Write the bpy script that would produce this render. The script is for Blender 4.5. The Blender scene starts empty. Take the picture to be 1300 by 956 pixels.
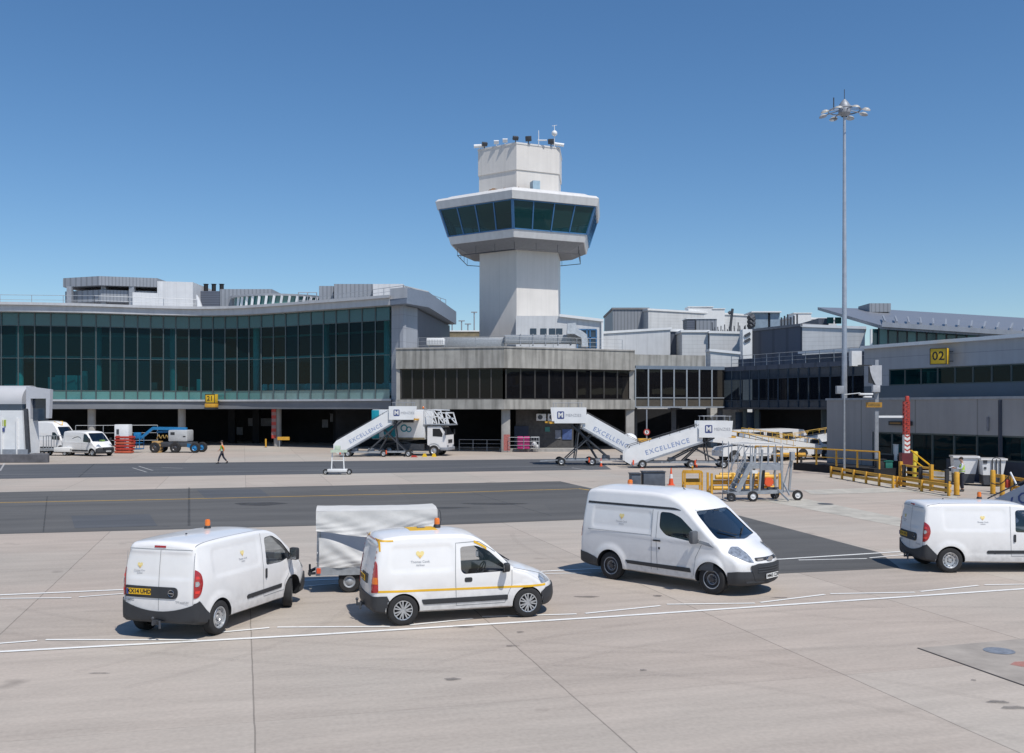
import bpy, bmesh, math, random
from mathutils import Vector, Matrix
R = math.radians
PI = math.pi
random.seed(11)
SC = bpy.context.scene
COL = SC.collection
CAMH, FL, YH = 4.31, 1265.0, 517.0   # eye height (m) and the lens measured on the photograph (35 mm)

def G(px, py, z=0.0):
    """ground point seen at a photo position (surveying the site from the picture)"""
    D = (CAMH - z) * FL / (py - YH)
    return Vector(((px - 650) * D / FL, D, z))
def P(px, py, D):
    return Vector(((px - 650) * D / FL, D, CAMH - (py - YH) * D / FL))
def Zat(py, D):
    return CAMH - (py - YH) * D / FL
def Xat(px, D):
    return (px - 650) * D / FL

# ---------------------------------------------------------------- materials
MATS = {}
def nodes_of(name):
    m = bpy.data.materials.new(name); m.use_nodes = True
    nt = m.node_tree; nt.nodes.clear()
    out = nt.nodes.new('ShaderNodeOutputMaterial')
    return m, nt, out
def L(nt, a, b): nt.links.new(a, b)
def mat(name, col, rough=0.5, metal=0.0, var=0.12, scale=3.0, bump=0.0, bscale=40.0, coat=0.0, emit=None, spec=0.5, streak=0.0, dirt=0.0):
    if name in MATS: return MATS[name]
    m, nt, out = nodes_of(name)
    N = nt.nodes.new
    b = N('ShaderNodeBsdfPrincipled')
    b.inputs['Roughness'].default_value = rough
    b.inputs['Metallic'].default_value = metal
    b.inputs['Specular IOR Level'].default_value = spec
    if coat: b.inputs['Coat Weight'].default_value = coat; b.inputs['Coat Roughness'].default_value = 0.06
    L(nt, b.outputs[0], out.inputs[0])
    tc = N('ShaderNodeTexCoord')
    no = N('ShaderNodeTexNoise'); no.inputs['Scale'].default_value = scale; no.inputs['Detail'].default_value = 8; no.inputs['Roughness'].default_value = 0.62
    L(nt, tc.outputs['Object'], no.inputs['Vector'])
    mr = N('ShaderNodeMapRange'); mr.inputs[1].default_value = 0.3; mr.inputs[2].default_value = 0.7
    mr.inputs[3].default_value = 1 - var; mr.inputs[4].default_value = 1 + var
    L(nt, no.outputs['Fac'], mr.inputs[0])
    val = mr.outputs[0]
    if streak:     # vertical run-off streaks
        mp = N('ShaderNodeMapping'); mp.inputs['Scale'].default_value = (1.6, 1.6, 0.10)
        L(nt, tc.outputs['Object'], mp.inputs[0])
        n2 = N('ShaderNodeTexNoise'); n2.inputs['Scale'].default_value = 1.5; n2.inputs['Detail'].default_value = 6
        L(nt, mp.outputs[0], n2.inputs['Vector'])
        m2 = N('ShaderNodeMapRange'); m2.inputs[1].default_value = 0.42; m2.inputs[2].default_value = 0.66; m2.inputs[3].default_value = 1; m2.inputs[4].default_value = 1 - streak
        L(nt, n2.outputs['Fac'], m2.inputs[0])
        mm = N('ShaderNodeMath'); mm.operation = 'MULTIPLY'
        L(nt, val, mm.inputs[0]); L(nt, m2.outputs[0], mm.inputs[1]); val = mm.outputs[0]
    if dirt:       # dirt thrown up on the lowest part of the thing
        sp = N('ShaderNodeSeparateXYZ'); L(nt, tc.outputs['Object'], sp.inputs[0])
        m3 = N('ShaderNodeMapRange'); m3.inputs[1].default_value = 0.25; m3.inputs[2].default_value = 0.95; m3.inputs[3].default_value = dirt; m3.inputs[4].default_value = 0
        L(nt, sp.outputs['Z'], m3.inputs[0])
        n3 = N('ShaderNodeTexNoise'); n3.inputs['Scale'].default_value = 9; n3.inputs['Detail'].default_value = 10; L(nt, tc.outputs['Object'], n3.inputs['Vector'])
        mm = N('ShaderNodeMath'); mm.operation = 'MULTIPLY'; L(nt, m3.outputs[0], mm.inputs[0]); L(nt, n3.outputs['Fac'], mm.inputs[1])
        s1 = N('ShaderNodeMath'); s1.operation = 'SUBTRACT'; s1.inputs[0].default_value = 1; L(nt, mm.outputs[0], s1.inputs[1])
        mm2 = N('ShaderNodeMath'); mm2.operation = 'MULTIPLY'; L(nt, val, mm2.inputs[0]); L(nt, s1.outputs[0], mm2.inputs[1]); val = mm2.outputs[0]
    vm = N('ShaderNodeVectorMath'); vm.operation = 'SCALE'; vm.inputs[0].default_value = col[:3]
    L(nt, val, vm.inputs['Scale']); L(nt, vm.outputs[0], b.inputs['Base Color'])
    r2 = N('ShaderNodeMapRange'); r2.inputs[3].default_value = max(0.02, rough - 0.08); r2.inputs[4].default_value = min(1, rough + 0.1)
    L(nt, no.outputs['Fac'], r2.inputs[0]); L(nt, r2.outputs[0], b.inputs['Roughness'])
    if bump:
        nb = N('ShaderNodeTexNoise'); nb.inputs['Scale'].default_value = bscale; nb.inputs['Detail'].default_value = 5
        L(nt, tc.outputs['Object'], nb.inputs['Vector'])
        bp = N('ShaderNodeBump'); bp.inputs['Strength'].default_value = bump; bp.inputs['Distance'].default_value = 0.02
        L(nt, nb.outputs['Fac'], bp.inputs['Height']); L(nt, bp.outputs[0], b.inputs['Normal'])
    if emit:
        b.inputs['Emission Color'].default_value = (*emit[:3], 1); b.inputs['Emission Strength'].default_value = emit[3]
    MATS[name] = m
    return m
def glass(name, tint, refl=1.0, rough=0.02, opaque=0.0, ocol=(0.02, 0.03, 0.035)):
    """clear pane: tinted see-through plus mirror reflection by fresnel"""
    if name in MATS: return MATS[name]
    m, nt, out = nodes_of(name); N = nt.nodes.new
    tr = N('ShaderNodeBsdfTransparent'); tr.inputs[0].default_value = (*tint, 1)
    df = N('ShaderNodeBsdfDiffuse'); df.inputs[0].default_value = (*ocol, 1)
    m1 = N('ShaderNodeMixShader'); m1.inputs[0].default_value = opaque
    L(nt, tr.outputs[0], m1.inputs[1]); L(nt, df.outputs[0], m1.inputs[2])
    gl = N('ShaderNodeBsdfGlossy'); gl.inputs['Roughness'].default_value = rough
    tc = N('ShaderNodeTexCoord'); nb = N('ShaderNodeTexNoise'); nb.inputs['Scale'].default_value = 0.9; nb.inputs['Detail'].default_value = 1
    L(nt, tc.outputs['Object'], nb.inputs['Vector'])
    bp = N('ShaderNodeBump'); bp.inputs['Strength'].default_value = 0.12; bp.inputs['Distance'].default_value = 0.03
    L(nt, nb.outputs['Fac'], bp.inputs['Height']); L(nt, bp.outputs[0], gl.inputs['Normal'])
    fr = N('ShaderNodeFresnel'); ge = N('ShaderNodeNewGeometry'); io = N('ShaderNodeMapRange'); io.inputs[3].default_value = 1.5; io.inputs[4].default_value = 1/1.5; L(nt, ge.outputs['Backfacing'], io.inputs[0]); L(nt, io.outputs[0], fr.inputs[0])
    mu = N('ShaderNodeMath'); mu.operation = 'MULTIPLY'; mu.inputs[1].default_value = refl; mu.use_clamp = True
    L(nt, fr.outputs[0], mu.inputs[0])
    m2 = N('ShaderNodeMixShader'); L(nt, mu.outputs[0], m2.inputs[0]); L(nt, m1.outputs[0], m2.inputs[1]); L(nt, gl.outputs[0], m2.inputs[2])
    L(nt, m2.outputs[0], out.inputs[0]); MATS[name] = m
    return m
def ribbed(name, col, rough=0.45, pitch=0.35, axis='h', depth=0.35, var=0.06, metal=0.0, streak=0.0, gap=0.06):
    """sheet cladding: joint lines every `pitch` metres, along height ('v') or as courses ('h')"""
    if name in MATS: return MATS[name]
    m = mat(name, col, rough, metal, var, 0.6, streak=streak)
    nt = m.node_tree; N = nt.nodes.new
    b = [n for n in nt.nodes if n.type == 'BSDF_PRINCIPLED'][0]
    tc = N('ShaderNodeTexCoord'); sp = N('ShaderNodeSeparateXYZ'); L(nt, tc.outputs['Object'], sp.inputs[0])
    if axis == 'h': src = sp.outputs['Z']
    else:
        a = N('ShaderNodeMath'); a.operation = 'ADD'; L(nt, sp.outputs['X'], a.inputs[0]); L(nt, sp.outputs['Y'], a.inputs[1]); src = a.outputs[0]
    d = N('ShaderNodeMath'); d.operation = 'DIVIDE'; d.inputs[1].default_value = pitch; L(nt, src, d.inputs[0])
    f = N('ShaderNodeMath'); f.operation = 'FRACT'; L(nt, d.outputs[0], f.inputs[0])
    c = N('ShaderNodeMath'); c.operation = 'LESS_THAN'; c.inputs[1].default_value = gap; L(nt, f.outputs[0], c.inputs[0])
    old = b.inputs['Base Color'].links[0].from_socket
    mx = N('ShaderNodeMix'); mx.data_type = 'RGBA'; mx.blend_type = 'MULTIPLY'
    L(nt, c.outputs[0], mx.inputs[0]); L(nt, old, mx.inputs[6]); mx.inputs[7].default_value = (1 - depth, 1 - depth, 1 - depth, 1)
    L(nt, mx.outputs[2], b.inputs['Base Color'])
    return m

# ---------------------------------------------------------------- mesh building
def wmat(o):
    M = o.matrix_basis.copy()
    while o.parent: o = o.parent; M = o.matrix_basis @ M
    return M
class MB:
    def __init__(s, T=None): s.bm = bmesh.new(); s.T = T or Matrix.Identity(4)
    def add(s, vs, fs, mi=0):
        vv = [s.bm.verts.new(s.T @ Vector(v)) for v in vs]; out = []
        for f in fs:
            try: q = s.bm.faces.new([vv[i] for i in f]); q.material_index = mi; out.append(q)
            except ValueError: pass
        return vv, out
    def box(s, x0, x1, y0, y1, z0, z1, mi=0, bev=0.0):
        vs = [(x, y, z) for x in (x0, x1) for y in (y0, y1) for z in (z0, z1)]
        fs = [(0, 1, 3, 2), (4, 6, 7, 5), (0, 4, 5, 1), (2, 3, 7, 6), (0, 2, 6, 4), (1, 5, 7, 3)]
        vv, ff = s.add(vs, fs, mi)
        if bev:
            es = list({e for f in ff for e in f.edges})
            bmesh.ops.bevel(s.bm, geom=es, offset=bev, segments=2, affect='EDGES', profile=0.5, material=mi)
        return s
    def cbox(s, c, size, rz=0.0, ry=0.0, rx=0.0, mi=0, bev=0.0):
        T0 = s.T; s.T = T0 @ Matrix.Translation(c) @ Matrix.Rotation(rz, 4, 'Z') @ Matrix.Rotation(ry, 4, 'Y') @ Matrix.Rotation(rx, 4, 'X')
        x, y, z = size; s.box(-x/2, x/2, -y/2, y/2, -z/2, z/2, mi, bev); s.T = T0
        return s
    def tube(s, a, b, r, n=8, r2=None, mi=0):
        a = Vector(a); b = Vector(b); r2 = r if r2 is None else r2
        d = (b - a)
        if d.length < 1e-6: return s
        q = d.normalized().to_track_quat('Z', 'Y')
        ring = lambda c, rr: [c + q @ Vector((rr*math.cos(2*PI*i/n), rr*math.sin(2*PI*i/n), 0)) for i in range(n)]
        vs = ring(a, r) + ring(b, r2)
        fs = [(i, (i+1) % n, n+(i+1) % n, n+i) for i in range(n)] + [tuple(range(n-1, -1, -1)), tuple(range(n, 2*n))]
        s.add(vs, fs, mi); return s
    def bar(s, a, b, w, h, mi=0):
        """rectangular bar from a to b"""
        a = Vector(a); b = Vector(b); d = b - a
        x = d.normalized(); up = Vector((0, 0, 1))
        if abs(x.dot(up)) > 0.98: up = Vector((1, 0, 0))
        y = up.cross(x).normalized(); z = x.cross(y)
        vs = []
        for p in (a, b):
            for sy, sz in ((-1, -1), (1, -1), (1, 1), (-1, 1)): vs.append(p + y*sy*w/2 + z*sz*h/2)
        s.add(vs, [(3, 2, 1, 0), (4, 5, 6, 7), (0, 1, 5, 4), (1, 2, 6, 5), (2, 3, 7, 6), (3, 0, 4, 7)], mi); return s
    def path(s, pts, r, n=6, mi=0):
        for a, b in zip(pts[:-1], pts[1:]): s.tube(a, b, r, n, mi=mi)
        return s
    def prism(s, poly, lo, hi, axis='y', mi=0):
        def m3(p, t):
            if axis == 'y': return (p[0], t, p[1])
            if axis == 'x': return (t, p[0], p[1])
            return (p[0], p[1], t)
        n = len(poly); vs = [m3(p, lo) for p in poly] + [m3(p, hi) for p in poly]
        vv, ff = s.add(vs, [tuple(range(n)), tuple(range(2*n-1, n-1, -1))] + [(i, n+i, n+(i+1) % n, (i+1) % n) for i in range(n)], mi)
        return s
    def lathe(s, prof, axis='z', c=(0, 0, 0), n=24, mi=0, a0=0, a1=2*PI):
        c = Vector(c); full = abs(a1 - a0 - 2*PI) < 1e-6; m = n if full else n + 1
        vs = []
        for i in range(m):
            a = a0 + (a1 - a0)*i/n
            for r, h in prof:
                if axis == 'z': vs.append(c + Vector((r*math.cos(a), r*math.sin(a), h)))
                elif axis == 'y': vs.append(c + Vector((r*math.cos(a), h, r*math.sin(a))))
                else: vs.append(c + Vector((h, r*math.cos(a), r*math.sin(a))))
        k = len(prof); fs = []
        for i in range(n):
            for j in range(k-1):
                A = i*k+j; B = ((i+1) % m)*k+j
                fs.append((A, B, B+1, A+1))
        s.add(vs, fs, mi); return s
    def ball(s, c, r, mi=0, sc=(1, 1, 1), n=12):
        prof = [(r*math.cos(t)*1.0, r*math.sin(t)) for t in [(-PI/2)+PI*i/(n//2) for i in range(n//2+1)]]
        T0 = s.T; s.T = T0 @ Matrix.Translation(c) @ Matrix.Diagonal((*sc, 1)); s.lathe(prof, n=n, mi=mi); s.T = T0; return s
    def quad(s, pts, mi=0): s.add(pts, [tuple(range(len(pts)))], mi); return s
    def slab(s, pts, z0, z1, mi=0):
        return s.prism([(p[0], p[1]) for p in pts], z0, z1, 'z', mi)
    def build(s, name, m, parent=None, world=False, ang=35, merge=True, kind=None, label=None):
        bm = s.bm
        if merge: bmesh.ops.remove_doubles(bm, verts=bm.verts, dist=1e-5)
        bmesh.ops.recalc_face_normals(bm, faces=bm.faces)
        if world and parent: bm.transform(wmat(parent).inverted())
        me = bpy.data.meshes.new(name); bm.to_mesh(me); bm.free()
        for mm in (m if isinstance(m, (list, tuple)) else [m]): me.materials.append(mm)
        if ang:
            me.shade_smooth(); me.set_sharp_from_angle(angle=R(ang))
        o = bpy.data.objects.new(name, me); COL.objects.link(o)
        if parent: o.parent = parent
        if kind: o['kind'] = kind
        if label: o['label'] = label
        return o
def thing(name, label, cat, loc=(0, 0, 0), rotz=0.0, group=None):
    o = bpy.data.objects.new(name, None); COL.objects.link(o)
    o.empty_display_size = 0.3
    o.location = loc; o.rotation_euler = (0, 0, rotz); o['label'] = label; o['category'] = cat
    if group: o['group'] = group
    return o
def tag(o, label, cat, group=None, kind=None):
    o['label'] = label; o['category'] = cat
    if group: o['group'] = group
    return o
def copy_tree(o, parent=None):
    c = o.copy(); COL.objects.link(c)
    if parent: c.parent = parent
    for ch in o.children: copy_tree(ch, c)
    return c
def dup(root, loc, rotz, label, group=None):
    kids = [o for o in bpy.data.objects if o.parent == root]
    c = root.copy(); COL.objects.link(c); c.location = loc; c.rotation_euler = (0, 0, rotz); c['label'] = label
    if group: c['group'] = group
    def rec(src, dst):
        for ch in [o for o in bpy.data.objects if o.parent == src]:
            d = ch.copy(); COL.objects.link(d); d.parent = dst; rec(ch, d)
    rec(root, c)
    return c
def textmesh(body, size=1.0, align='CENTER', bold=0.0, space=1.0):
    cu = bpy.data.curves.new('t', 'FONT'); cu.body = body; cu.size = size; cu.align_x = align; cu.align_y = 'CENTER'
    cu.offset = bold; cu.space_character = space; cu.resolution_u = 2
    o = bpy.data.objects.new('t', cu); COL.objects.link(o)
    dg = bpy.context.evaluated_depsgraph_get(); ev = o.evaluated_get(dg)
    me = ev.to_mesh(); vs = [tuple(v.co) for v in me.vertices]; fs = [tuple(p.vertices) for p in me.polygons]
    ev.to_mesh_clear(); bpy.data.objects.remove(o); bpy.data.curves.remove(cu)
    return vs, fs
def lettering(mb, body, size, M, align='CENTER', bold=0.0, mi=0, space=1.0, thick=0.004):
    """flat letters in the local xy plane of matrix M"""
    vs, fs = textmesh(body, size, align, bold, space)
    n = len(vs); T0 = mb.T; mb.T = T0 @ M
    mb.add([(x, y, thick) for x, y, z in vs], fs, mi); mb.T = T0
def frame(o, x, y):
    """matrix whose local x,y axes are the given directions"""
    x = Vector(x).normalized(); y = Vector(y).normalized(); z = x.cross(y)
    M = Matrix((x, y, z)).transposed().to_4x4(); M.translation = Vector(o); return M
def pchip(pts, x):
    n = len(pts)
    if x <= pts[0][0]: return pts[0][1]
    if x >= pts[-1][0]: return pts[-1][1]
    for i in range(n-1):
        if x <= pts[i+1][0]: break
    d = [(pts[k+1][1]-pts[k][1])/(pts[k+1][0]-pts[k][0]) for k in range(n-1)]
    def sl(k):
        if k == 0: return d[0]
        if k == n-1: return d[-1]
        if d[k-1]*d[k] <= 0: return 0
        return 2*d[k-1]*d[k]/(d[k-1]+d[k])
    h = pts[i+1][0]-pts[i][0]; t = (x-pts[i][0])/h
    return ((2*t**3-3*t*t+1)*pts[i][1] + (t**3-2*t*t+t)*h*sl(i) + (-2*t**3+3*t*t)*pts[i+1][1] + (t**3-t*t)*h*sl(i+1))
def sstep(a, b, x):
    t = min(1, max(0, (x-a)/(b-a))); return t*t*(3-2*t)
def rpoly(pts, r, seg=4):
    """round the corners of a convex polygon"""
    out = []; n = len(pts)
    for i in range(n):
        p = Vector(pts[i]); a = Vector(pts[i-1]); b = Vector(pts[(i+1) % n])
        rr = r[i] if isinstance(r, (list, tuple)) else r
        if rr <= 0: out.append(tuple(p)); continue
        u = (a-p); v = (b-p); k = min(rr, u.length*0.45, v.length*0.45)
        A = p+u.normalized()*k; B = p+v.normalized()*k
        for j in range(seg+1):
            t = j/seg; q = A*(1-t)**2 + p*2*t*(1-t) + B*t*t; out.append((q.x, q.y))
    return out
# ---------------------------------------------------------------- palette
WHITE = mat('white_paint', (0.81, 0.80, 0.785), 0.32, var=0.03, coat=0.6, dirt=0.5)
WHITE2 = mat('white_panel', (0.74, 0.75, 0.75), 0.45, var=0.06, scale=1.5, dirt=0.2)
BLACKP = mat('black_plastic', (0.030, 0.032, 0.036), 0.55, var=0.2, bump=0.1, bscale=200)
RUBBER = mat('tyre_rubber', (0.022, 0.022, 0.023), 0.85, var=0.3, scale=12)
DARK = mat('dark_void', (0.012, 0.013, 0.016), 0.9)
INTER = mat('cabin_trim', (0.10, 0.105, 0.115), 0.8, var=0.2)
RIM = mat('rim_silver', (0.50, 0.51, 0.52), 0.35, 0.6, var=0.1, scale=10)
RIMB = mat('rim_black', (0.07, 0.07, 0.075), 0.4, 0.3, var=0.2)
CHROME = mat('bright_metal', (0.62, 0.63, 0.65), 0.22, 1.0, var=0.08)
GALV = mat('galvanised_steel', (0.36, 0.38, 0.40), 0.5, 0.45, var=0.18, scale=6)
STEEL = mat('grey_painted_steel', (0.30, 0.32, 0.35), 0.5, 0.2, var=0.15, scale=4)
STEELD = mat('dark_steel', (0.07, 0.075, 0.085), 0.5, 0.3, var=0.2, scale=4)
YEL = mat('yellow_paint', (0.62, 0.33, 0.035), 0.5, var=0.18, scale=5)
YELS = mat('yellow_sticker', (0.72, 0.42, 0.02), 0.5, var=0.05)
HEART = mat('logo_yellow', (0.82, 0.68, 0.30), 0.5, var=0.04)
HEARTO = mat('logo_orange', (0.80, 0.52, 0.18), 0.5, var=0.04)
INKG = mat('ink_grey', (0.42, 0.43, 0.45), 0.6, var=0.05)
INKB = mat('ink_blue', (0.05, 0.075, 0.21), 0.5, var=0.1)
INKL = mat('ink_pale_blue', (0.27, 0.34, 0.52), 0.5, var=0.25, scale=8)
INK = mat('ink_black', (0.015, 0.015, 0.016), 0.6, var=0.05)
REDP = mat('red_paint', (0.42, 0.045, 0.03), 0.5, var=0.2, scale=5)
REDL = mat('red_lens', (0.36, 0.012, 0.014), 0.12, var=0.25, scale=16, coat=1.0)
REDB = mat('red_lens_bright', (0.75, 0.03, 0.02), 0.15, var=0.15, coat=1.0)
ORL = mat('orange_lens', (0.72, 0.17, 0.012), 0.15, var=0.15, coat=0.8)
CLRL = mat('clear_lens', (0.42, 0.45, 0.48), 0.08, 0.5, var=0.5, scale=14, coat=1.0)
PLATEY = mat('plate_yellow', (0.72, 0.42, 0.01), 0.4, var=0.04)
PLATEW = mat('plate_white', (0.72, 0.72, 0.70), 0.4, var=0.04)
PLATEB = mat('plate_blue', (0.03, 0.07, 0.35), 0.4)
BLUEM = mat('blue_machine_paint', (0.02, 0.19, 0.42), 0.4, var=0.15, scale=5)
TEAL = mat('teal_livery', (0.01, 0.27, 0.34), 0.4, var=0.1)
PINK = mat('pink_plastic', (0.50, 0.03, 0.19), 0.5, var=0.2, scale=6)
GREENP = mat('green_plastic', (0.02, 0.16, 0.13), 0.5, var=0.2)
HIVIS = mat('hi_vis_yellow', (0.50, 0.75, 0.07), 0.7, var=0.12, scale=12)
HIVO = mat('hi_vis_orange', (0.80, 0.22, 0.04), 0.7, var=0.12, scale=12)
SILVT = mat('reflective_tape', (0.55, 0.57, 0.58), 0.4, var=0.05)
SKIN = mat('skin', (0.50, 0.30, 0.22), 0.6, var=0.08, scale=20)
HAIR = mat('hair_dark', (0.03, 0.02, 0.015), 0.7)
TROU = mat('dark_trousers', (0.025, 0.028, 0.045), 0.8, var=0.2, scale=12)
SHIRT = mat('pale_shirt', (0.55, 0.60, 0.66), 0.8, var=0.1, scale=12)
VGLASS = glass('van_glass', (0.80, 0.84, 0.86), 2.4)
VGLASSD = glass('van_glass_dark', (0.22, 0.25, 0.27), 1.8)
CONESM = mat('cone_orange', (0.75, 0.10, 0.03), 0.5, var=0.1)

# ---------------------------------------------------------------- vans
def half_w(sp, x, z):
    w = pchip(sp['w'], x)
    t = max(0.0, (z-sp['belt'])/(sp['h']-sp['belt']))
    y = w - sp['tum']*t**1.4
    if z < 0.5: y -= 0.035*((0.5-z)/0.25)**2
    for (cx, Ra) in sp['arch']:                      # swelling round the wheel arches
        d = math.hypot(x-cx, z-sp['wr'])
        y += sp.get('flare', 0.02)*(1-sstep(Ra+0.03, Ra+0.17, d))
    for (x0, x1, z0, z1, dep) in sp.get('panels', ()):  # pressed panels in the side
        qx = max(x0-x, x-x1); qz = max(z0-z, z-z1); q = max(qx, qz)
        if qx > -0.12 and qz > -0.12: q = math.hypot(qx+0.12, qz+0.12)-0.12
        y -= dep*(1-sstep(-0.035, 0.015, q))
    for (x0, x1, z0f, dep) in sp.get('creases', ()):  # shoulder line
        if x0 < x < x1:
            zc = z0f(x); y -= dep*math.exp(-((z-zc)/0.035)**2)
    return y
def hull_mesh(sp, inset=0.0, xs=None, zfloor=None, nside=34):
    L0, L1 = sp['x0'], sp['x1']
    if xs is None:
        xs = [L0, L0+0.015, L0+0.04, L0+0.08]
        x = L0+0.12
        while x < L1-0.14: xs.append(x); x += sp.get('dx', 0.045)
        xs += [L1-0.12, L1-0.08, L1-0.04, L1-0.015, L1]
    def place(x, y, z):
        w = pchip(sp['w'], x)
        kf = sstep(L1-0.95, L1, x); kr = 1-sstep(L0, L0+0.7, x)
        yy = y/max(w, .01)
        X = x - kf*(pchip(sp['flean'], z) + sp['fbow']*yy*yy) + kr*(pchip(sp['rlean'], z) + sp['rbow']*yy*yy)
        if kr > 0.98:
            for (y0, y1, z0, z1, dep) in sp.get('rpanels', ()):
                q = max(y0-y, y-y1, z0-z, z-z1); X += dep*(1-sstep(-0.04, 0.0, q))
        return (X, y, z)
    rows = []
    for x in xs:
        e = 0.0
        dl, dr = x-L0, L1-x
        rr = sp.get('er', 0.07)
        if not inset:
            if dl < rr: e = rr-math.sqrt(max(0, rr*rr-(rr-dl)**2))
            if dr < rr: e = max(e, rr-math.sqrt(max(0, rr*rr-(rr-dr)**2)))
        zt = pchip(sp['top'], x)-inset-e*0.8
        zb = (pchip(sp['bot'], x)+e*0.5) if zfloor is None else zfloor
        r = min(pchip(sp['rad'], x), (zt-zb)*0.45)
        cr = sp.get('crown', 0.04)
        ze = zt-cr
        HW = lambda z: half_w(sp, x, z)-inset-e
        pts = [(0, zb), (HW(zb)*0.5, zb), (HW(zb)-0.06, zb), (HW(zb+0.04), zb+0.04)]
        z0 = zb+0.04
        for i in range(1, nside+1):
            z = z0+(ze-r-z0)*i/nside; pts.append((HW(z), z))
        yt = HW(ze-r)
        for i in range(1, 7):
            a = PI/2*i/6; pts.append((yt-r*(1-math.cos(a)), ze-r+r*math.sin(a)))
        yl = yt-r
        for i in range(1, 7):
            y = yl*(1-i/6); pts.append((y, ze+cr*(1-(y/yl)**2)))
        rows.append([place(x, y, z) for y, z in pts])
    bm = bmesh.new(); k = len(rows[0]); V = []
    for row in rows:
        ring = [bm.verts.new(p) for p in row]
        ring += [bm.verts.new((p[0], -p[1], p[2])) for p in row[-2:0:-1]]
        V.append(ring)
    n = len(V[0])
    for a, b in zip(V[:-1], V[1:]):
        for i in range(n):
            bm.faces.new((a[i], a[(i+1) % n], b[(i+1) % n], b[i]))
    for ring, x in ((V[0], xs[0]), (V[-1], xs[-1])):     # gridded end caps
        cols = 12; prev = None
        for j in range(k):
            yv = ring[j].co.y; z = ring[j].co.z
            if yv < 1e-6: row = [ring[j]]
            else:
                row = [ring[j]]
                for c in range(1, cols):
                    y = yv*(1-2*c/cols); row.append(bm.verts.new(place(x, y, z)))
                row.append(ring[n-j])
            if prev:
                if len(prev) == 1: 
                    for c in range(len(row)-1): bm.faces.new((prev[0], row[c], row[c+1]))
                elif len(row) == 1:
                    for c in range(len(prev)-1): bm.faces.new((prev[c], prev[c+1], row[0]))
                else:
                    for c in range(len(row)-1): bm.faces.new((prev[c], prev[c+1], row[c+1], row[c]))
            prev = row
    bmesh.ops.recalc_face_normals(bm, faces=bm.faces)
    return bm
ANY = (0, 0, 0)
def shell(base, poly, view, off, keep, thick=0.008, extra=()):
    """cut the piece of a hull lying inside a convex outline (seen from a side) and lift it off by `off`"""
    bm = base.copy()
    n = len(poly); cx = sum(p[0] for p in poly)/n; cz = sum(p[1] for p in poly)/n
    mp = {'side': lambda a, b: Vector((a, 0, b)), 'end': lambda a, b: Vector((0, a, b)), 'top': lambda a, b: Vector((a, b, 0))}[view]
    kd = Vector(keep)
    dele = [f for f in bm.faces if keep is not ANY and f.normal.dot(kd) < 0.05]
    bmesh.ops.delete(bm, geom=dele, context='FACES')
    planes = []
    for i in range(n):
        a = poly[i]; b = poly[(i+1) % n]
        nx, nz = b[1]-a[1], -(b[0]-a[0]); l = math.hypot(nx, nz)
        if l < 1e-7: continue
        nx /= l; nz /= l
        if nx*(cx-a[0])+nz*(cz-a[1]) > 0: nx, nz = -nx, -nz
        planes.append((mp(a[0], a[1]), mp(nx, nz)))
    planes += [(Vector(p), Vector(q)) for p, q in extra]
    for co, no in planes:
        bmesh.ops.bisect_plane(bm, geom=bm.verts[:]+bm.edges[:]+bm.faces[:], dist=1e-5, plane_co=co, plane_no=no, clear_outer=True)
    bm.normal_update()
    for v in bm.verts: v.co += v.normal*off
    if thick: rim(bm, thick)
    return bm
def rim(bm, thick):
    bm.normal_update()
    nrm = {v: v.normal.copy() for v in bm.verts}
    es = [e for e in bm.edges if e.is_boundary]
    src = {}
    for v in {v for e in es for v in e.verts}: src[v] = bm.verts.new(v.co - nrm[v]*thick)
    for e in es:
        a, b = e.verts; f = e.link_faces[0]
        try: bm.faces.new((b, a, src[a], src[b]) if [l for l in f.loops if l.vert == a][0].link_loop_next.vert == b else (a, b, src[b], src[a]))
        except ValueError: pass
def from_bm(bm, name, m, parent, ang=40, label=None):
    mb = MB.__new__(MB); mb.bm = bm
    return mb.build(name, m, parent, ang=ang, merge=False, label=label)
def boolean(body, cutters):
    tmp = []
    for bm, m in cutters:
        bmesh.ops.recalc_face_normals(bm, faces=bm.faces)
        me = bpy.data.meshes.new('cut'); bm.to_mesh(me); bm.free(); me.materials.append(m)
        o = bpy.data.objects.new('cut', me); COL.objects.link(o); tmp.append(o)
        md = body.modifiers.new('b', 'BOOLEAN'); md.operation = 'DIFFERENCE'; md.solver = 'EXACT'; md.object = o; md.material_mode = 'TRANSFER'
    dg = bpy.context.evaluated_depsgraph_get(); dg.update()
    me = bpy.data.meshes.new_from_object(body.evaluated_get(dg))
    body.modifiers.clear(); body.data = me
    for o in tmp: bpy.data.objects.remove(o)
    me.shade_smooth(); me.set_sharp_from_angle(angle=R(32))
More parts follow.
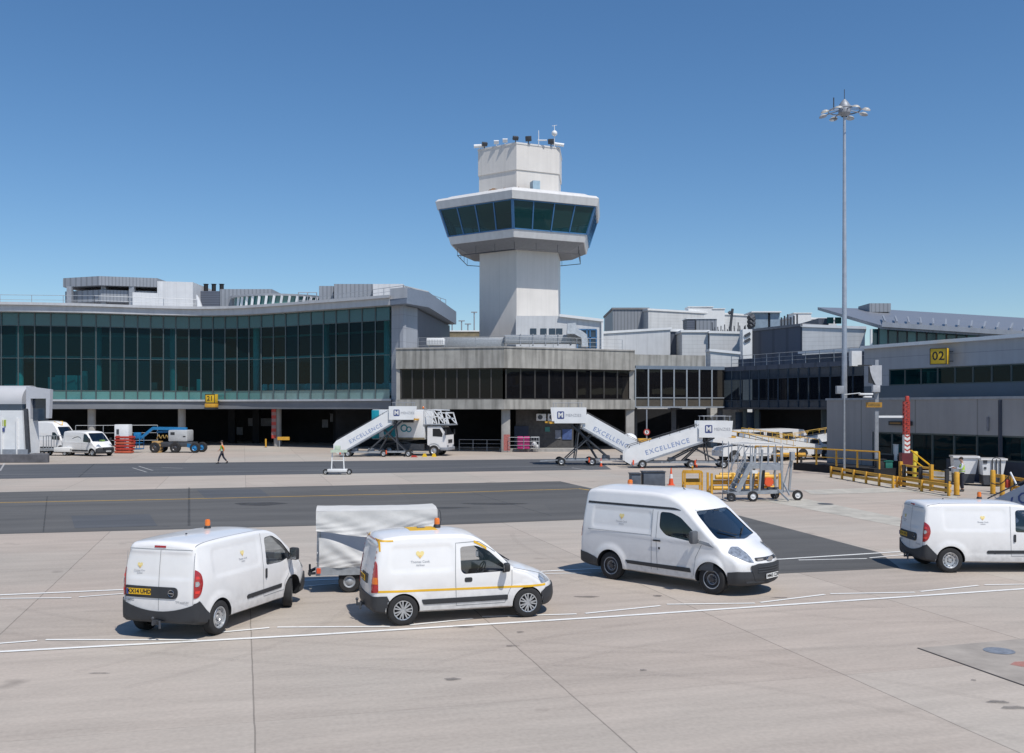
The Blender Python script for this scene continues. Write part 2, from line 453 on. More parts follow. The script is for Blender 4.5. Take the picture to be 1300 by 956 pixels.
def make_wheel(sp, root, x, side, front, steer=0.0):
    r = sp['wr']; tw = 0.20; y = side*(sp['track'])
    T = Matrix.Translation((x, y, r)) @ Matrix.Rotation(steer, 4, 'Z') @ (Matrix.Rotation(PI, 4, 'Z') if side > 0 else Matrix.Identity(4))
    # outer face is local -y
    m = MB(T); h = tw/2; rr = r*0.64
    m.lathe([(rr, -h*0.88), (rr*1.06, -h*0.98), (r*0.9, -h), (r*0.975, -h*0.86), (r, -h*0.7), (r, h*0.7), (r*0.975, h*0.86), (r*0.9, h), (rr, h*0.9), (rr, -h*0.88)], 'y', n=36)
    for k in range(4):
        yy = (-0.5+k/3)*h*1.1
        m.lathe([(r*1.001, yy-0.004), (r*0.99, yy), (r*1.001, yy+0.004)], 'y', n=36)
    w = m.build('wheel', RUBBER, root)
    m = MB(T); st = sp['rim']
    if st == 'steel':
        m.lathe([(rr*1.0, -h*0.9), (rr*0.97, -h*0.97), (rr*0.90, -h*0.9), (rr*0.86, -h*0.45), (rr*0.74, -h*0.40), (rr*0.62, -h*0.62), (rr*0.42, -h*0.55), (rr*0.36, -h*0.35), (rr*0.26, -h*0.35), (rr*0.22, -h*0.6), (0.001, -h*0.62)], 'y', n=32, mi=0)
        for k in range(12):
            a = 2*PI*k/12; m.tube((rr*0.72*math.cos(a), -h*0.48, rr*0.72*math.sin(a)), (rr*0.72*math.cos(a), -h*0.30, rr*0.72*math.sin(a)), rr*0.075, 8, mi=1)
        for k in range(5):
            a = 2*PI*k/5; m.tube((rr*0.31*math.cos(a), -h*0.45, rr*0.31*math.sin(a)), (rr*0.31*math.cos(a), -h*0.30, rr*0.31*math.sin(a)), rr*0.045, 6, mi=1)
        mats = [RIM, DARK]
    elif st == 'black':
        m.lathe([(rr*1.0, -h*0.9), (rr*0.97, -h*0.97), (rr*0.90, -h*0.9)], 'y', n=32, mi=2)
        m.lathe([(rr*0.90, -h*0.9), (rr*0.86, -h*0.35), (rr*0.76, -h*0.30), (rr*0.62, -h*0.58), (rr*0.50, -h*0.5), (rr*0.44, -h*0.4), (0.3*rr, -h*0.35), (0.24*rr, -h*0.7), (0.001, -h*0.72)], 'y', n=32, mi=0)
        m.lathe([(rr*0.56, -h*0.60), (rr*0.54, -h*0.62), (rr*0.49, -h*0.56)], 'y', n=32, mi=2)
        for k in range(5):
            a = 2*PI*k/5; m.tube((rr*0.38*math.cos(a), -h*0.55, rr*0.38*math.sin(a)), (rr*0.38*math.cos(a), -h*0.30, rr*0.38*math.sin(a)), rr*0.05, 6, mi=2)
        mats = [RIMB, DARK, STEEL]
    else:
        m.lathe([(rr*1.0, -h*0.9), (rr*0.985, -h*0.99), (rr*0.88, -h*0.92), (rr*0.86, -h*0.5), (0.001, -h*0.45)], 'y', n=36, mi=1)
        m.lathe([(rr*1.0, -h*0.91), (rr*0.985, -h*1.0), (rr*0.90, -h*0.95), (rr*0.88, -h*0.85)], 'y', n=36, mi=0)
        m.lathe([(rr*0.30, -h*0.80), (rr*0.26, -h*0.92), (0.001, -h*0.95)], 'y', n=20, mi=0)
        for k in range(7):                          # paired spokes of the wheel trim
            a = 2*PI*k/7
            for da in (-0.19, 0.19):
                ca, sa = math.cos(a+da), math.sin(a+da); c0, s0 = math.cos(a+da*0.6), math.sin(a+da*0.6)
                m.bar((rr*0.2*c0, -h*0.86, rr*0.2*s0), (rr*0.93*ca, -h*0.90, rr*0.93*sa), rr*0.15, rr*0.13, mi=0)
        mats = [RIM, DARK]
    m.build('rim', mats, w)
    return w
def heart_logo(sp, root, x, z, size, face, name='logo', words=True, s=-1, x_of=None):
    """yellow heart with small grey lettering, laid on the surface"""
    m = MB(); words_mb = MB()
    def put(u, v, d):
        if face == 'side':
            X = x+(u if s < 0 else -u); Z = z+v
            return (X, s*(half_w(sp, X, Z)+d), Z)
        X = x_of(z+v); return (X-d, x-u, z+v)
    n = 22; out = []
    for i in range(n):
        t = 2*PI*i/n
        hx = 16*math.sin(t)**3; hy = 13*math.cos(t)-5*math.cos(2*t)-2*math.cos(3*t)-math.cos(4*t)
        out.append((hx/32*size, hy/30*size+size*0.06))
    c = (0, -0.02*size)
    vs = [put(c[0], c[1], 0.006)]+[put(u, v, 0.006) for u, v in out]
    m.add(vs, [(0, 1+i, 1+(i+1) % n) for i in range(n)], 0)
    inner = [(0, -0.42*size), (0.20*size, -0.12*size), (0, -0.02*size), (-0.20*size, -0.12*size)]
    m.add([put(u, v, 0.009) for u, v in inner], [(0, 1, 2, 3)], 1)
    notch = [(0, 0.06*size), (0.10*size, 0.48*size), (-0.10*size, 0.48*size)]
    if words:
        for body, sz, dy in (('Thomas Cook', size*0.40, -0.82), ('Airlines', size*0.34, -1.22)):
            tv, tf = textmesh(body, sz, bold=0.001)
            words_mb.add([put(a, b+dy*size, 0.006) for a, b, _ in tv], tf, 0)
    o = m.build(name, [HEART, HEARTO], root, ang=0, merge=False)
    words_mb.build('logo_lettering', INKG, o, ang=0, merge=False)
    return o
def line_strip(sp, pts, s, w=0.012, off=0.004):
    """thin dark gap between panels drawn along a side"""
    m = MB(); 
    dense = []
    for a, b in zip(pts[:-1], pts[1:]):
        k = max(1, int(math.hypot(b[0]-a[0], b[1]-a[1])/0.08))
        for i in range(k): t = i/k; dense.append((a[0]*(1-t)+b[0]*t, a[1]*(1-t)+b[1]*t))
    dense.append(pts[-1]); vs = []
    for i, p in enumerate(dense):
        a = dense[max(0, i-1)]; b = dense[min(len(dense)-1, i+1)]
        dx, dz = b[0]-a[0], b[1]-a[1]; l = math.hypot(dx, dz) or 1; nx, nz = -dz/l*w/2, dx/l*w/2
        for q in (1, -1):
            X, Z = p[0]+nx*q, p[1]+nz*q; vs.append((X, s*(half_w(sp, X, Z)+off), Z))
    m.add(vs, [(2*i, 2*i+1, 2*i+3, 2*i+2) for i in range(len(dense)-1)])
    return m
GAP = mat('panel_gap', (0.26, 0.27, 0.28), 0.8)
def make_van(sp, label, group, name='van'):
    root = thing(name, label, 'van', group=group)
    base = hull_mesh(sp)
    body = from_bm(base.copy(), 'body', sp.get('paint', WHITE), root)
    # cabin hollow
    xs = []; x = sp['cab0']
    while x < sp['cab1']: xs.append(x); x += 0.06
    xs.append(sp['cab1'])
    inner = hull_mesh(sp, 0.045, xs, zfloor=0.50)
    cuts = [(inner, INTER)]
    w = MB(); w.prism(sp['win'], -1.6, 1.6, 'y'); cuts.append((w.bm, BLACKP))
    w = MB(); w.prism(sp['screen'], sp['screen_x'], sp['x1']+0.5, 'x'); cuts.append((w.bm, BLACKP))
    w = MB()
    for cx, Ra in sp['arch']:
        for s in (-1, 1):
            wy = pchip(sp['w'], cx)
            prof = [(cx+Ra*math.cos(a), sp['wr']+Ra*math.sin(a)*1.0) for a in [2*PI*i/40 for i in range(40)]]
            lo, hi = sorted((s*(wy-0.33), s*(wy+0.2))); w.prism(prof, lo, hi, 'y')
    cuts.append((w.bm, DARK))
    boolean(body, cuts)
    # glazing
    for s in (-1, 1):
        g = shell(base, sp['win'], 'side', -0.012, (0, s, 0), 0.004); from_bm(g, 'side_window', sp.get('sglass', VGLASS), root)
        for poly in sp.get('seal', ()):
            pass
    g = shell(base, sp['screen'], 'end', -0.012, (1, 0, 0.6), 0.004); from_bm(g, 'windscreen', VGLASS, root)
    # parts cut from the hull: (name, material, polygon, view, offset, keep)
    for row in sp['shells']:
        nm, m, poly, view, off, keep = row[:6]; ymin = row[6] if len(row) > 6 else 0.05
        ks = [keep] if keep != 'sides' else [(0, -1, 0), (0, 1, 0)]
        for kd in ks:
            ex = [((0, kd[1]*ymin, 0), (0, -kd[1], 0))] if keep == 'sides' else ()
            bmx = shell(base, poly, view, off, (kd[0]*1.0, kd[1], 0) if keep != 'sides' else ANY, 0.012, ex) if keep == 'sides' else shell(base, poly, view, off, kd, 0.012)
            if bmx.faces: from_bm(bmx, nm, m, root)
    for bi, (nm, poly, view) in enumerate(sp.get('bumpers', ())):
        bmx = base.copy()
        n = len(poly); cx = sum(p[0] for p in poly)/n; cz = sum(p[1] for p in poly)/n
        for i in range(n):
            a = poly[i]; b = poly[(i+1) % n]; nx, nz = b[1]-a[1], -(b[0]-a[0])
            if nx*(cx-a[0])+nz*(cz-a[1]) > 0: nx, nz = -nx, -nz
            bmesh.ops.bisect_plane(bmx, geom=bmx.verts[:]+bmx.edges[:]+bmx.faces[:], dist=1e-5, plane_co=(a[0], 0, a[1]), plane_no=(nx, 0, nz), clear_outer=True)
        # remove what lies in the wheel opening
        dele = [f for f in bmx.faces if any(math.hypot(f.calc_center_median().x-c, f.calc_center_median().z-sp['wr']) < Ra*1.0 and abs(f.calc_center_median().y) > 0.5 for c, Ra in sp['arch'])]
        bmesh.ops.delete(bmx, geom=dele, context='FACES')
        bmx.normal_update()
        for v in bmx.verts: v.co += v.normal*(0.018+0.005*bi)
        rim(bmx, 0.02)
        from_bm(bmx, nm, BLACKP, root)
    for s in (-1, 1):
        for pts in sp.get('gaps', ()):
            line_strip(sp, pts, s).build('panel_gap', GAP, root, ang=0)
    # mirrors
    mx, mz = sp['mirror']
    for s in (-1, 1):
        y = half_w(sp, mx, mz); m = MB()
        mh = sp.get('mirh', 0.24)
        m.cbox((mx+0.03, s*(y+0.16), mz+0.06), (0.12, 0.20, mh), rz=s*0.15, bev=0.035)
        m.bar((mx+0.02, s*(y-0.02), mz-0.05), (mx+0.03, s*(y+0.10), mz-0.02), 0.07, 0.05)
        o = m.build('mirror', sp.get('mircol', BLACKP), root)
        g = MB(); g.cbox((mx-0.034, s*(y+0.165), mz+0.06), (0.004, 0.15, mh-0.06), rz=s*0.15); g.build('mirror_glass', CHROME, o)
    # wheels
    for i, (cx, Ra) in enumerate(sp['arch']):
        for s in (-1, 1): make_wheel(sp, root, cx, s, i == 1, sp.get('steer', 0) if i == 1 else 0)
    # cabin fittings
    sx = sp['seat']
    for s in (-1, 1):
        m = MB(); m.cbox((sx, s*0.38, 0.72), (0.5, 0.48, 0.22), bev=0.05); m.cbox((sx-0.28, s*0.38, 1.05), (0.16, 0.46, 0.62), ry=-0.2, bev=0.05); m.cbox((sx-0.38, s*0.38, 1.43), (0.10, 0.26, 0.18), ry=-0.2, bev=0.03)
        m.build('seat', sp.get('seatm', INTER), root)
    m = MB(); m.box(sp['cab1']-0.42, sp['cab1']+0.0, -sp['w'][2][1]+0.14, sp['w'][2][1]-0.14, 0.6, sp['dash'], bev=0.04)
    m.build('dashboard', INTER, root)
    m = MB(); Tm = Matrix.Translation((sp['cab1']-0.5, -0.38, sp['dash']-0.02)) @ Matrix.Rotation(-1.1, 4, 'Y'); m.T = Tm
    ring = [(0.18*math.cos(2*PI*i/18), 0.18*math.sin(2*PI*i/18), 0) for i in range(19)]
    m.path(ring, 0.014); m.tube((-0.17, 0, 0), (0.17, 0, 0), 0.013); m.tube((0, 0, -0.2), (0, 0, 0.0), 0.03)
    m.build('steering_wheel', BLACKP, root)
    # underside block so no light leaks
    if sp.get('extra'): sp['extra'](sp, root, base)
    base.free()
    return root
def beacon(root, x, y, z, h=0.17, r=0.055):
    m = MB(); m.lathe([(0.001, 0), (r*1.15, 0), (r*1.15, h*0.18), (r*0.9, h*0.35), (0.001, h*0.35)], c=(x, y, z), n=16)
    o = m.build('beacon', BLACKP, root)
    m = MB(); m.lathe([(r*0.88, h*0.35), (r*0.92, h*0.5), (r*0.88, h*0.85), (r*0.6, h), (0.001, h)], c=(x, y, z), n=16); m.build('beacon_lens', ORL, o)
def rear_x(sp, z, y=0.0):
    w = pchip(sp['w'], sp['x0']); yy = y/w
    return sp['x0']+pchip(sp['rlean'], z)+sp['rbow']*yy*yy
def plate(root, T, text, m, wid=0.52, hgt=0.112):
    b = MB(T); b.box(-wid/2, wid/2, -hgt/2, hgt/2, 0, 0.008)
    o = b.build('number_plate', m, root, ang=0)
    b = MB(T); lettering(b, text, hgt*0.95, Matrix.Translation((0.015, 0.0, 0.006)), bold=0.0035, space=0.98); b.build('plate_lettering', INK, o, ang=0, merge=False)
    if m == PLATEY:
        b = MB(T); b.box(-wid/2+0.004, -wid/2+0.045, -hgt/2+0.004, hgt/2-0.004, 0.008, 0.010); b.build('plate_band', PLATEB, o, ang=0)
def tow_hook(root, x, z=0.36):
    m = MB(); m.bar((x+0.25, 0, z-0.02), (x-0.10, 0, z-0.03), 0.06, 0.05); m.tube((x-0.10, 0, z-0.06), (x-0.10, 0, z+0.05), 0.018); m.ball((x-0.10, 0, z+0.07), 0.032)
    m.cbox((x-0.02, 0, z-0.02), (0.03, 0.10, 0.09)); m.tube((x-0.04, -0.10, z+0.02), (x-0.06, -0.12, z-0.12), 0.022)
    m.build('tow_hitch', STEELD, root)

# --- small van with tall body (two in the photo)
spA = dict(x0=-2.10, x1=2.28, h=1.84, belt=1.02, tum=0.14, wr=0.325, track=0.76, rim='steel', rbow=0.05, fbow=0.22, er=0.075, crown=0.045,
    top=[(-2.10, 1.79), (-1.95, 1.82), (-1.0, 1.84), (0.1, 1.83), (0.50, 1.80), (0.80, 1.71), (1.20, 1.43), (1.58, 1.16), (1.72, 1.11), (2.0, 1.03), (2.18, 0.93), (2.28, 0.82)],
    bot=[(-2.10, 0.34), (-1.7, 0.28), (1.7, 0.24), (2.28, 0.24)],
    w=[(-2.10, 0.80), (-1.6, 0.845), (0, 0.87), (1.4, 0.87), (1.9, 0.86), (2.28, 0.80)],
    rad=[(-2.1, 0.09), (0.4, 0.09), (0.8, 0.07), (1.5, 0.09), (2.28, 0.14)],
    flean=[(0.2, 0.06), (0.45, 0.0), (0.7, 0.02), (0.9, 0.07), (1.1, 0.2)], rlean=[(0.3, 0.0), (0.6, -0.0), (1.1, 0.02), (1.8, 0.10)],
    arch=[(-1.3775, 0.375), (1.3775, 0.375)], flare=0.022,
    panels=[(-1.55, 0.10, 1.10, 1.64, 0.012)], creases=[(-1.0, 1.2, lambda x: 0.52, 0.006)],
    rpanels=[(-0.72, -0.03, 1.12, 1.62, 0.012), (0.03, 0.72, 1.12, 1.62, 0.012)],
    cab0=0.08, cab1=1.42, seat=0.55, dash=1.02,
    win=rpoly([(0.31, 1.06), (0.34, 1.62), (0.66, 1.63), (0.98, 1.47), (1.30, 1.17), (1.26, 1.10), (0.90, 1.04)], [0.06, 0.08, 0.08, 0.1, 0.05, 0.05, 0.08]),
    screen=rpoly([(-0.70, 1.14), (-0.58, 1.68), (0.58, 1.68), (0.70, 1.14), (0, 1.10)], [0.06, 0.1, 0.1, 0.06, 0]), screen_x=0.66,
    mirror=(1.17, 1.12), mirh=0.26,
    shells=[('side_trim', BLACKP, rpoly([(-0.42, 0.50), (-0.44, 0.555), (-0.40, 0.585), (0.92, 0.585), (0.92, 0.52), (0.9, 0.50)], 0.01), 'side', 0.014, 'sides'),
            ('tail_light', REDL, rpoly([(-2.2, 0.80), (-2.2, 1.32), (-2.02, 1.33), (-1.90, 1.22), (-1.875, 1.06), (-1.93, 0.88), (-2.03, 0.79)], [0, 0, 0.05, 0.06, 0.06, 0.06, 0.05]), 'side', 0.012, 'sides', 0.735),
            ('door_handle', BLACKP, rpoly([(0.26, 0.80), (0.26, 1.00), (0.32, 1.00), (0.32, 0.80)], 0.025), 'side', 0.02, 'sides'),
            ('headlight', CLRL, rpoly([(1.86, 0.78), (1.72, 0.98), (2.02, 0.99), (2.3, 0.86), (2.3, 0.74)], 0.03), 'side', 0.010, 'sides', 0.45),
            ],
    bumpers=[('rear_bumper', [(-2.2, 0.2), (-2.2, 0.52), (-2.05, 0.53), (-2.045, 0.2)], 'side'),
             ('rear_bumper_corner', [(-2.2, 0.2), (-2.05, 0.70), (-1.98, 0.74), (-1.72, 0.46), (-1.70, 0.2)], 'side'),
             ('front_bumper', [(1.72, 0.2), (1.72, 0.46), (1.95, 0.66), (2.4, 0.66), (2.4, 0.2)], 'side')],
    gaps=[[(0.20, 0.44), (0.18, 1.2), (0.22, 1.72)], [(1.36, 1.06), (1.22, 0.76), (1.05, 0.62), (0.98, 0.44)], [(0.20, 0.44), (0.98, 0.44)]])
def extraA(sp, root, base):
    # band across the rear doors with the plate, badge and lettering
    def band(m, y0, y1, z0, z1, d, mi=0):
        k = 14; vs = []
        for i in range(k+1):
            y = y0+(y1-y0)*i/k
            for z in (z0, z1): vs.append((rear_x(sp, z, y)-d, y, z))
        m.add(vs, [(2*i, 2*i+1, 2*i+3, 2*i+2) for i in range(k)], mi)
        e = [(rear_x(sp, z, y)+0.02, y, z) for y in (y0, y1) for z in (z0, z1)]
    poly = rpoly([(-0.42, 0.775), (-0.42, 0.985), (0.72, 0.985), (0.72, 0.775)], [0.1, 0.1, 0.02, 0.02], 6)
    from_bm(shell(base, poly, 'end', 0.016, (-1, 0, 0), 0.016), 'door_band', BLACKP, root)
    X = rear_x(sp, 0.88)-0.018
    plate(root, frame((X+0.004, 0.40, 0.885), (0, -1, 0), (0, 0, 1)), 'KX14 UHD', PLATEY)
    m = MB(); m.lathe([(0.066, 0.0), (0.066, 0.012), (0.054, 0.012), (0.054, 0.0)], 'x', c=(X-0.012, -0.30, 0.88), n=20)
    m.bar((X-0.008, -0.25, 0.885), (X-0.008, -0.35, 0.875), 0.01, 0.014); m.build('badge', CHROME, root)
    m = MB()
    lettering(m, 'COMBO', 0.065, frame((rear_x(sp, .7, .6)-0.004, 0.64, 0.715), (0, -1, 0), (0, 0, 1)), bold=0.001)
    lettering(m, 'CDTi ecoFLEX', 0.05, frame((rear_x(sp, .7, .5)-0.004, -0.50, 0.715), (0, -1, 0), (0, 0, 1)), bold=0.001)
    m.build('door_lettering', STEEL, root, ang=0, merge=False)
    # seam between the two rear doors, door outline
    m = MB()
    for (y, z0, z1, w) in ((-0.02, 0.55, 1.66, 0.010), (0.725, 0.58, 1.62, 0.009), (-0.725, 0.58, 1.62, 0.009)):
        vs = []
        for i in range(15):
            z = z0+(z1-z0)*i/14; x = rear_x(sp, z, y)-0.004; vs += [(x, y-w/2, z), (x, y+w/2, z)]
        m.add(vs, [(2*i, 2*i+1, 2*i+3, 2*i+2) for i in range(14)])
    band(m, -0.68, 0.68, 1.665, 1.675, 0.004)
    m.build('door_gap', GAP, root, ang=0)
    heart_logo(sp, root, 0.42, 1.36, 0.115, 'rear', x_of=lambda z: rear_x(sp, z, 0.42)+0.012)
    for s in (-1, 1): heart_logo(sp, root, -0.52, 1.42, 0.125, 'side', s=s)
    from_bm(shell(base, [(-0.12, 1.70), (-0.12, 1.735), (0.12, 1.735), (0.12, 1.70)], 'end', 0.01, (-1, 0, 0), 0.01), 'brake_light', REDL, root)
    for s in (-1, 1):        # clear reversing lamp inside the tail light
        b = shell(base, rpoly([(-2.2, 1.01), (-2.2, 1.10), (-1.99, 1.10), (-1.97, 1.05), (-2.0, 1.01)], 0.01), 'side', 0.02, ANY, 0.01, [((0, s*0.76, 0), (0, -s, 0))]); from_bm(b, 'reversing_lamp', CLRL, root)
        b = shell(base, rpoly([(-2.2, 1.14), (-2.2, 1.19), (-1.97, 1.19), (-1.96, 1.14)], 0.01), 'side', 0.018, ANY, 0.01, [((0, s*0.76, 0), (0, -s, 0))]); from_bm(b, 'brake_lamp', REDB, root)
        b = shell(base, rpoly([(-2.2, 0.88), (-2.2, 0.93), (-1.97, 0.93), (-1.99, 0.88)], 0.01), 'side', 0.018, ANY, 0.01, [((0, s*0.76, 0), (0, -s, 0))]); from_bm(b, 'tail_lamp', REDB, root)
        yy = sorted((s*0.675, s*0.688))
        from_bm(shell(base, [(-1.92, yy[0]), (-1.92, yy[1]), (0.45, yy[1]), (0.45, yy[0])], 'top', 0.003, (0, 0, 1), 0.0), 'roof_gutter', GAP, root)
    beacon(root, -0.1, 0.25, 1.815, 0.20, 0.06)
    m = MB(); m.tube((-1.2, 0.0, 1.85), (-1.2, 0, 1.87), 0.02)
    m.build('aerial_base', BLACKP, root)
    tow_hook(root, -2.14)
    m = MB(); m.box(1.95, 2.20, -0.5, 0.5, 0.70, 0.80); m.build('grille', BLACKP, root)
spA['extra'] = extraA
spA['steer'] = 0.48
# ---------------------------------------------------------------- ground
TH = math.atan(0.27)
def concrete_mat():
    m, nt, out = nodes_of('apron_concrete'); N = nt.nodes.new
    b = N('ShaderNodeBsdfPrincipled'); b.inputs['Roughness'].default_value = 0.85; L(nt, b.outputs[0], out.inputs[0])
    tc = N('ShaderNodeTexCoord'); vr = N('ShaderNodeVectorRotate'); vr.rotation_type = 'Z_AXIS'; vr.inputs['Angle'].default_value = -TH
    L(nt, tc.outputs['Object'], vr.inputs['Vector'])
    sp = N('ShaderNodeSeparateXYZ'); L(nt, vr.outputs[0], sp.inputs[0])
    def mth(op, a, bb=None, c=None):
        n = N('ShaderNodeMath'); n.operation = op
        for i, v in enumerate((a, bb, c)):
            if v is None: continue
            if isinstance(v, (int, float)): n.inputs[i].default_value = v
            else: L(nt, v, n.inputs[i])
        return n.outputs[0]
    wob = N('ShaderNodeTexNoise'); wob.inputs['Scale'].default_value = 1.2; L(nt, vr.outputs[0], wob.inputs['Vector'])
    wv = mth('MULTIPLY', mth('SUBTRACT', wob.outputs['Fac'], 0.5), 0.03)
    u = mth('DIVIDE', mth('ADD', mth('SUBTRACT', sp.outputs['X'], 0.15), wv), 4.6)
    v = mth('DIVIDE', mth('ADD', mth('SUBTRACT', sp.outputs['Y'], 1.9), wv), 6.1)
    fu = mth('FRACT', u); fv = mth('FRACT', v)
    du = mth('SUBTRACT', 0.5, mth('ABSOLUTE', mth('SUBTRACT', fu, 0.5)))
    dv = mth('SUBTRACT', 0.5, mth('ABSOLUTE', mth('SUBTRACT', fv, 0.5)))
    ju = mth('LESS_THAN', du, 0.0026); jv = mth('MULTIPLY', mth('LESS_THAN', dv, 0.0014), 0.45)
    j = mth('MAXIMUM', ju, jv)
    cid = N('ShaderNodeCombineXYZ'); L(nt, mth('FLOOR', u), cid.inputs[0]); L(nt, mth('FLOOR', v), cid.inputs[1])
    wn = N('ShaderNodeTexWhiteNoise'); wn.noise_dimensions = '3D'; L(nt, cid.outputs[0], wn.inputs['Vector'])
    big = N('ShaderNodeTexNoise'); big.inputs['Scale'].default_value = 0.16; big.inputs['Detail'].default_value = 9; big.inputs['Roughness'].default_value = 0.6; L(nt, vr.outputs[0], big.inputs['Vector'])
    mp = N('ShaderNodeMapping'); mp.inputs['Scale'].default_value = (0.22, 1.5, 1); L(nt, vr.outputs[0], mp.inputs[0])
    st = N('ShaderNodeTexNoise'); st.inputs['Scale'].default_value = 1.1; st.inputs['Detail'].default_value = 10; st.inputs['Roughness'].default_value = 0.7; L(nt, mp.outputs[0], st.inputs['Vector'])
    fine = N('ShaderNodeTexNoise'); fine.inputs['Scale'].default_value = 14; fine.inputs['Detail'].default_value = 8; L(nt, vr.outputs[0], fine.inputs['Vector'])
    val = mth('ADD', mth('MULTIPLY', mth('SUBTRACT', wn.outputs['Value'], 0.5), 0.12), 1.0)
    val = mth('ADD', val, mth('MULTIPLY', mth('SUBTRACT', big.outputs['Fac'], 0.5), 0.30))
    val = mth('ADD', val, mth('MULTIPLY', mth('SUBTRACT', st.outputs['Fac'], 0.5), 0.62))
    val = mth('ADD', val, mth('MULTIPLY', mth('SUBTRACT', fine.outputs['Fac'], 0.5), 0.34))
    # oil spots
    vo = N('ShaderNodeTexNoise'); vo.inputs['Scale'].default_value = 0.55; vo.inputs['Detail'].default_value = 3; L(nt, tc.outputs['Object'], vo.inputs['Vector'])
    sm = N('ShaderNodeMapRange'); sm.inputs[1].default_value = 0.69; sm.inputs[2].default_value = 0.76; sm.inputs[3].default_value = 1.0; sm.inputs[4].default_value = 0.66; L(nt, vo.outputs['Fac'], sm.inputs[0])
    val = mth('MULTIPLY', val, sm.outputs[0])
    val = mth('MULTIPLY', val, mth('SUBTRACT', 1.0, mth('MULTIPLY', j, 0.42)))
    cr = N('ShaderNodeMix'); cr.data_type = 'RGBA'
    cr.inputs[6].default_value = (0.425, 0.355, 0.298, 1); cr.inputs[7].default_value = (0.400, 0.368, 0.320, 1)
    hm = N('ShaderNodeMapRange'); hm.inputs[1].default_value = 0.35; hm.inputs[2].default_value = 0.65; n2 = N('ShaderNodeTexNoise'); n2.inputs['Scale'].default_value = 0.09; n2.inputs['Detail'].default_value = 5
    L(nt, vr.outputs[0], n2.inputs['Vector']); L(nt, n2.outputs['Fac'], hm.inputs[0]); L(nt, mth('ADD', mth('MULTIPLY', hm.outputs[0], 0.55), mth('MULTIPLY', wn.outputs['Color'], 0.45)), cr.inputs[0])
    vm = N('ShaderNodeVectorMath'); vm.operation = 'SCALE'; L(nt, cr.outputs[2], vm.inputs[0]); L(nt, val, vm.inputs['Scale']); L(nt, vm.outputs[0], b.inputs['Base Color'])
    bp = N('ShaderNodeBump'); bp.inputs['Strength'].default_value = 0.25; bp.inputs['Distance'].default_value = 0.01
    L(nt, fine.outputs['Fac'], bp.inputs['Height']); L(nt, bp.outputs[0], b.inputs['Normal'])
    return m
def asphalt_mat(name, col, sc=1.0):
    m, nt, out = nodes_of(name); N = nt.nodes.new
    b = N('ShaderNodeBsdfPrincipled'); b.inputs['Roughness'].default_value = 0.8; L(nt, b.outputs[0], out.inputs[0])
    tc = N('ShaderNodeTexCoord'); vr = N('ShaderNodeVectorRotate'); vr.rotation_type = 'Z_AXIS'; vr.inputs['Angle'].default_value = -TH; L(nt, tc.outputs['Object'], vr.inputs['Vector'])
    mp = N('ShaderNodeMapping'); mp.inputs['Scale'].default_value = (0.12, 0.8, 1); L(nt, vr.outputs[0], mp.inputs[0])
    a = N('ShaderNodeTexNoise'); a.inputs['Scale'].default_value = 0.8; a.inputs['Detail'].default_value = 9; a.inputs['Roughness'].default_value = 0.65; L(nt, mp.outputs[0], a.inputs['Vector'])
    f = N('ShaderNodeTexNoise'); f.inputs['Scale'].default_value = 30; f.inputs['Detail'].default_value = 6; L(nt, tc.outputs['Object'], f.inputs['Vector'])
    m1 = N('ShaderNodeMapRange'); m1.inputs[1].default_value = 0.3; m1.inputs[2].default_value = 0.7; m1.inputs[3].default_value = 0.72; m1.inputs[4].default_value = 1.22; L(nt, a.outputs['Fac'], m1.inputs[0])
    m2 = N('ShaderNodeMapRange'); m2.inputs[1].default_value = 0.3; m2.inputs[2].default_value = 0.7; m2.inputs[3].default_value = 0.85; m2.inputs[4].default_value = 1.15; L(nt, f.outputs['Fac'], m2.inputs[0])
    mm = N('ShaderNodeMath'); mm.operation = 'MULTIPLY'; L(nt, m1.outputs[0], mm.inputs[0]); L(nt, m2.outputs[0], mm.inputs[1])
    vm = N('ShaderNodeVectorMath'); vm.operation = 'SCALE'; vm.inputs[0].default_value = col; L(nt, mm.outputs[0], vm.inputs['Scale']); L(nt, vm.outputs[0], b.inputs['Base Color'])
    bp = N('ShaderNodeBump'); bp.inputs['Strength'].default_value = 0.3; bp.inputs['Distance'].default_value = 0.01; L(nt, f.outputs['Fac'], bp.inputs['Height']); L(nt, bp.outputs[0], b.inputs['Normal'])
    return m
def worn(name, col, keep=0.62):
    """worn road paint: chips let the surface below show"""
    m, nt, out = nodes_of(name); N = nt.nodes.new
    b = N('ShaderNodeBsdfPrincipled'); b.inputs['Base Color'].default_value = (*col, 1); b.inputs['Roughness'].default_value = 0.7
    t = N('ShaderNodeBsdfTransparent'); mx = N('ShaderNodeMixShader'); L(nt, t.outputs[0], mx.inputs[1]); L(nt, b.outputs[0], mx.inputs[2]); L(nt, mx.outputs[0], out.inputs[0])
    tc = N('ShaderNodeTexCoord'); a = N('ShaderNodeTexNoise'); a.inputs['Scale'].default_value = 2.2; a.inputs['Detail'].default_value = 12; a.inputs['Roughness'].default_value = 0.78; L(nt, tc.outputs['Object'], a.inputs['Vector'])
    r = N('ShaderNodeMapRange'); r.inputs[1].default_value = 0.34; r.inputs[2].default_value = 0.52; r.inputs[3].default_value = keep*0.75; r.inputs[4].default_value = keep*1.35; r.clamp = True; L(nt, a.outputs['Fac'], r.inputs[0]); L(nt, r.outputs[0], mx.inputs[0])
    return m
m = MB(); m.quad([(-1500, -400, 0), (1500, -400, 0), (1500, 4000, 0), (-1500, 4000, 0)])
m.build('ground', concrete_mat(), ang=0, kind='structure')
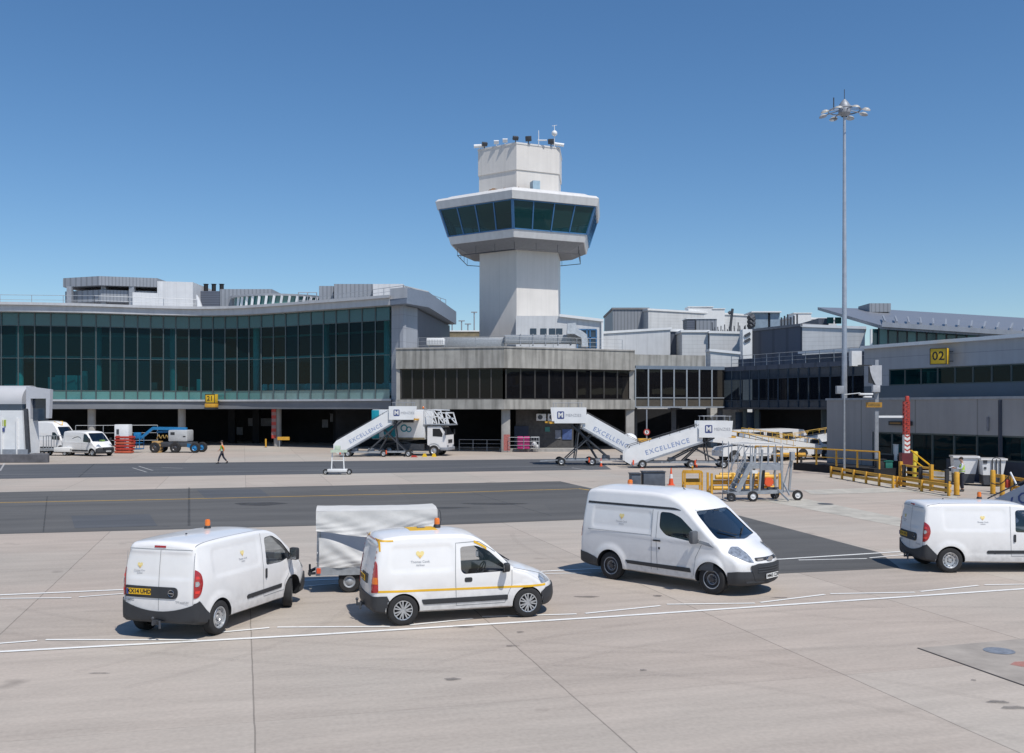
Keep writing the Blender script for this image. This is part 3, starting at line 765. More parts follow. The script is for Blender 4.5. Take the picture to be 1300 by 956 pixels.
ASPH = asphalt_mat('asphalt', (0.110, 0.107, 0.101)); ROADM = asphalt_mat('road_asphalt', (0.088, 0.092, 0.098)); ASPL = asphalt_mat('asphalt_pale', (0.102, 0.100, 0.095))
def sheet(name, pts, z, mt):
    m = MB(); m.quad([(p[0], p[1], z) for p in pts]); return m.build(name, mt, ang=0, kind='structure')
def g2(*p): return [(G(*q).x, G(*q).y) for q in p]
# service road in front of the terminal
A = G(0, 590); B = G(720, 582.5); Cc = G(0, 608); Dd = G(720, 597)
dA = (B-A).normalized(); dC = (Dd-Cc).normalized()
sheet('road', [(A-dA*60)[:2], (A-dA*60 + (Cc-A))[:2], Cc[:2], Dd[:2], (Dd+dC*3.2)[:2], (B+dA*2.4)[:2], B[:2], A[:2]][::1] if False else
      [tuple((Cc-dC*60)[:2]), tuple((Dd+dC*3.2)[:2]), tuple((B+dA*2.4)[:2]), tuple((A-dA*60)[:2])], 0.004, ROADM)
# asphalt band across the apron, then running towards the camera at its right end
Lb = G(0, 677); Lt = G(0, 625); dB = Vector((1, 0.24, 0)).normalized(); dT = Vector((1, 0.26, 0)).normalized()
band = [tuple((Lb-dB*60)[:2]), (5.0, 39.1), (5.6, 31.0), (6.1, 25.6), (6.94, 25.8), (10.4, 26.7), (10.9, 29.6), (9.06, 39.5), (4.2, 52.9), (2.8, 58), tuple((Lt-dT*60)[:2])]
sheet('asphalt_band', band, 0.004, ASPH)
sheet('asphalt_patch', [(-6.4, 57.0-1.6), (-3.0, 36.3), (4.9, 38.9), (6.0, 26.0), (10.3, 26.9), (10.8, 29.6), (9.0, 39.5), (4.15, 52.8), (2.75, 57.7)], 0.008, ASPL)
# paler concrete strips on the right
PALE = mat('pale_concrete', (0.43, 0.405, 0.35), 0.9, var=0.22, scale=1.2)
for i, q in enumerate((((965, 635), (1155, 671), (1155, 660), (1010, 631)), ((1030, 628), (1160, 624.5), (1150, 618.5), (1020, 622)), ((1060, 607), (1215, 634), (1215, 630), (1075, 606)))):
    sheet('concrete_strip', g2(*q), 0.005+0.003*i, PALE)
PATCH = mat('dark_concrete', (0.335, 0.30, 0.262), 0.9, var=0.2, scale=1.5)
sheet('concrete_repair', g2((1165, 823), (1275, 862), (1420, 910), (1420, 800), (1300, 811)), 0.004, PATCH)
GAPM = mat('joint_filler', (0.12, 0.105, 0.10), 0.9)
def stripe(name, pts, w, mt, z=0.012):
    m = MB(); pts = [Vector((p[0], p[1], 0)) for p in pts]; vs = []
    for i, p in enumerate(pts):
        d = (pts[min(len(pts)-1, i+1)]-pts[max(0, i-1)]).normalized(); n = Vector((-d.y, d.x, 0))*w/2
        vs += [(p.x+n.x, p.y+n.y, z), (p.x-n.x, p.y-n.y, z)]
    m.add(vs, [(2*i, 2*i+1, 2*i+3, 2*i+2) for i in range(len(pts)-1)])
    return m.build(name, mt, ang=0, kind='structure')
stripe('concrete_joint', g2((1165, 823), (1275, 862), (1420, 912)), 0.03, GAPM)
WLINE = worn('worn_white_line', (0.80, 0.80, 0.77), 0.85); WFAINT = worn('faint_white_line', (0.62, 0.61, 0.59), 0.45); YLINE = worn('worn_yellow_line', (0.60, 0.36, 0.05), 0.8)
S = lambda a, b, k: tuple(a[i]+(b[i]-a[i])*k for i in range(2))
main = g2((0, 828), (400, 806.4), (780, 783), (1300, 748)); main = [(main[0][0]-12, main[0][1]-3.1)]+main+[(main[-1][0]+14, main[-1][1]+4.3)]
stripe('stand_line', main, 0.12, WLINE)
for a, b in (((-40, 820.5), (47, 813.8)), ((58, 812.8), (250, 812.8)), ((272, 804), (342, 797.5)), ((352, 796.8), (495, 796)), ((520, 794), (600, 786)), ((612, 783.5), (732, 780)), ((743, 779.3), (838.4, 769.5)), ((846.7, 767.7), (958.4, 766.3)), ((965, 765.4), (1047, 755.2)), ((1054, 754.3), (1161.5, 752.4)), ((1168.4, 751.5), (1242, 743.7)), ((1250, 743), (1360, 741))):
    stripe('stand_line', g2(a, b), 0.085, WLINE)
up = g2((0, 755.8), (163, 748.8), (380, 737.6), (687, 725.8), (995, 710), (1143, 700.7)); up = [(up[0][0]-10, up[0][1]-2.4)]+up+[(up[-1][0]+12, up[-1][1]+4.2)]
stripe('stand_line', up, 0.115, WLINE)
for a, b in (((0, 760.3), (90.6, 759.4)), ((100, 758.4), (163, 753.6)), ((172, 752.6), (300, 751)), ((385, 745), (470, 737.5)), ((692, 728.6), (751, 728)), ((760, 727), (860, 719)), ((870, 718), (985, 716)), ((1013.8, 711.4), (1100.6, 709.5)), ((1104, 708.6), (1190, 701))):
    stripe('stand_line', g2(a, b), 0.08, WLINE)
yl = g2((0, 638.4), (200, 634.6), (400, 629.8), (560, 626), (722, 621.2), (735, 620.6), (748, 622.4)); yl = [(yl[0][0]-20, yl[0][1]-4.9)]+yl
stripe('taxi_line', yl, 0.16, YLINE)
rd = g2((0, 603), (400, 597.5), (720, 591.5)); stripe('road_line', rd, 0.10, WFAINT)
for a, b in (((168, 594), (186, 599.5)), ((176, 592), (194, 597.5)), ((205, 593.5), (232, 595)), ((0, 598), (6, 588)), ((250, 583), (412, 577)), ((412, 577), (470, 582)), ((330, 586), (560, 584)), ((726, 594), (765, 600)), ((860, 594), (1050, 628)), ((560, 584), (700, 581)), ((760, 604), (900, 611)), ((900, 606), (1040, 603))):
    stripe('road_line', g2(a, b), 0.12, WFAINT)
m = MB(); c = G(1268.5, 826.7); m.lathe([(0.001, 0.014), (0.23, 0.014), (0.26, 0.009)], c=(c.x, c.y, 0), n=28)
m.build('manhole_cover', mat('worn_iron', (0.27, 0.29, 0.32), 0.5, 0.4, var=0.35, scale=9, bump=0.3), ang=0, kind='structure')
for px, py, r in ((1048, 640, 0.35), (1075, 603, 0.45)):
    m = MB(); c = G(px, py); m.lathe([(0.001, 0.012), (r, 0.012)], c=(c.x, c.y, 0), n=24); m.build('manhole_cover', STEELD, ang=0, kind='structure')
c = G(1298, 844); sheet('painted_mark', [(c.x-0.22, c.y-0.02), (c.x-0.02, c.y-0.22), (c.x+0.4, c.y-0.2), (c.x+0.4, c.y+0.22), (c.x-0.05, c.y+0.16)], 0.012, worn('worn_red_paint', (0.60, 0.16, 0.12), 0.32))
STAIN = worn('rubber_stain', (0.05, 0.05, 0.055), 0.3)
for px, py, rx, ry in ((745, 758, .28, .10), (628, 640, 1.4, .45), (330, 640, 1.1, .8), (560, 645, 1.2, .3), (835, 757, .1, .1)):
    c = G(px, py); m = MB(); m.add([(c.x+rx*math.cos(t)*(1+0.2*math.sin(3*t)), c.y+ry*math.sin(t)*(1+.15*math.cos(5*t)), 0.012) for t in [2*PI*i/20 for i in range(20)]], [tuple(range(20))]); m.build('oil_stain', STAIN, ang=0, kind='structure')

# tyre marks, seams and repairs
TYRE = worn('tyre_mark', (0.06, 0.055, 0.055), 0.03); SEAM = worn('seam_filler', (0.05, 0.05, 0.05), 0.22)
def arc(cx, cy, r, a0, a1, n=18): return [(cx+r*math.cos(R(a0+(a1-a0)*i/n)), cy+r*math.sin(R(a0+(a1-a0)*i/n))) for i in range(n+1)]
for cx, cy, r, a0, a1 in ((-2, 6, 11, 20, 95), (2, 40, 22.5, 235, 285), (9, 8, 12, 60, 140), (-9, 33, 12, 270, 330), (14, 34, 14, 180, 245), (-14, 22, 9, -40, 60), (3, 64, 18, 200, 300), (18, 52, 12, 150, 250)):
    for dr in (0, 1.5): stripe('tyre_mark', arc(cx, cy, r+dr, a0, a1), 0.17, TYRE, 0.010)
for q, w_ in ((((240, 619), (240, 668)), 0.10), (((0, 650), (400, 645)), 0.05), (((60, 630), (55, 676)), 0.05), (((600, 626), (700, 655)), 0.05), (((420, 585), (430, 601)), 0.08), (((120, 589), (100, 606)), 0.08), (((560, 640), (720, 634)), 0.05)):
    stripe('asphalt_seam', g2(*q), w_, SEAM, 0.0105)
for q, mt in ((((250, 622), (330, 621), (345, 632), (262, 633)), ROADM), (((90, 655), (190, 653), (200, 668), (95, 671)), ROADM), (((610, 642), (690, 640), (700, 650), (620, 652)), ASPH)):
    sheet('asphalt_repair', g2(*q), 0.009, mt)
for k in range(13):
    px, py = random.uniform(10, 1290), random.uniform(665, 900); c = G(px, py); rx, ry = random.uniform(.04, .22), random.uniform(.03, .10); m = MB()
    m.add([(c.x+rx*math.cos(t)*(1+0.25*math.sin(3*t+k)), c.y+ry*math.sin(t)*(1+.2*math.cos(4*t+k)), 0.0135) for t in [2*PI*i/14 for i in range(14)]], [tuple(range(14))]); m.build('oil_stain', STAIN, ang=0, kind='structure')
# --- compact van with orange line
spB = dict(x0=-1.94, x1=2.06, h=1.80, belt=0.95, tum=0.115, wr=0.305, track=0.73, rim='cap', rbow=0.05, fbow=0.30, er=0.09, crown=0.05,
    top=[(-1.94, 1.70), (-1.80, 1.77), (-1.0, 1.815), (-0.2, 1.81), (0.10, 1.77), (0.34, 1.66), (0.66, 1.40), (1.00, 1.10), (1.12, 1.06), (1.45, 1.00), (1.78, 0.90), (1.98, 0.78), (2.06, 0.66)],
    bot=[(-1.94, 0.30), (-1.6, 0.25), (1.6, 0.22), (2.06, 0.24)],
    w=[(-1.94, 0.795), (-1.5, 0.825), (0, 0.835), (1.3, 0.825), (1.75, 0.79), (2.06, 0.72)],
    rad=[(-1.94, 0.09), (0.0, 0.10), (0.5, 0.08), (1.2, 0.12), (2.06, 0.16)],
    flean=[(0.2, 0.05), (0.4, 0.0), (0.6, 0.02), (0.8, 0.10), (1.0, 0.25)], rlean=[(0.3, 0.0), (0.7, 0.0), (1.1, 0.04), (1.75, 0.16)],
    arch=[(-1.3, 0.335), (1.3, 0.335)], flare=0.015,
    panels=[(-1.62, -0.26, 1.05, 1.56, 0.014)], creases=[(-1.8, 1.5, lambda x: 0.70, 0.004)],
    rpanels=[(-0.62, 0.62, 1.08, 1.58, 0.01)],
    cab0=-0.20, cab1=0.92, seat=0.02, dash=0.98, seatm=mat('blue_grey_seat', (0.04, 0.09, 0.16), 0.9),
    win=rpoly([(-0.125, 1.03), (-0.13, 1.50), (0.20, 1.52), (0.46, 1.41), (0.83, 1.07), (0.80, 0.98), (-0.06, 0.96)], [0.07, 0.06, 0.06, 0.08, 0.05, 0.04, 0.05]),
    screen=rpoly([(-0.64, 1.10), (-0.54, 1.60), (0.54, 1.60), (0.64, 1.10), (0, 1.07)], [0.06, 0.1, 0.1, 0.06, 0]), screen_x=0.30,
    mirror=(0.76, 1.02), mirh=0.17, sglass=glass('van_glass_clear', (0.94, 0.95, 0.95), 1.0),
    shells=[('side_trim', BLACKP, rpoly([(-0.90, 0.40), (-0.93, 0.50), (0.86, 0.50), (0.86, 0.40)], [0.04, 0.01, 0.02, 0.02]), 'side', 0.014, 'sides'),
            ('side_stripe', YELS, [(-1.80, 0.672), (-1.80, 0.714), (1.72, 0.662), (1.72, 0.620)], 'side', 0.005, 'sides'),
            ('corner_mark', YELS, [(-1.76, 1.655), (-1.76, 1.685), (-1.48, 1.685), (-1.48, 1.655)], 'side', 0.005, 'sides'),
            ('corner_mark', YELS, [(-1.76, 1.47), (-1.76, 1.685), (-1.73, 1.685), (-1.73, 1.47)], 'side', 0.006, 'sides'),
            ('tail_light', REDL, rpoly([(-2.0, 0.66), (-2.0, 1.32), (-1.90, 1.36), (-1.80, 1.26), (-1.79, 0.68)], [0, 0, 0.05, 0.06, 0.03]), 'side', 0.012, 'sides', 0.70),
            ('headlight', CLRL, rpoly([(1.60, 0.68), (1.55, 0.80), (1.72, 0.87), (2.1, 0.80), (2.1, 0.66)], 0.03), 'side', 0.010, 'sides', 0.42),
            ('door_handle', BLACKP, rpoly([(-0.05, 0.80), (-0.05, 0.89), (0.11, 0.89), (0.11, 0.80)], 0.035), 'side', 0.008, 'sides'),
            ('roof_label', YELS, [(-1.05, -0.30), (-1.05, 0.30), (-0.48, 0.30), (-0.48, -0.30)], 'top', 0.006, (0, 0, 1)),
            ],
    bumpers=[('rear_bumper', [(-2.1, 0.2), (-2.1, 0.60), (-1.62, 0.60), (-1.55, 0.45), (-1.55, 0.2)], 'side'),
             ('front_bumper', [(1.55, 0.2), (1.60, 0.50), (1.72, 0.585), (2.2, 0.60), (2.2, 0.2)], 'side')],
    gaps=[[(-0.22, 0.34), (-0.24, 1.0), (-0.22, 1.58), (0.26, 1.60), (0.60, 1.38)], [(0.95, 1.0), (0.95, 0.70), (0.86, 0.50), (0.80, 0.34)], [(-0.22, 0.34), (0.80, 0.34)],
          [(0.98, 1.04), (1.45, 0.93), (1.60, 0.88)]])
def extraB(sp, root, base):
    for s in (-1, 1):
        heart_logo(sp, root, -0.95, 1.38, 0.165, 'side', s=s)
        m = MB(); pts = [(0.28, 1.665), (0.56, 1.50)]
        z = lambda x: pchip(sp['top'], x)-0.10
        vs = []
        for i in range(8):
            x = 0.16+0.26*i/7
            for dz in (-0.02, 0.03): vs.append((x, s*(half_w(sp, x, z(x)+dz-0.06)+0.008), z(x)+dz-0.06))
        m.add(vs, [(2*i, 2*i+1, 2*i+3, 2*i+2) for i in range(7)]); m.build('corner_mark', YELS, root, ang=0)
        b = shell(base, rpoly([(-2.0, 0.84), (-2.0, 0.97), (-1.80, 0.97), (-1.80, 0.84)], 0.0), 'side', 0.017, ANY, 0.01, [((0, s*0.72, 0), (0, -s, 0))]); from_bm(b, 'turn_lamp', ORL, root)
    # red and white marks round the rear doors, grey rear doors gap
    m = MB()
    for y in [k*0.12-0.66 for k in range(12)]:
        zz = 1.66; vs = []
        for (dy, dz) in ((0, 0), (0.06, 0), (0.06, 0.035), (0, 0.035)): vs.append((rear_x(sp, zz+dz, y+dy)-0.005, y+dy, zz+dz))
        m.add(vs, [(0, 1, 2, 3)])
    for k in range(9):
        z0 = 0.66+0.11*k
        for s in (-1, 1):
            vs = [(rear_x(sp, z, s*0.68)-0.006, s*yy, z) for z, yy in ((z0, 0.66), (z0, 0.70), (z0+0.05, 0.70), (z0+0.05, 0.66))]; m.add(vs, [(0, 1, 2, 3)])
    m.build('marker_tape', REDP, root, ang=0, merge=False)
    m = MB()
    vs = []
    for i in range(15):
        z = 0.60+1.02*i/14; x = rear_x(sp, z, -0.05)-0.004; vs += [(x, -0.056, z), (x, -0.044, z)]
    m.add(vs, [(2*i, 2*i+1, 2*i+3, 2*i+2) for i in range(14)]); m.build('door_gap', GAP, root, ang=0)
    from_bm(shell(base, rpoly([(-0.36, 0.80), (-0.36, 0.98), (0.22, 0.98), (0.22, 0.80)], 0.03), 'end', 0.016, (-1, 0, 0), 0.012), 'plate_housing', BLACKP, root)
    X = rear_x(sp, 0.88)-0.022
    plate(root, frame((X, 0.06, 0.885), (0, -1, 0), (0, 0, 1)), 'NX07 KFA', PLATEY)
    m = MB(); m.cbox((-0.76, 0, 1.835), (0.16, 0.10, 0.012)); m.build('roof_hatch_mark', STEEL, root)
    beacon(root, -0.42, 0.0, 1.815, 0.20, 0.065)
    tow_hook(root, -1.98)
    m = MB()
    for s in (-1, 1): m.bar((1.10, s*0.15, 1.09), (0.92, s*0.15+0.45, 1.22), 0.02, 0.015)
    m.build('wiper', BLACKP, root)
spB['extra'] = extraB

# --- larger panel van with raised roof
def topC(): return [(-2.52, 2.16), (-2.35, 2.24), (-1.4, 2.31), (-0.4, 2.31), (0.10, 2.25), (0.45, 2.12), (0.76, 1.95), (1.10, 1.68), (1.50, 1.36), (1.66, 1.27), (1.85, 1.22), (2.15, 1.12), (2.36, 1.0), (2.456, 0.86)]
spC = dict(x0=-2.52, x1=2.456, h=2.30, belt=1.16, tum=0.17, wr=0.345, track=0.86, rim='black', rbow=0.05, fbow=0.34, er=0.08, crown=0.07,
    top=[(-2.52, 2.22), (-2.42, 2.28), (-1.9, 2.315), (-0.4, 2.32), (0.15, 2.28), (0.50, 2.16), (0.78, 1.97), (1.10, 1.69), (1.50, 1.36), (1.66, 1.27), (1.85, 1.22), (2.15, 1.12), (2.36, 1.0), (2.456, 0.86)], bot=[(-2.52, 0.36), (-2.1, 0.30), (1.9, 0.26), (2.456, 0.26)],
    w=[(-2.52, 0.945), (-2.0, 0.975), (0, 0.985), (1.5, 0.975), (2.0, 0.94), (2.456, 0.86)],
    rad=[(-2.52, 0.12), (-0.2, 0.13), (0.7, 0.14), (1.5, 0.12), (2.456, 0.18)],
    flean=[(0.2, 0.10), (0.45, 0.0), (0.65, 0.0), (0.9, 0.10), (1.15, 0.30)], rlean=[(0.3, 0.0), (0.8, 0.0), (1.2, 0.04), (2.2, 0.14)],
    arch=[(-1.4665, 0.41), (1.4665, 0.41)], flare=0.035,
    panels=[(-2.10, -0.22, 1.28, 1.80, 0.016)], creases=[(-2.2, 1.6, lambda x: 1.17-0.02*x, -0.010), (-0.9, 1.0, lambda x: 0.62, 0.004)],
    cab0=-0.15, cab1=1.52, seat=0.40, dash=1.16,
    win=rpoly([(0.02, 1.42), (0.02, 1.80), (0.32, 1.80), (0.60, 1.71), (0.98, 1.42), (1.16, 1.20), (0.95, 1.17), (0.22, 1.25)], [0.08, 0.08, 0.08, 0.1, 0.08, 0.03, 0.03, 0.10]),
    screen=rpoly([(-0.80, 1.27), (-0.70, 1.86), (0.70, 1.86), (0.80, 1.27), (0, 1.22)], [0.06, 0.12, 0.12, 0.06, 0]), screen_x=0.86,
    mirror=(1.08, 1.24), mirh=0.30, mircol=mat('mirror_shell', (0.10, 0.105, 0.115), 0.4), sglass=VGLASSD, track_=0.86,
    shells=[('side_trim', BLACKP, rpoly([(-0.92, 0.47), (-0.98, 0.55), (0.90, 0.55), (0.94, 0.46), (0.92, 0.45)], 0.01), 'side', 0.016, 'sides'),
            ('roof_stripe', BLACKP, rpoly([(-2.25, 1.865), (-2.25, 1.92), (0.42, 1.92), (0.62, 1.865)], [0.02, 0.02, 0.1, 0.05]), 'side', 0.006, 'sides'),
            ('tail_light', REDL, rpoly([(-2.6, 1.0), (-2.6, 1.62), (-2.42, 1.62), (-2.42, 1.0)], [0, 0, 0.05, 0.05]), 'side', 0.012, 'sides', 0.80),
            ('door_handle', BLACKP, rpoly([(-0.14, 1.09), (-0.14, 1.13), (0.08, 1.13), (0.08, 1.09)], 0.02), 'side', 0.03, 'sides'),
            ('headlight', CLRL, rpoly([(1.84, 0.98), (1.80, 1.10), (1.95, 1.08), (2.28, 0.92), (2.5, 0.82), (2.5, 0.74), (2.25, 0.78)], 0.02), 'side', 0.012, 'sides', 0.50),
            ],
    bumpers=[('rear_bumper', [(-2.6, 0.2), (-2.6, 0.66), (-2.2, 0.60), (-1.85, 0.50), (-1.85, 0.2)], 'side'),
             ('front_bumper', [(1.85, 0.2), (1.88, 0.55), (2.1, 0.58), (2.6, 0.56), (2.6, 0.2)], 'side')],
    gaps=[[(-0.20, 0.40), (-0.20, 1.84)], [(-0.02, 0.40), (-0.06, 1.2), (-0.05, 1.80)], [(1.22, 1.12), (1.05, 0.80), (1.02, 0.40)], [(-2.2, 1.22), (-0.2, 1.22)]])
def extraC(sp, root, base):
    fx = lambda z, y=0: sp['x1']-pchip(sp['flean'], z)-sp['fbow']*(y/pchip(sp['w'], sp['x1']))**2
    from_bm(shell(base, rpoly([(-0.50, 0.36), (-0.62, 0.70), (-0.40, 0.74), (0.40, 0.74), (0.62, 0.70), (0.50, 0.36)], 0.05), 'end', 0.030, (1, 0, 0), 0.01), 'grille', BLACKP, root)
    m = MB()
    for k in range(3):
        z = 0.56+0.055*k
        pts = [(fx(z, y)+0.035, y, z) for y in [-0.46+0.092*i for i in range(11)]]
        for a, b in zip(pts[:-1], pts[1:]): m.bar(a, b, 0.02, 0.014)
    m.build('grille_bars', STEELD, root)
    from_bm(shell(base, rpoly([(-0.44, 0.80), (-0.42, 0.865), (0.42, 0.865), (0.44, 0.80)], 0.02), 'end', 0.012, (1, 0, 0), 0.008), 'upper_grille', BLACKP, root)
    m = MB(); z = 0.832
    for y0, y1 in ((-0.41, -0.24), (0.24, 0.41), (-0.14, 0.14)):
        pts = [(fx(z, y)+0.026, y, z) for y in [y0+(y1-y0)*i/4 for i in range(5)]]
        for a, b in zip(pts[:-1], pts[1:]): m.bar(a, b, 0.01, 0.045)
    m.build('grille_bars', CHROME, root)
    m = MB(); m.T = Matrix.Translation((fx(z)+0.04, 0, z)) @ Matrix.Diagonal((1, 1.9, 0.85, 1)); m.lathe([(0.062, -0.01), (0.062, 0.008), (0.001, 0.010)], 'x', n=20); m.build('badge', CHROME, root)
    plate(root, frame((fx(0.46)+0.032, 0, 0.455), (0, 1, 0), (0, 0, 1)), 'MM65 CZR', PLATEW)
    m = MB()
    pts = [(fx(0.34, y)+0.02, y, 0.34) for y in [-0.7+0.14*i for i in range(11)]]
    for a, b in zip(pts[:-1], pts[1:]): m.bar(a, b, 0.03, 0.05)
    m.build('bumper_lip', BLACKP, root)
    for s in (-1, 1):
        heart_logo(sp, root, -1.14, 1.60, 0.15, 'side', s=s)
        m = MB()
        for a, b in (((1.62, 0.1*s, 1.31), (1.40, 0.55*s, 1.44)),): m.bar(a, b, 0.025, 0.02)
        m.build('wiper', BLACKP, root)
        b = shell(base, rpoly([(1.10, 1.16), (1.18, 1.22), (1.42, 1.18), (1.55, 1.08)], 0.01), 'side', 0.006, (0, s, 0), 0.005); from_bm(b, 'quarter_panel', STEEL, root)
        m = MB(); m.cbox((0.03, s*(half_w(sp, 0.03, 1.0)), 0.93), (0.05, 0.02, 0.05)); m.build('door_lock', BLACKP, root)
    m = MB(); m.cbox((0.92, 0.1, 1.80), (0.04, 0.24, 0.06)); m.build('interior_mirror', BLACKP, root)
    m = MB(); m.cbox((0.82, -0.42, 1.82), (0.05, 0.5, 0.14), ry=0.6); m.cbox((0.82, 0.42, 1.82), (0.05, 0.5, 0.14), ry=0.6); m.build('sun_visor', WHITE2, root)
    beacon(root, -1.85, 0.35, 2.25, 0.16, 0.075)
    m = MB(); m.tube((0.2, 0, 2.22), (0.05, 0, 2.32), 0.012); m.lathe([(0.05, 0), (0.03, 0.03), (0.001, 0.04)], c=(0.2, 0, 2.215), n=12); m.build('aerial', BLACKP, root)
spC['extra'] = extraC

vanA = make_van(spA, 'white small van seen from behind, with yellow number plate and turned front wheels', 'vans on the apron')
vanB = make_van(spB, 'white compact van with orange line along its side, beside the canvas covered trailer', 'vans on the apron')
vanC = make_van(spC, 'white high roof panel van with black bumpers, largest of the vans in front', 'vans on the apron')
def seat_on(van, rear_px, front_px, wr_track, near_side=-1):
    """put the van where the photograph shows the contact points of its two near wheels"""
    a = G(*rear_px); b = G(*front_px); d = (b-a); ang = math.atan2(d.y, d.x)
    mid = (a+b)/2; n = Vector((-math.sin(ang), math.cos(ang), 0))
    van.location = mid + n*wr_track*(1 if near_side < 0 else -1); van.rotation_euler = (0, 0, ang)
seat_on(vanA, (278, 804.5), (365.5, 770.5), 0.80)
seat_on(vanB, (511.6, 794.4), (670, 783.6), 0.80)
seat_on(vanC, (776.3, 735.3), (903.4, 754.6), 0.93)
a = G(1206.5, 727.5); ang = R(0.5)
vanA2 = dup(vanA, (0, 0, 0), ang, 'white small van cut off by the right edge of the photo', 'vans on the apron')
vanA2.location = a + Vector((1.3775, 0.87, 0))
for o in [o for o in bpy.data.objects if o.parent == vanA2]:
    if o.name.startswith('wheel') and o.data.name: pass
# ---------------------------------------------------------------- terminal buildings
CONC = mat('weathered_concrete', (0.36, 0.35, 0.32), 0.88, var=0.16, scale=0.8, bump=0.25, bscale=14, streak=0.42)
CONCP = mat('smooth_concrete', (0.36, 0.35, 0.33), 0.85, var=0.12, scale=1.5, streak=0.2)
ALU = mat('pale_fascia', (0.50, 0.51, 0.53), 0.4, 0.1, var=0.06, scale=0.6, streak=0.1)
CLADG = ribbed('grey_panel_cladding', (0.33, 0.35, 0.385), 0.5, 1.35, 'h', 0.35, gap=0.025, streak=0.08)
CLADA = ribbed('annex_cladding', (0.29, 0.285, 0.29), 0.5, 2.4, 'v', 0.35, gap=0.02, streak=0.08)
CLADD = ribbed('dark_panel_cladding', (0.17, 0.185, 0.21), 0.5, 2.4, 'v', 0.4, gap=0.02)
WCLAD = ribbed('white_sheet_cladding', (0.60, 0.61, 0.61), 0.5, 0.45, 'h', 0.14, gap=0.12, streak=0.12)
WCLADV = ribbed('white_standing_cladding', (0.60, 0.61, 0.62), 0.5, 1.3, 'v', 0.10, gap=0.05, streak=0.10)
GRIB = ribbed('grey_ribbed_sheet', (0.26, 0.28, 0.31), 0.5, 0.5, 'v', 0.3, gap=0.3)
SLATE = ribbed('slate_sheet', (0.085, 0.10, 0.135), 0.5, 0.6, 'v', 0.25, gap=0.2)
SLATEH = ribbed('slate_louvre', (0.10, 0.115, 0.15), 0.5, 0.3, 'h', 0.4, gap=0.3)
TOWER = ribbed('tower_panel', (0.66, 0.63, 0.59), 0.5, 0.85, 'v', 0.06, var=0.03, gap=0.05, streak=0.05)
TOWERL = mat('tower_fascia', (0.64, 0.635, 0.625), 0.55, var=0.05, scale=1.5, streak=0.07)
ROOFG = mat('roof_membrane', (0.22, 0.22, 0.23), 0.8, var=0.15)
MULL = mat('mullion_grey', (0.085, 0.11, 0.115), 0.45, 0.3, var=0.1)
MULLL = mat('mullion_pale', (0.30, 0.33, 0.36), 0.45, 0.2, var=0.1)
MBLUE = mat('mullion_blue', (0.05, 0.16, 0.33), 0.4, var=0.1)
TGLASS = glass('teal_glass', (0.08, 0.36, 0.40), 0.35, opaque=0.3, ocol=(0.003, 0.032, 0.045))
TGL = [TGLASS, glass('teal_glass_clearer', (0.11, 0.46, 0.50), 0.5, opaque=0.12, ocol=(0.003, 0.032, 0.045)), glass('teal_glass_denser', (0.07, 0.31, 0.35), 0.35, opaque=0.45, ocol=(0.004, 0.034, 0.047))]
TSPAN = mat('teal_spandrel', (0.06, 0.19, 0.19), 0.15, var=0.15, scale=0.5, coat=0.6)
TSPANREFL = mat('teal_spandrel_reflection', (0.15, 0.26, 0.26), 0.15, var=0.3, scale=0.3, coat=0.6)  # pale reflection on the lower panes is put into this colour
TSPAND = mat('teal_spandrel_dark', (0.02, 0.085, 0.095), 0.12, var=0.15, scale=0.5, coat=0.6)
BGLASS = glass('bronze_glass', (0.26, 0.23, 0.19), 0.5, opaque=0.65, ocol=(0.012, 0.012, 0.014))
NGLASS = glass('navy_glass', (0.20, 0.26, 0.32), 0.6, opaque=0.6, ocol=(0.010, 0.015, 0.025))
NSPAN = mat('navy_spandrel', (0.030, 0.048, 0.075), 0.2, var=0.15, coat=0.5)
CABGL = glass('cab_glass', (0.25, 0.45, 0.46), 0.7, opaque=0.6, ocol=(0.018, 0.070, 0.075))
INWALL = mat('interior_wall', (0.07, 0.095, 0.11), 0.8, var=0.3, scale=0.4)
INFLOOR = mat('interior_floor', (0.45, 0.46, 0.44), 0.5, var=0.15, scale=0.4)
INCOL = mat('interior_column', (0.8, 0.82, 0.80), 0.6)
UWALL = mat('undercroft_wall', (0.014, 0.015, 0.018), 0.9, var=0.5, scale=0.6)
USIGN = mat('undercroft_sign', (0.20, 0.21, 0.24), 0.6, var=0.3, scale=3)
BRONZ = mat('bronze_frame', (0.07, 0.062, 0.055), 0.4, 0.4, var=0.15)
TAN = mat('tan_wall', (0.22, 0.18, 0.11), 0.7, var=0.3, scale=0.8)

def rail(name, label, pts, h=1.1, step=2.2, r=0.025, m=GALV, cat='railing', bars=2, group=None):
    root = thing(name, label, cat, tuple(Vector(pts[0])), group=group)
    mb = MB(); mb.path([Vector(p)+Vector((0, 0, h)) for p in pts], r)
    for k in range(1, bars+1): mb.path([Vector(p)+Vector((0, 0, h*k/(bars+1))) for p in pts], r*0.7)
    mb.build('rails', m, root, world=True)
    for a, b in zip(pts[:-1], pts[1:]):
        a = Vector(a); b = Vector(b); n = max(1, round((b-a).length/step))
        for i in range(n+1):
            p = a.lerp(b, i/n); q = MB(); q.tube(p, p+Vector((0, 0, h)), r*1.2, 6); q.build('post', m, root, world=True)
    return root

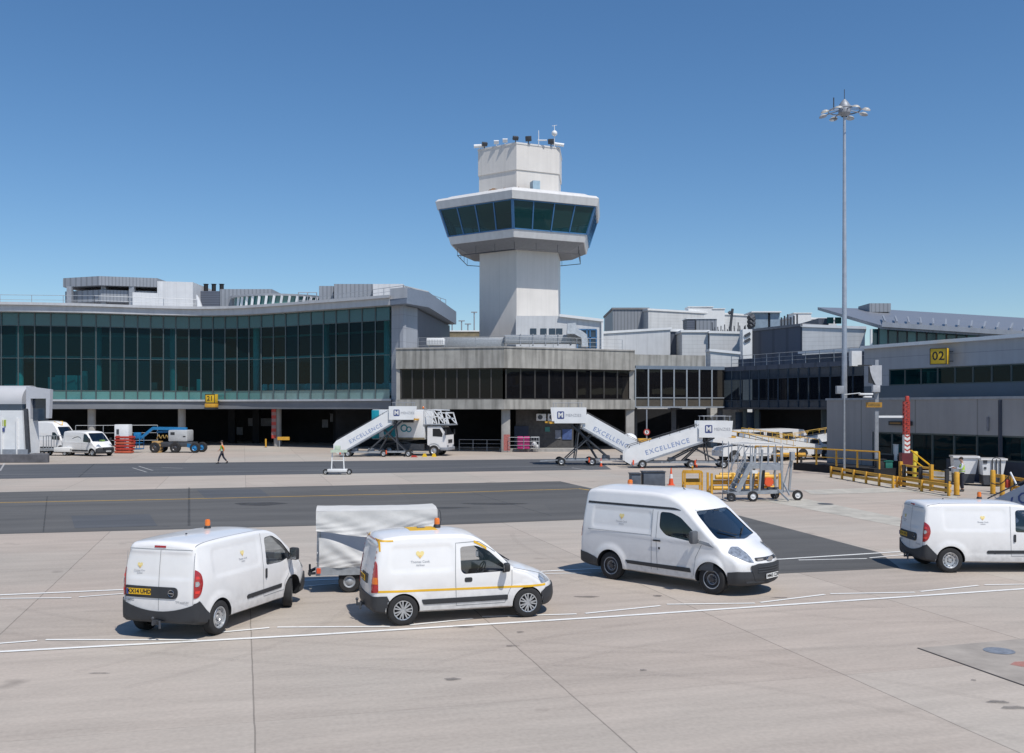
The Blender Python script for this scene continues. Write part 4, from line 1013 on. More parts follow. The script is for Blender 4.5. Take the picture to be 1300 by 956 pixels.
# ---- curved glass terminal
fac = [(-160, 106.5), (0, 106.5), (100, 107.8), (200, 110.4), (262, 111.4), (300, 110.8), (350, 108.4), (400, 105.4), (450, 102.6), (497, 99.9)]
fD = lambda px: pchip(fac, px)
fp = lambda px, off=0.0: Vector((Xat(px, fD(px)), fD(px)+off, 0))
ZG0, ZG1, ZF = 5.15, 14.45, 15.35
bt = thing('glass_terminal', 'long curved terminal with teal glass front and pale roof edge, left side of the photo', 'building', (Xat(250, 112), 112, 0))
def strip_along(m, pxs, z0, z1, off0, off1, mi=0):
    """box-section ribbon following the facade"""
    vs = []
    for px in pxs:
        a = fp(px, off0); b = fp(px, off1)
        vs += [(a.x, a.y, z0), (a.x, a.y, z1), (b.x, b.y, z1), (b.x, b.y, z0)]
    k = len(pxs); fs = [(0, 1, 2, 3), (4*k-4, 4*k-1, 4*k-2, 4*k-3)]
    for i in range(k-1):
        for j in range(4): fs.append((4*i+j, 4*i+(j+1) % 4, 4*i+4+(j+1) % 4, 4*i+4+j))
    m.add(vs, fs, mi)
pxs = list(range(-150, 498, 12))+[497]
m = MB(); strip_along(m, pxs, ZG1, ZF, -1.3, 26); m.build('roof', ALU, bt, world=True)
m = MB(); strip_along(m, pxs, ZF-0.22, ZF+0.06, -1.65, -1.2); m.build('roof_edge', ALU, bt, world=True)
m = MB(); strip_along(m, pxs, 4.12, 4.95, -0.35, 24); m.build('floor_beam', mat('floor_fascia', (0.17, 0.18, 0.20), 0.5, var=0.08, scale=0.6), bt, world=True)
m = MB(); strip_along(m, pxs, 4.953, ZG0, -0.55, 0.2); m.build('sill', ALU, bt, world=True)
m = MB(); strip_along(m, pxs, 5.16, 5.2, 0.3, 14); m.build('upper_floor', INFLOOR, bt, world=True)
m = MB(); strip_along(m, pxs, 9.35, 9.75, 3.2, 14); m.build('gallery_floor', INWALL, bt, world=True)
m = MB(); strip_along(m, pxs, 9.72, 9.98, 3.0, 3.15); m.build('gallery_edge', INCOL, bt, world=True)
m = MB(); strip_along(m, pxs, 12.3, 12.5, 5.0, 5.4); m.build('ceiling_beam', INFLOOR, bt, world=True)
m = MB(); strip_along(m, pxs, 5.0, 14.4, 13.8, 14.2); m.build('rear_wall', INWALL, bt, world=True)
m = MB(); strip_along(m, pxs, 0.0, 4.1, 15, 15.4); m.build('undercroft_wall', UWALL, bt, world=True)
bounds = [-150+22.5*k for k in range(6)]
x = -20.0
edges = []
while x < 240:
    edges.append(x); x += 21.5 - 0.028*max(0, x)*1.0 if x > 0 else 22.0
e2 = [240, 255.5, 270.5, 286, 301.5, 316.5, 332, 347.5, 363, 379, 395, 411, 427, 443.5, 460, 477, 494.5]
edges = [e for e in edges if e < 232]+e2
edges = [-150, -128, -106, -84, -62, -41]+edges
for a, b in zip(edges[:-1], edges[1:]):
    A = fp(a); B = fp(b); d = (B-A).normalized(); n = Vector((d.y, -d.x, 0))
    w = MB()
    for z0, z1 in ((6.15, 9.52), (9.62, 13.0)):
        e_ = random.uniform(-0.03, 0.03); w.quad([(A.x, A.y, z0), (B.x, B.y, z0), (B.x+n.x*e_, B.y+n.y*e_, z1), (A.x+n.x*e_, A.y+n.y*e_, z1)])
    o = w.build('window', random.choice(TGL), bt, world=True, ang=0)
    s_ = MB(); s_.quad([(A.x, A.y, ZG0), (B.x, B.y, ZG0), (B.x, B.y, 6.1), (A.x, A.y, 6.1)])
    s_.build('lower_pane', TSPANREFL if a > 318 else TSPAN, o, world=True, ang=0)
    s_ = MB(); s_.quad([(A.x, A.y, 13.08), (B.x, B.y, 13.08), (B.x, B.y, ZG1), (A.x, A.y, ZG1)])
    s_.build('upper_pane', TSPAND, o, world=True, ang=0)
    f = MB(); pa = A+n*0.05
    f.bar((pa.x, pa.y, ZG0), (pa.x, pa.y, ZG1), 0.07, 0.12)
    for z in (6.12, 9.57, 13.04): f.bar((A.x+n.x*0.03, A.y+n.y*0.03, z), (B.x+n.x*0.03, B.y+n.y*0.03, z), 0.08, 0.05)
    f.build('frame', MULL, o, world=True)
# pillars below and columns inside
for i, px in enumerate((-60, 30, 110, 226, 349)):
    c = fp(px, 1.3); m = MB(); m.lathe([(0.42, 0), (0.42, 4.12)], c=(c.x, c.y, 0), n=20); m.build('column', CONCP, bt, world=True)
for px in (268, 301, 410, 455):
    c = fp(px, 8.5); m = MB(); m.box(c.x-0.4, c.x+0.4, c.y-0.4, c.y+0.4, 0, 4.12); m.build('column', UWALL, bt, world=True)  # inner columns near-black: their shade is put into the colour
for px in (10, 112, 210, 318, 408, 488):
    c = fp(px, 2.6); m = MB(); m.lathe([(0.38, 5.2), (0.38, 14.4)], c=(c.x, c.y, 0), n=16); m.build('inner_column', INCOL, bt, world=True)
m = MB()
for px, w in ((60, 1.4), (74, 2.2), (86, 2.0)): c = fp(px, 2.0); m.cbox((c.x, c.y, 6.5), (w, 0.8, 2.2+0.4*(px > 70)), bev=0.05)
m.build('check_desk', WHITE2, bt, world=True)
for px, w, h, mt in ((170, 1.4, .5, INCOL), (233, .9, 1.3, GREENP), (245, .5, 2.2, INCOL), (2, 1.6, 1.5, INCOL), (186, .8, 1.8, INWALL), (283, .7, 1.1, INCOL), (134, .6, 4.0, TAN), (96, .5, 3.0, INCOL), (150, 1.6, .9, GREENP), (212, 1.1, .8, GREENP), (222, .7, 1.4, GREENP), (30, 1.2, .9, PINK), (22, .6, 1.2, HIVIS), (268, .8, 2.8, TAN), (452, 1.2, .6, YEL)):
    c = fp(px, 2.3); m = MB(); m.cbox((c.x, c.y, 6.2+h/2-0.9), (w, 0.5, h), bev=0.04); m.build('interior_fitting', mt, bt, world=True)
for px, z, w in ((291, 2.0, 2.1), (311, 2.0, 2.0), (267, 0.9, 0.8), (386, 1.9, 0.7), (396, 2.6, 0.5)):
    c = fp(px, 12); m = MB(); m.box(c.x-w/2, c.x+w/2, c.y-0.1, c.y, z, z+0.95); m.build('wall_sign', USIGN, bt, world=True)
# pale blocks added to imitate a reflection low in the glass
m = MB(); 
for k in range(46):
    px = 330+k*3.6+random.uniform(-1, 1); c = fp(px, 1.4+random.random()*0.8); m.cbox((c.x, c.y, 6.1), (0.5+random.random()*0.5, 0.5, 1.1+0.5*random.random()), bev=0.06)
m.build('reflection_blocks', mat('reflection_pale', (0.75, 0.78, 0.76), 0.7, var=0.4, scale=0.5), bt, world=True)
# striped column face
stc = fp(349, 0.82)
m = MB()
for k in range(9):
    z0 = 0.9+k*0.36
    m.box(stc.x-0.55, stc.x-0.05, stc.y-0.06, stc.y, z0, z0+0.36, mi=k % 2)
m.build('striped_guard', [REDP, mat('dull_pink', (0.30, 0.16, 0.15), 0.6)], bt, world=True)
# clad end wall, folded back
E0 = fp(497); E1 = Vector((Xat(512, 98.9), 98.9, 0)); E2 = Vector((Xat(530, 101.5), 101.5, 0)); E3 = Vector((Xat(571, 122), 122, 0))
def wallseg(m, a, b, z0, z1, t=0.4, mi=0):
    a = Vector((a[0], a[1], 0)); b = Vector((b[0], b[1], 0)); d = (b-a).normalized(); n = Vector((-d.y, d.x, 0))*t
    m.prism([(a.x, a.y), (b.x, b.y), (b.x+n.x, b.y+n.y), (a.x+n.x, a.y+n.y)], z0, z1, 'z', mi)
m = MB(); wallseg(m, E0, E1, 4.12, 14.45); m.build('end_wall', CLADG, bt, world=True)
m = MB(); wallseg(m, E1, E2, 4.12, 14.4); m.build('end_wall', CLADG, bt, world=True)
m = MB(); wallseg(m, E2, E3, 4.12, 14.3); m.build('side_wall', SLATE, bt, world=True)
m = MB(); q = [(E0.x, E0.y-1.2), (E1.x+0.5, E1.y-1.6), (E2.x+1.2, E2.y-0.3), (E3.x+0.8, E3.y), (E3.x-8, E3.y+4), (E0.x, E0.y+22)]
m.slab(q, 14.45, 16.0); m.build('corner_roof', mat('corner_parapet', (0.19, 0.225, 0.285), 0.5, var=0.1), bt, world=True)
m = MB(); m.prism([(E0.x, E0.y-1.25), (E1.x+0.55, E1.y-1.65), (E1.x+0.55, E1.y-1.3), (E0.x, E0.y-0.9)], 15.0, 16.05, 'z'); m.build('roof_edge', ALU, bt, world=True)

# ---- concrete terminal
cz0, cz1, cz2, cz3 = 4.12, 5.05, 8.05, 10.0
K0 = Vector((Xat(502.5, 97), 97, 0)); K1 = Vector((Xat(640, 94.5), 94.5, 0)); K2 = Vector((Xat(806, 100.6), 100.6, 0)); K3 = Vector((K2.x+2, K2.y+22, 0)); K4 = Vector((K0.x-1, K0.y+22, 0))
bc = thing('concrete_terminal', 'low weathered concrete terminal with two floor bands and dark bronze windows, below the tower', 'building', ((K0.x+K2.x)/2, 99, 0))
def outl(off):
    def o(p, q, r):
        return p
    n1 = Vector((-(K1-K0).normalized().y, (K1-K0).normalized().x, 0)); n2 = Vector((-(K2-K1).normalized().y, (K2-K1).normalized().x, 0)); nm = (n1+n2).normalized()
    return [K0+n1*off, K1+nm*off, K2+n2*off, K3, K4]
m = MB(); m.slab(outl(0), cz2, cz3-0.05); m.build('parapet', CONC, bc, world=True)
m = MB()
for a, b in ((K0, K1), (K1, K2)): wallseg(m, a+(Vector((0, -0.08, 0))), b+Vector((0, -0.08, 0)), cz3-0.048, cz3+0.09, 0.6)
m.build('coping', CONCP, bc, world=True)
m = MB(); m.slab(outl(0), cz0, cz1); m.build('floor_band', CONC, bc, world=True)
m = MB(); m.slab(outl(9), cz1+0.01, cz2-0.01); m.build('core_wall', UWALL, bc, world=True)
for seg, (a, b), n in ((0, (K0, K1), 9), (1, (K1, K2), 9)):
    d = (b-a).normalized(); nn = Vector((-d.y, d.x, 0)); a1 = a+nn*0.45+d*0.4; b1 = b+nn*0.45-d*0.25
    for i in range(n):
        p = a1.lerp(b1, i/n); q = a1.lerp(b1, (i+1)/n); w = MB(); w.quad([(p.x, p.y, cz1), (q.x, q.y, cz1), (q.x, q.y, cz2), (p.x, p.y, cz2)])
        g_ = w.build('window', BGLASS, bc, world=True, ang=0)
        f = MB(); f.bar((p.x, p.y-0.03, cz1), (p.x, p.y-0.03, cz2), 0.10, 0.14); f.bar((p.x, p.y-0.02, cz1+0.06), (q.x, q.y-0.02, cz1+0.06), 0.1, 0.12)
        f.bar((p.x, p.y-0.02, cz2-0.06), (q.x, q.y-0.02, cz2-0.06), 0.1, 0.10); f.build('frame', BRONZ, g_, world=True)
        if seg == 1 and i in (4, 5, 6, 7):       # drawn blinds
            s_ = MB(); s_.quad([(p.x+nn.x*.3, p.y+nn.y*.3, cz1+0.1), (q.x+nn.x*.3, q.y+nn.y*.3, cz1+0.1), (q.x+nn.x*.3, q.y+nn.y*.3, cz2-0.1), (p.x+nn.x*.3, p.y+nn.y*.3, cz2-0.1)])
            s_.build('blind', TAN, g_, world=True, ang=0)
c = K0+Vector((0.22, 0.2, 0)); m = MB(); m.box(c.x-0.18, c.x+0.18, c.y-0.1, c.y+0.3, cz1, cz2); m.build('end_pier', CONCP, bc, world=True)
c = K2+Vector((-0.4, 0.35, 0)); m = MB(); m.box(c.x-0.2, c.x+0.35, c.y-0.1, c.y+0.3, cz1, cz2); m.build('end_pier', CONCP, bc, world=True)
for px, off in ((642, 0.5), (800, 0.3)):
    D = 95.2 if px < 700 else 100.7; c = Vector((Xat(px, D), D+off, 0)); m = MB(); m.box(c.x-0.42, c.x+0.42, c.y-0.3, c.y+0.5, 0, cz0, bev=0.03); o = m.build('column', CONCP, bc, world=True)
    if px < 700:
        m = MB(); m.box(c.x-0.20, c.x+0.40, c.y-0.306, c.y-0.302, 0.15, 1.7); m.build('pink_stain', worn('worn_pink_paint', (0.55, 0.18, 0.16), 0.45), o, world=True, ang=0)
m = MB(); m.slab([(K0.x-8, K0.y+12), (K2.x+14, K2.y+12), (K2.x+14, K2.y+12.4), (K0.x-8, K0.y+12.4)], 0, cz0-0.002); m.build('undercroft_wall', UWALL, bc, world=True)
# recessed block with doors and notices beside the pillar
kb = Vector((Xat(655, 99), 99, 0)); ke = Vector((Xat(728, 99), 99, 0))
m = MB(); m.box(kb.x, ke.x, 99, 105, 0.25, cz0-0.01); m.build('recessed_block', mat('dark_render', (0.075, 0.072, 0.07), 0.8, var=0.3), bc, world=True)
m = MB(); m.box(Xat(634, 97), Xat(733, 97), 96.4, 98.9, 0.0, 0.28); m.build('step', CONCP, bc, world=True)
for px0, px1, y0, y1, mt in ((653, 671, 541, 571, mat('blue_door', (0.02, 0.03, 0.06), 0.5)), (705, 712, 546, 557, USIGN), (714, 726, 545, 558, mat('blue_notice', (0.06, 0.10, 0.24), 0.5, var=0.3, scale=4)), (692, 698, 542, 548, mat('green_notice', (0.05, 0.20, 0.17), 0.5))):
    m = MB(); m.box(Xat(px0, 98.9), Xat(px1, 98.9), 98.93, 98.995, Zat(y1, 98.9), Zat(y0, 98.9)); m.build('door' if px0 == 653 else 'notice', mt, bc, world=True)
for k, px in enumerate((687, 701.5, 716)):
    t = thing('air_conditioner', ('left', 'middle', 'right')[k]+' one of three pale air conditioning boxes hung under the concrete floor band', 'air conditioner', (Xat(px, 98.4), 98.45, 3.0), group='air conditioning boxes')
    m = MB(); m.box(-0.48, 0.48, -0.3, 0.5, -0.02, 0.66, bev=0.03); m.build('case', WHITE2, t)
    m = MB(); m.lathe([(0.22, -0.31), (0.24, -0.305), (0.24, -0.29)], 'y', c=(-0.1, 0, 0.33), n=18, mi=0); m.lathe([(0.001, -0.305), (0.22, -0.305)], 'y', c=(-0.1, 0, 0.33), n=18, mi=0); m.build('fan', STEELD, t)

# ---- control tower
TC = Vector((1.1, 126.4, 0)); HA = [R(264.5+60*k) for k in range(6)]
bw = thing('control_tower', 'pale six sided control tower with overhanging glazed cab and white block on top', 'tower', tuple(TC))
hexp = lambda r: [(TC.x+r*math.cos(a), TC.y+r*math.sin(a)) for a in HA]
def hexslab(m, r0, z0, r1, z1, mi=0):
    a = hexp(r0); b = hexp(r1); vs = [(p[0], p[1], z0) for p in a]+[(p[0], p[1], z1) for p in b]
    m.add(vs, [tuple(range(5, -1, -1)), tuple(range(6, 12))]+[(i, (i+1) % 6, 6+(i+1) % 6, 6+i) for i in range(6)], mi)
m = MB(); hexslab(m, 5.7, 0, 5.65, 23.4); m.build('shaft', TOWER, bw, world=True, ang=20)
m = MB(); hexslab(m, 7.4, 23.45, 9.35, 24.3); m.build('cab_underside', mat('underside_grey', (0.22, 0.22, 0.23), 0.7, var=0.1), bw, world=True, ang=20)
m = MB(); hexslab(m, 9.5, 24.3, 9.80, 25.2); m.build('cab_wall', TOWERL, bw, world=True, ang=20)
m = MB(); hexslab(m, 9.4, 25.19, 9.4, 25.3); m.build('cab_floor', INFLOOR, bw, world=True, ang=20)
m = MB(); hexslab(m, 3.5, 25.3, 3.5, 28.5); m.build('cab_core', INWALL, bw, world=True, ang=20)
m = MB(); hexslab(m, 11.25, 28.5, 11.5, 29.4); hexslab(m, 11.5, 29.4, 11.1, 29.72); hexslab(m, 10.6, 29.72, 9.4, 30.2); m.build('cab_roof', TOWERL, bw, world=True, ang=20)
z0, z1, r0, r1 = 25.2, 28.45, 9.78, 10.95
A0 = hexp(r0); A1 = hexp(r1)
for k in range(6):
    a0, b0, a1, b1 = Vector(A0[k]), Vector(A0[(k+1) % 6]), Vector(A1[k]), Vector(A1[(k+1) % 6])
    for i in range(4):
        p0, q0, p1, q1 = a0.lerp(b0, i/4), a0.lerp(b0, (i+1)/4), a1.lerp(b1, i/4), a1.lerp(b1, (i+1)/4)
        w = MB(); w.quad([(*p0, z0), (*q0, z0), (*q1, z1), (*p1, z1)]); o = w.build('window', CABGL, bw, world=True, ang=0)
        f = MB(); wd = 0.34 if i == 0 else 0.15
        f.bar((*p0, z0), (*p1, z1), wd, 0.16); f.bar((*p0, z0+0.06), (*q0, z0+0.06), 0.16, 0.14); f.bar((*p1, z1-0.04), (*q1, z1-0.04), 0.12, 0.10); f.build('frame', MBLUE, o, world=True)
m = MB(); hexslab(m, 5.72, 30.2, 5.72, 33.1); m.build('roof_block', TOWER, bw, world=True, ang=20)
m = MB(); hexslab(m, 5.85, 33.1, 5.85, 36.2); m.build('roof_block_upper', TOWER, bw, world=True, ang=20)
m = MB(); hexslab(m, 5.92, 36.2, 5.92, 36.4); m.build('roof_coping', TOWERL, bw, world=True, ang=20)
for k in range(6):
    p = Vector((*hexp(8.6)[k], 23.0)); q = Vector((*hexp(8.6)[(k+1) % 6], 23.0)); m = MB(); m.tube(p, q, 0.045)
    for i in range(4): c = p.lerp(q, i/3); m.tube(c, c+Vector((0, 0, 0.9)), 0.025)
    m.build('gantry_rail', STEELD, bw, world=True)
m = MB(); c = Vector(hexp(6.5)[0])+Vector((2.3, 0.4)); m.cbox((c.x, c.y, 30.9), (0.9, 1.2, 1.3), rz=0.3); m.build('roof_cabinet', mat('pale_blue_box', (0.30, 0.42, 0.50), 0.5), bw, world=True)
m = MB()
for i in range(70):
    c = Vector(hexp(7.6)[0])+Vector((random.uniform(-3.2, 1.7), random.uniform(1.2, 2.0))); z = 30.2+random.uniform(0.05, 0.35); r = random.uniform(0.12, 0.3)
    m.cbox((c.x, c.y, z), (r*2, r*1.5, r), rz=random.random()*3, ry=random.random())
m.build('roof_ballast', mat('brown_ballast', (0.24, 0.15, 0.09), 0.9, var=0.4, scale=3), bw, world=True)
for (u, kind) in (((0.93, 0)), ((0.80, 1)), ((0.50, 2)), ((0.28, 2)), ((0.02, 3))):
    a, b = Vector(hexp(6.0)[0]), Vector(hexp(6.0)[5]); c = a.lerp(b, u); m = MB()
    if kind == 0: m.tube((c.x-0.7, c.y, 36.7), (c.x+0.7, c.y, 36.75), 0.22, 10); m.tube((c.x, c.y, 36.35), (c.x, c.y, 36.7), 0.05)
    elif kind in (1, 3): m.cbox((c.x, c.y, 36.85), (0.65, 0.4, 0.42), rx=0.6, rz=0.3); m.tube((c.x, c.y, 36.35), (c.x, c.y, 36.9), 0.06)
    else: m.cbox((c.x, c.y, 36.8), (0.6, 0.4, 0.4), rx=0.5); m.tube((c.x, c.y, 36.35), (c.x, c.y, 36.7), 0.05)
    m.build('floodlight' if kind else 'camera_housing', STEELD if kind in (1, 3) else WHITE2, bw, world=True)
a, b = Vector(hexp(6.0)[0]), Vector(hexp(6.0)[1])
for u, kind in ((0.27, 1), (0.5, 4), (0.78, 1), (0.86, 5), (0.93, 0)):
    c = a.lerp(b, u); m = MB()
    if kind == 1: m.cbox((c.x, c.y, 36.95), (0.72, 0.4, 0.62), rx=0.35, rz=-0.2, bev=0.05); m.tube((c.x, c.y, 36.35), (c.x, c.y, 36.9), 0.07)
    elif kind == 4: m.tube((c.x, c.y, 36.35), (c.x, c.y, 38.1), 0.04); m.tube((c.x-0.1, c.y, 36.9), (c.x+1.0, c.y, 36.9), 0.08)
    elif kind == 5: m.tube((c.x, c.y, 36.35), (c.x, c.y, 39.0), 0.04); m.ball((c.x, c.y, 38.0), 0.36); m.tube((c.x-.3, c.y, 38.9), (c.x+.3, c.y, 39.0), 0.03)
    else: m.tube((c.x-0.7, c.y, 36.8), (c.x+0.8, c.y, 36.6), 0.2, 10); m.tube((c.x, c.y, 36.35), (c.x, c.y, 36.7), 0.05)
    m.build({1: 'floodlight', 4: 'aerial', 5: 'aerial', 0: 'camera_housing'}[kind], STEELD if kind == 1 else WHITE2, bw, world=True)

# ---- white hall joined to the tower foot
bh = thing('tower_hall', 'white hall with sloping roof and blue window at the foot of the control tower', 'building', (Xat(738, 118), 118, 0))
D = 116.0
pl = [(Xat(655, D), 8), (Xat(655, D), Zat(401, D)), (Xat(712, D), Zat(401, D)), (Xat(764, D), Zat(407.5, D)), (Xat(764, D), 8)]
m = MB(); m.prism(pl, D, D+8, 'y'); m.build('wall', WCLADV, bh, world=True)
m = MB(); m.bar((Xat(710, D), D-0.1, Zat(400.5, D)), (Xat(766, D), D-0.1, Zat(407, D)), 0.5, 0.3); m.bar((Xat(764.6, D), D-0.1, Zat(407, D)), (Xat(764.6, D), D-0.1, 8), 0.4, 0.25); m.build('roof_trim', WHITE2, bh, world=True)
m = MB(); m.box(Xat(733, D), Xat(757, D), D-0.06, D-0.02, Zat(442, D), Zat(418.5, D)); o = m.build('window', NSPAN, bh, world=True, ang=0)
m = MB()
for px in (733, 745, 749, 757): m.bar((Xat(px, D), D-0.12, Zat(442, D)), (Xat(px, D), D-0.12, Zat(418.5, D)), 0.12, 0.15)
for y in (418.5, 429): m.bar((Xat(733, D), D-0.12, Zat(y, D)), (Xat(757, D), D-0.12, Zat(y, D)), 0.12, 0.15)
m.build('frame', MBLUE, o, world=True)
for px in (673, 686, 697, 706):
    m = MB(); m.box(Xat(px, D), Xat(px+8, D), D-0.06, D-0.02, Zat(425, D), Zat(417, D)); m.build('window', NSPAN, bh, world=True, ang=0)
# ducts and plant on the concrete roof
zr = cz3-0.05
t = thing('roof_ductwork', 'silver ventilation ducts with a bent outlet along the concrete roof', 'ductwork', (Xat(690, 106), 106, zr))
m = MB(); D = 106
m.box(Xat(640, D), Xat(742, D), D, D+1.3, Zat(436, D), Zat(425, D), bev=0.05); m.build('duct', GALV, t, world=True)
m = MB(); m.box(Xat(560, D), Xat(640, D), D+0.5, D+2, Zat(440, D), Zat(428, D), bev=0.05); m.build('duct', GALV, t, world=True)
for px in (660, 676, 692, 708, 724):
    m = MB(); m.box(Xat(px, D), Xat(px+1.5, D), D-0.08, D+1.38, Zat(438, D), Zat(424, D)); m.build('duct_flange', STEEL, t, world=True)
m = MB(); cx = Xat(737, D)
m.lathe([(0.9, -0.5), (0.9, 0.5)], 'y', c=(cx, D-0.3, Zat(437, D)), n=14, a0=0.3, a1=1.9)
pts = [(Xat(719, D), Zat(425, D)), (Xat(720, D), Zat(412, D)), (Xat(730, D), Zat(411, D)), (Xat(731, D), Zat(418, D)), (Xat(738, D), Zat(421.5, D)), (Xat(744, D), Zat(426, D)), (Xat(745.5, D), Zat(441, D)), (Xat(738, D), Zat(441, D)), (Xat(737, D), Zat(430, D)), (Xat(728, D), Zat(425, D))]
m.prism(pts, D-1.4, D-0.1, 'y'); m.build('bent_outlet', mat('bright_duct', (0.62, 0.63, 0.64), 0.35, 0.5, var=0.2, scale=3), t, world=True)
t = thing('roof_condenser', 'pale condenser unit on the concrete roof beside the grey end wall', 'condenser', (Xat(553, 102), 102, zr))
m = MB(); m.box(Xat(542, 102), Xat(564.5, 102), 101.5, 103, Zat(438.5, 102), Zat(429.5, 102), bev=0.06); m.build('case', WHITE2, t, world=True)
m = MB()
for i in range(10): x = Xat(544+i*2, 102); m.box(x-0.02, x+0.02, 101.46, 101.52, Zat(437, 102), Zat(431.5, 102))
m.box(Xat(543, 102), Xat(545, 102), 101.8, 102.8, zr, Zat(438, 102)); m.box(Xat(562, 102), Xat(564, 102), 101.8, 102.8, zr, Zat(438, 102)); m.build('grille', STEEL, t, world=True)
rail('roof_railing', 'thin grey railing along the front of the concrete terminal roof', [(Xat(531, 99), 99, zr+.1), (Xat(641, 96.5), 96.5, zr+.1), (Xat(790, 101.5), 101.5, zr+.1)], 1.15, 2.6, 0.022, GALV)

# ---- bronze glazed link bridge
bb = thing('link_bridge', 'low link building with dark windows in thin pale frames beside the concrete terminal', 'building', (Xat(862, 103), 103, 0))
L0 = Vector((Xat(807, 101.3), 101.3, 0)); L1 = Vector((Xat(920, 104), 104, 0)); d = (L1-L0).normalized(); nn = Vector((-d.y, d.x, 0))
m = MB(); wallseg(m, L0, L1, 8.2, 8.55, 6); m.build('roof', mat('blue_grey_trim', (0.16, 0.20, 0.25), 0.4, var=0.1), bb, world=True)
m = MB(); wallseg(m, L0, L1, 4.25, 4.4, 6); m.build('floor', MULLL, bb, world=True)
m = MB(); a = L0+nn*1.6; b = L1+nn*1.6; wallseg(m, a, b, 4.4, 8.2, 0.2); m.build('inner_wall', UWALL, bb, world=True)
for u0, u1 in ((0.04, 0.11), (0.16, 0.27), (0.34, 0.44)):
    m = MB(); wallseg(m, L0.lerp(L1, u0)+nn*1.4, L0.lerp(L1, u1)+nn*1.4, 5.4, 8.1, 0.1); m.build('tan_panel', TAN, bb, world=True)  # plain tan panels behind the windows
m = MB()
for i in range(5):
    u = 0.02+0.1*i; p = L0.lerp(L1, u)+nn*0.9; q = L0.lerp(L1, u+0.06)+nn*0.9; r_ = L0.lerp(L1, u+0.12)+nn*0.9
    m.bar((p.x, p.y, 8.1), (q.x, q.y, 5.6), 0.15, 0.15); m.bar((r_.x, r_.y, 8.1), (q.x, q.y, 5.6), 0.15, 0.15)
m.build('brace', STEELD, bb, world=True)
N = 7
for i in range(N):
    p = L0.lerp(L1, i/N)+nn*0.1; q = L0.lerp(L1, (i+1)/N)+nn*0.1
    w = MB(); w.quad([(p.x, p.y, 5.3), (q.x, q.y, 5.3), (q.x, q.y, 8.2), (p.x, p.y, 8.2)]); o = w.build('window', BGLASS, bb, world=True, ang=0)
    w = MB(); w.quad([(p.x, p.y, 4.4), (q.x, q.y, 4.4), (q.x, q.y, 5.25), (p.x, p.y, 5.25)]); w.build('lower_panel', mat('bronze_panel', (0.085, 0.075, 0.06), 0.3, var=0.1), o, world=True, ang=0)
    f = MB(); f.bar((p.x, p.y-0.05, 4.3), (p.x, p.y-0.05, 8.3), 0.10, 0.14); f.bar((p.x, p.y-0.05, 5.28), (q.x, q.y-0.05, 5.28), 0.1, 0.10); f.build('frame', MULLL, o, world=True)
m = MB(); wallseg(m, L0+nn*1.2, L0.lerp(L1, 0.84)+nn*1.2, 8.56, 9.75, 3); m.build('concrete_upstand', CONC, bb, world=True)
for px in (808, 858, 918):
    c = Vector((Xat(px, 103.5), 105, 0)); m = MB(); m.box(c.x-0.25, c.x+0.25, c.y-0.2, c.y+0.2, 0, 4.25); m.build('column', STEELD, bb, world=True)

# ---- dark navy glazed wing, facing the apron's middle
bn = thing('navy_wing', 'dark navy glazed terminal wing in shade behind the parked loaders', 'building', (27, 97, 0))
N0 = Vector((Xat(917, 104.5), 104.5, 0)); N1 = Vector((Xat(1128, 86), 86, 0)); d = (N1-N0).normalized(); nn = Vector((-d.y, d.x, 0))
if nn.x < 0: nn = -nn
def seg(m, a, b, z0, z1, t, mi=0):
    n = nn*t; m.prism([(a.x, a.y), (b.x, b.y), (b.x+n.x, b.y+n.y), (a.x+n.x, a.y+n.y)], z0, z1, 'z', mi)
m = MB(); seg(m, N0, N1, 8.05, 8.5, 14); m.build('roof', SLATE, bn, world=True)
m = MB(); seg(m, N0+nn*0.02, N1+nn*0.02, 4.1, 4.3, 14); m.build('floor', STEELD, bn, world=True)
m = MB(); seg(m, N0+nn*5, N1+nn*5, 0, 8.05, 0.3); m.build('rear_wall', UWALL, bn, world=True)
n = 16
for i in range(n):
    p = N0.lerp(N1, i/n)+nn*0.15; q = N0.lerp(N1, (i+1)/n)+nn*0.15
    w = MB(); w.quad([(p.x, p.y, 5.0), (q.x, q.y, 5.0), (q.x, q.y, 7.15), (p.x, p.y, 7.15)]); o = w.build('window', NGLASS, bn, world=True, ang=0)
    w = MB(); w.quad([(p.x, p.y, 4.3), (q.x, q.y, 4.3), (q.x, q.y, 4.96), (p.x, p.y, 4.96)]); w.build('lower_spandrel', NSPAN, o, world=True, ang=0); w = MB(); w.quad([(p.x, p.y, 7.19), (q.x, q.y, 7.19), (q.x, q.y, 8.05), (p.x, p.y, 8.05)]); w.build('spandrel', NSPAN, o, world=True, ang=0)
    f = MB(); pp = p-nn*0.06; qq = q-nn*0.06; f.bar((pp.x, pp.y, 4.2), (pp.x, pp.y, 8.1), 0.12, 0.12); f.bar((pp.x, pp.y, 7.17), (qq.x, qq.y, 7.17), 0.1, 0.1); f.bar((pp.x, pp.y, 4.98), (qq.x, qq.y, 4.98), 0.1, 0.1); f.build('frame', NSPAN, o, world=True)
for u in (0.12, 0.2, 0.62, 0.75, 0.9):
    c = N0.lerp(N1, u)+nn*0.8; m = MB(); m.box(c.x-0.2, c.x+0.2, c.y-0.2, c.y+0.2, 0, 4.1); m.build('column', MULL, bn, world=True)
for u in (0.08, 0.16):
    c = N0.lerp(N1, u)+nn*1.2; m = MB(); m.box(c.x-0.7, c.x+0.7, c.y, c.y+0.1, 0.8, 3.8); m.build('door', NSPAN, bn, world=True)
m = MB(); seg(m, N0+nn*2.2, N1+nn*2.2, 8.5, 9.4, 6); m.build('upper_storey', SLATE, bn, world=True)
